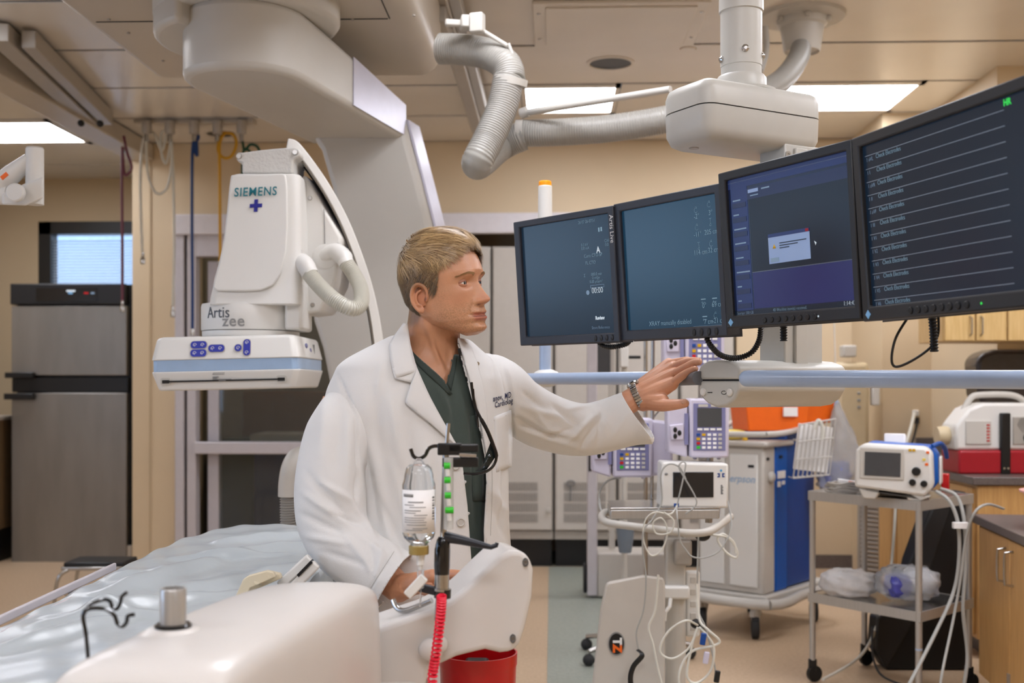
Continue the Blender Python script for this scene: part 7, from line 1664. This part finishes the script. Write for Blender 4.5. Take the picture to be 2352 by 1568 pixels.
# clean sleeve ends and collar
cw = P(1482, 950, 2.885); cdir = (P(1460, 955, 2.882)-P(1380, 978, 2.86)).normalized()
cdir2 = (cdir+Vector((0, 0, .40))-FW*.42).normalized()
rw = P(905, 1334, 2.345); rdir = (P(905, 1334, 2.345)-P(838, 1290, 2.355)).normalized()
lowz = .64; neckc = C(XC(990, 2.55), 2.55, 0)
def ext(c, n):
    cc = c-np.array(P(1466, 955, 2.885)); m1 = (cc@np.array(cdir2) > 0) & (np.linalg.norm(cc, axis=1) < .13)
    cc = c-np.array(rw); m2 = (cc@np.array(rdir) > .0) & (np.linalg.norm(cc, axis=1) < .10) & (c@np.array(FW) < 2.45)
    m3 = c[:, 2] < lowz
    h = np.hypot(*(c-np.array(neckc))[:, :2].T); m4 = (c[:, 2] > ZC(778, 2.55)-.004) & (h < .078)
    return m3 | m4
cut(co_me, OPEN, ext)
for me_, co_, no_ in ((sl_me[0], rw, rdir), (sl_me[1], P(1466, 955, 2.872), cdir2)):
    b_ = bmesh.new(); b_.from_mesh(me_); bmesh.ops.bisect_plane(b_, geom=b_.verts[:]+b_.edges[:]+b_.faces[:], plane_co=co_, plane_no=no_, clear_outer=True); b_.to_mesh(me_); b_.free()
coat_bvh_me = co_me.copy()
bmv = bmesh.new(); bmv.from_mesh(co_me)
# smooth open boundary a little
be = [v_ for v_ in bmv.verts if v_.is_boundary]
for _ in range(22):
    new = {}
    for v_ in be:
        nb = [e.other_vert(v_) for e in v_.link_edges if e.is_boundary]
        if len(nb) == 2: new[v_] = v_.co.lerp((nb[0].co+nb[1].co)/2, .5)
    for k_, q_ in new.items(): k_.co = q_
bmv2 = bmv.copy(); [bmv2.from_mesh(q_) for q_ in sl_me]; bvh = BVHTree.FromBMesh(bmv2); bmv.to_mesh(co_me); bmv.free()
coat = finish(co_me, 'lab_coat', 'coat', dc_, solid=.004)
for me_ in sl_me: finish(me_, 'sleeve', 'coat', coat, solid=.0035)
sb_ = bmesh.new(); sb_.from_mesh(so.data); sb_.transform(world_of(dc_)); sbvh = BVHTree.FromBMesh(sb_); sb_.free()
CAM = Vector((0, 0, CH))
def cast(px, py, lift=.003, tree=None, default=2.42):
    d_ = (P(px, py, 1)-CAM).normalized(); h = (tree or bvh).ray_cast(CAM, d_)
    if h[0] is None: return P(px, py, default)-d_*lift
    return h[0]-d_*lift
def patch(A, B_, nu, nv, name, m, parent, lift=.004, tree=None, solid=.0025, default=2.42, fold=0, d_fn=None):
    """surface strip between two outlines A and B_ (lists of px points), laid on the cloth"""
    def at(Q_, t): k = t*(len(Q_)-1); i = min(int(k), len(Q_)-2); f = k-i; return [lerp(Q_[i][0], Q_[i+1][0], f), lerp(Q_[i][1], Q_[i+1][1], f)]
    pts = {}
    dep = np.zeros((nv, nu)); pxy = np.zeros((nv, nu, 2))
    for j in range(nv):
        for i in range(nu):
            a, b = at(A, j/(nv-1)), at(B_, j/(nv-1)); u_ = i/(nu-1); pxy[j, i] = [lerp(a[0], b[0], u_), lerp(a[1], b[1], u_)]
            d_ = (P(*pxy[j, i], 1)-CAM).normalized(); h = (tree or bvh).ray_cast(CAM, d_); dep[j, i] = np.nan if h[0] is None else (h[0].dot(FW) if h[0].dot(FW) < (default+.12) else np.nan)
    fill = np.nanmedian(dep) if np.isfinite(dep).any() else default
    for j in range(nv):       # fill missing with nearest in the row
        for i in range(nu):
            if not np.isfinite(dep[j, i]):
                c = [(abs(i-i2)+abs(j-j2)*1.5, dep[j2, i2]) for j2 in range(max(0, j-4), min(nv, j+5)) for i2 in range(nu) if np.isfinite(dep[j2, i2])]
                dep[j, i] = min(c)[1] if c else fill
    for _ in range(3):
        dp = np.pad(dep, 1, mode='edge'); dep = .5*dep+.125*(dp[:-2, 1:-1]+dp[2:, 1:-1]+dp[1:-1, :-2]+dp[1:-1, 2:])
    vs = [P(*pxy[j, i], dep[j, i]-lift-(fold*math.sin(PI*i/(nu-1)))) for j in range(nv) for i in range(nu)]
    fs = [(j*nu+i, j*nu+i+1, (j+1)*nu+i+1, (j+1)*nu+i) for j in range(nv-1) for i in range(nu-1)]
    return MB().add(vs, fs).build(name, m, parent, ws=True, fix=False, solid=solid, angle=60)
# collar and lapels
patch([(927, 742), (905, 772), (893, 792), (897, 830), (907, 869)], [(936, 744), (940, 770), (944, 800), (950, 830), (958, 852)], 8, 16, 'collar', 'coat', coat, .007, fold=.004)
patch([(907, 869), (930, 925)], [(945, 879), (930, 925)], 2, 2, 'x_', 'coat', coat) if False else None
patch([(945, 879), (930, 925), (957, 948), (985, 969), (1018, 998), (1052, 1026)], [(957, 848), (974, 884), (992, 920), (1014, 960), (1032, 992), (1053, 1030)], 8, 22, 'lapel', 'coat', coat, .007, fold=.003)
patch([(907, 869), (925, 874), (945, 879)], [(900, 845), (930, 850), (957, 848)], 5, 6, 'collar_lower', 'coat', coat, .0072)
patch([(1052, 776), (1062, 815), (1075, 860), (1090, 910), (1103, 965), (1117, 1045)], [(1060, 778), (1082, 796), (1096, 832), (1108, 880), (1118, 940), (1122, 1050)], 8, 20, 'lapel', 'coat', coat, .006, fold=.004, default=2.5)
# back of collar behind the neck
# breast pocket, stitched seams, buttons
patch([(1134, 957), (1138, 1010), (1140, 1084)], [(1174, 941), (1177, 1000), (1176, 1072)], 8, 12, 'breast_pocket', 'coat', coat, .003, default=2.55, solid=.002)
def seam(pts, name='seam', lift=.002, r=.0006, m='seam_line', tree=None):
    w_ = [cast(x, y, lift, tree) for x, y in smooth_px(pts)]
    return MB().tube(w_, r, 5).build(name, m, coat if tree is None else so, ws=True)
def smooth_px(pts): return [(p.x, p.y) for p in smooth_pts([(a, b, 0) for a, b in pts], 6)]
mat('seam_line', '#c4c2bc', .8)
for pts in ([(1071, 1072), (1082, 1163), (1090, 1285)], [(1134, 965), (1174, 949)], [(1128, 1010), (1131, 1109), (1127, 1230)], [(985, 972), (1012, 995), (1045, 1022)], [(838, 1370), (870, 1320), (905, 1266)] ):
    try: seam(pts)
    except Exception: pass
for x, y in ((1046, 1069), (1058, 1199)):
    c = cast(x, y, .003); MB().lathe([(.0095, 0), (.0098, .002), (.008, .003), (.006, .0015), (.0, .0015)], 20, T(c) @ Rz(PSI+.3) @ Rx(PI/2), cap=False).build('button', 'offwhite', coat, ws=True)
# embroidered lettering on the breast
def lay_text(s, size, px, py, slope, name, sx=.95):
    me = text_mesh(s, size, bold=.0002, sx=sx, depth=.0003, sp=1.12).copy(); me.materials.clear(); me.materials.append(MATS['name_ink']); inv = world_of(coat).inverted()
    for v_ in me.vertices:
        X_, Y_ = v_.co.x/2.55*F, v_.co.y/2.55*F; q_ = cast(px+X_, py-Y_+slope*X_, .0028-v_.co.z, default=2.5); v_.co = inv @ q_
    me.update(); o = bpy.data.objects.new(name, me); COL.objects.link(o); o.parent = coat
lay_text('anov, MD', .0185, 1133, 922, -.24, 'name_lettering', .50); lay_text('Cardiolog', .0185, 1137, 936, -.26, 'name_lettering', .48)
MB().lathe([(.0045, 0), (.0045, .002)], 12, T(cast(1097, 835, .006)) @ Rz(PSI) @ Rx(PI/2)).build('lapel_pin', 'steel', coat, ws=True)
# cuffs: turned hem line
# scrub details
patch([(944, 802), (965, 826), (990, 848), (1012, 868), (1040, 905)], [(940, 812), (958, 838), (984, 862), (1006, 882), (1030, 905)], 4, 14, 'neck_band', 'scrub_dark', so, .002, sbvh, .0015, 2.45)
patch([(1027, 880), (1035, 855), (1043, 818)], [(1036, 898), (1044, 862), (1051, 818)], 4, 10, 'neck_band', 'scrub_dark', so, .0025, sbvh, .0015, 2.45)
patch([(1079, 955), (1082, 1060), (1086, 1150)], [(1108, 950), (1112, 1060), (1112, 1150)], 5, 10, 'chest_pocket', 'scrub', so, .003, sbvh, .0015, 2.45)
# black strap and hanging safety glasses
def laid(pts, r, name, m, par, lift, squash=1, tree=None):
    return MB().tube([cast(x, y, lift, tree, 2.44) for x, y in smooth_px(pts)], r, 8, squash=squash).build(name, m, par, ws=True)
lst = [(1054, 800), (1061, 826), (1074, 870), (1083, 900), (1088, 932)]
o = laid(lst, .0035, 'strap', 'black', dc_, .007, 1, sbvh)
gl = thing('safety_glasses', 'black framed safety glasses hanging from the scrub shirt between the lapels', 'glasses', tuple(P(1110, 1000, 2.41)))
gp = [(1086, 893, 2.415), (1090, 930, 2.41), (1104, 960, 2.40), (1120, 990, 2.39), (1132, 1020, 2.385), (1140, 1047, 2.38), (1134, 1068, 2.378), (1118, 1082, 2.376), (1092, 1088, 2.376), (1065, 1087, 2.38)]
MB().tube(smooth_pts([P(*p) for p in gp], 6), [.0030]*13+[.0042]*18+[.0030]*24, 8).build('frame', 'black_gloss', gl, ws=True)
MB().tube(smooth_pts([P(1083, 878, 2.42), P(1086, 905, 2.415), P(1094, 945, 2.41), P(1098, 980, 2.42)], 6), .003, 8).build('temple_arm', 'black_gloss', gl, ws=True)
ls = [P(1137, 1050, 2.382), P(1128, 1012, 2.39), (P(1118, 1040, 2.39)), P(1108, 1068, 2.388), P(1092, 1082, 2.385), P(1118, 1078, 2.38)]
MB().add(ls, [(0, 1, 2, 3, 4, 5)]).build('lens', mat('smoke_lens', '#2c3330', .08, trans=.55), gl, ws=True, solid=.0015)
# watch
wc = P(1468, 912, 2.882); wd_ = (P(1490, 900, 2.87)-P(1440, 925, 2.885)).normalized()
wt = thing('wrist_watch', 'steel watch with a linked bracelet on the raised wrist', 'watch', tuple(wc))
q = wd_.to_track_quat('Z', 'Y').to_matrix().to_4x4()
WMx = T(wc) @ q @ Matrix.Diagonal((1.0, 1.0, 1, 1))
for k in range(30):
    a = 2*PI*k/30; m_ = WMx @ Rz(a) @ T((.0355, 0, 0))
    MB().bb((-.0018, -.0035, -.0085), (.0018, .0035, .0085), m_).build('bracelet_link', 'steel', wt, ws=True, bevel=.0008, seg=1)
cdir_l = WMx.inverted() @ (wc+Vector((0, 0, .03))+RT*-.01+FW*.01); a = math.atan2(cdir_l.y, cdir_l.x)
MB().lathe([(.017, -.004), (.018, 0), (.016, .004)], 24, WMx @ Rz(a) @ T((.0375, 0, 0)) @ Ry(PI/2)).build('watch_case', 'steel', wt, ws=True)
# nails of the raised hand
for tp, dr_ in ((P(1569, 922, 2.795), None),):
    MB().ball((0, 0, 0), (.0065, .002, .006), 10, 6, T(tp+(-FW)*.006) @ Rz(PSI)).build('thumb_nail', mat('nail', '#d8a890', .3), dc_, ws=True)
# trousers and shoes
tm_ = MB()
for s in (-1, 1):
    lx = lambda k: C(-.21+s*.095*math.cos(TA), 2.55+s*.095*math.sin(TA), k)
    tm_.tube([lx(.97), lx(.8), lx(.5), lx(.3), lx(.10)], [.105, .10, .082, .078, .075], 20)
tm_.rings([frame_ring(-.21, 2.55, z, .17, .115, TA) for z in (.82, .95, 1.02)])
finish(evaluate(tm_, .01, 4, .5), 'trousers', 'scrub', dc_)
for s in (-1, 1):
    c = C(-.21+s*.095*math.cos(TA), 2.55+s*.095*math.sin(TA), 0); ff = RT*math.sin(TA)-FW*math.cos(TA)
    MB().rings([[c+ff*t+RT*w_*math.cos(a_)*1.0+Vector((0, 0, max(0, h*.5+h*.5*math.sin(a_)))) for a_ in [2*PI*k/16 for k in range(16)]] for t, w_, h in ((-.09, .02, .05), (-.08, .036, .085), (-.03, .04, .11), (.05, .043, .075), (.12, .046, .06), (.17, .038, .045), (.19, .015, .03))]).build('shoe', 'black', dc_, ws=True, angle=80)
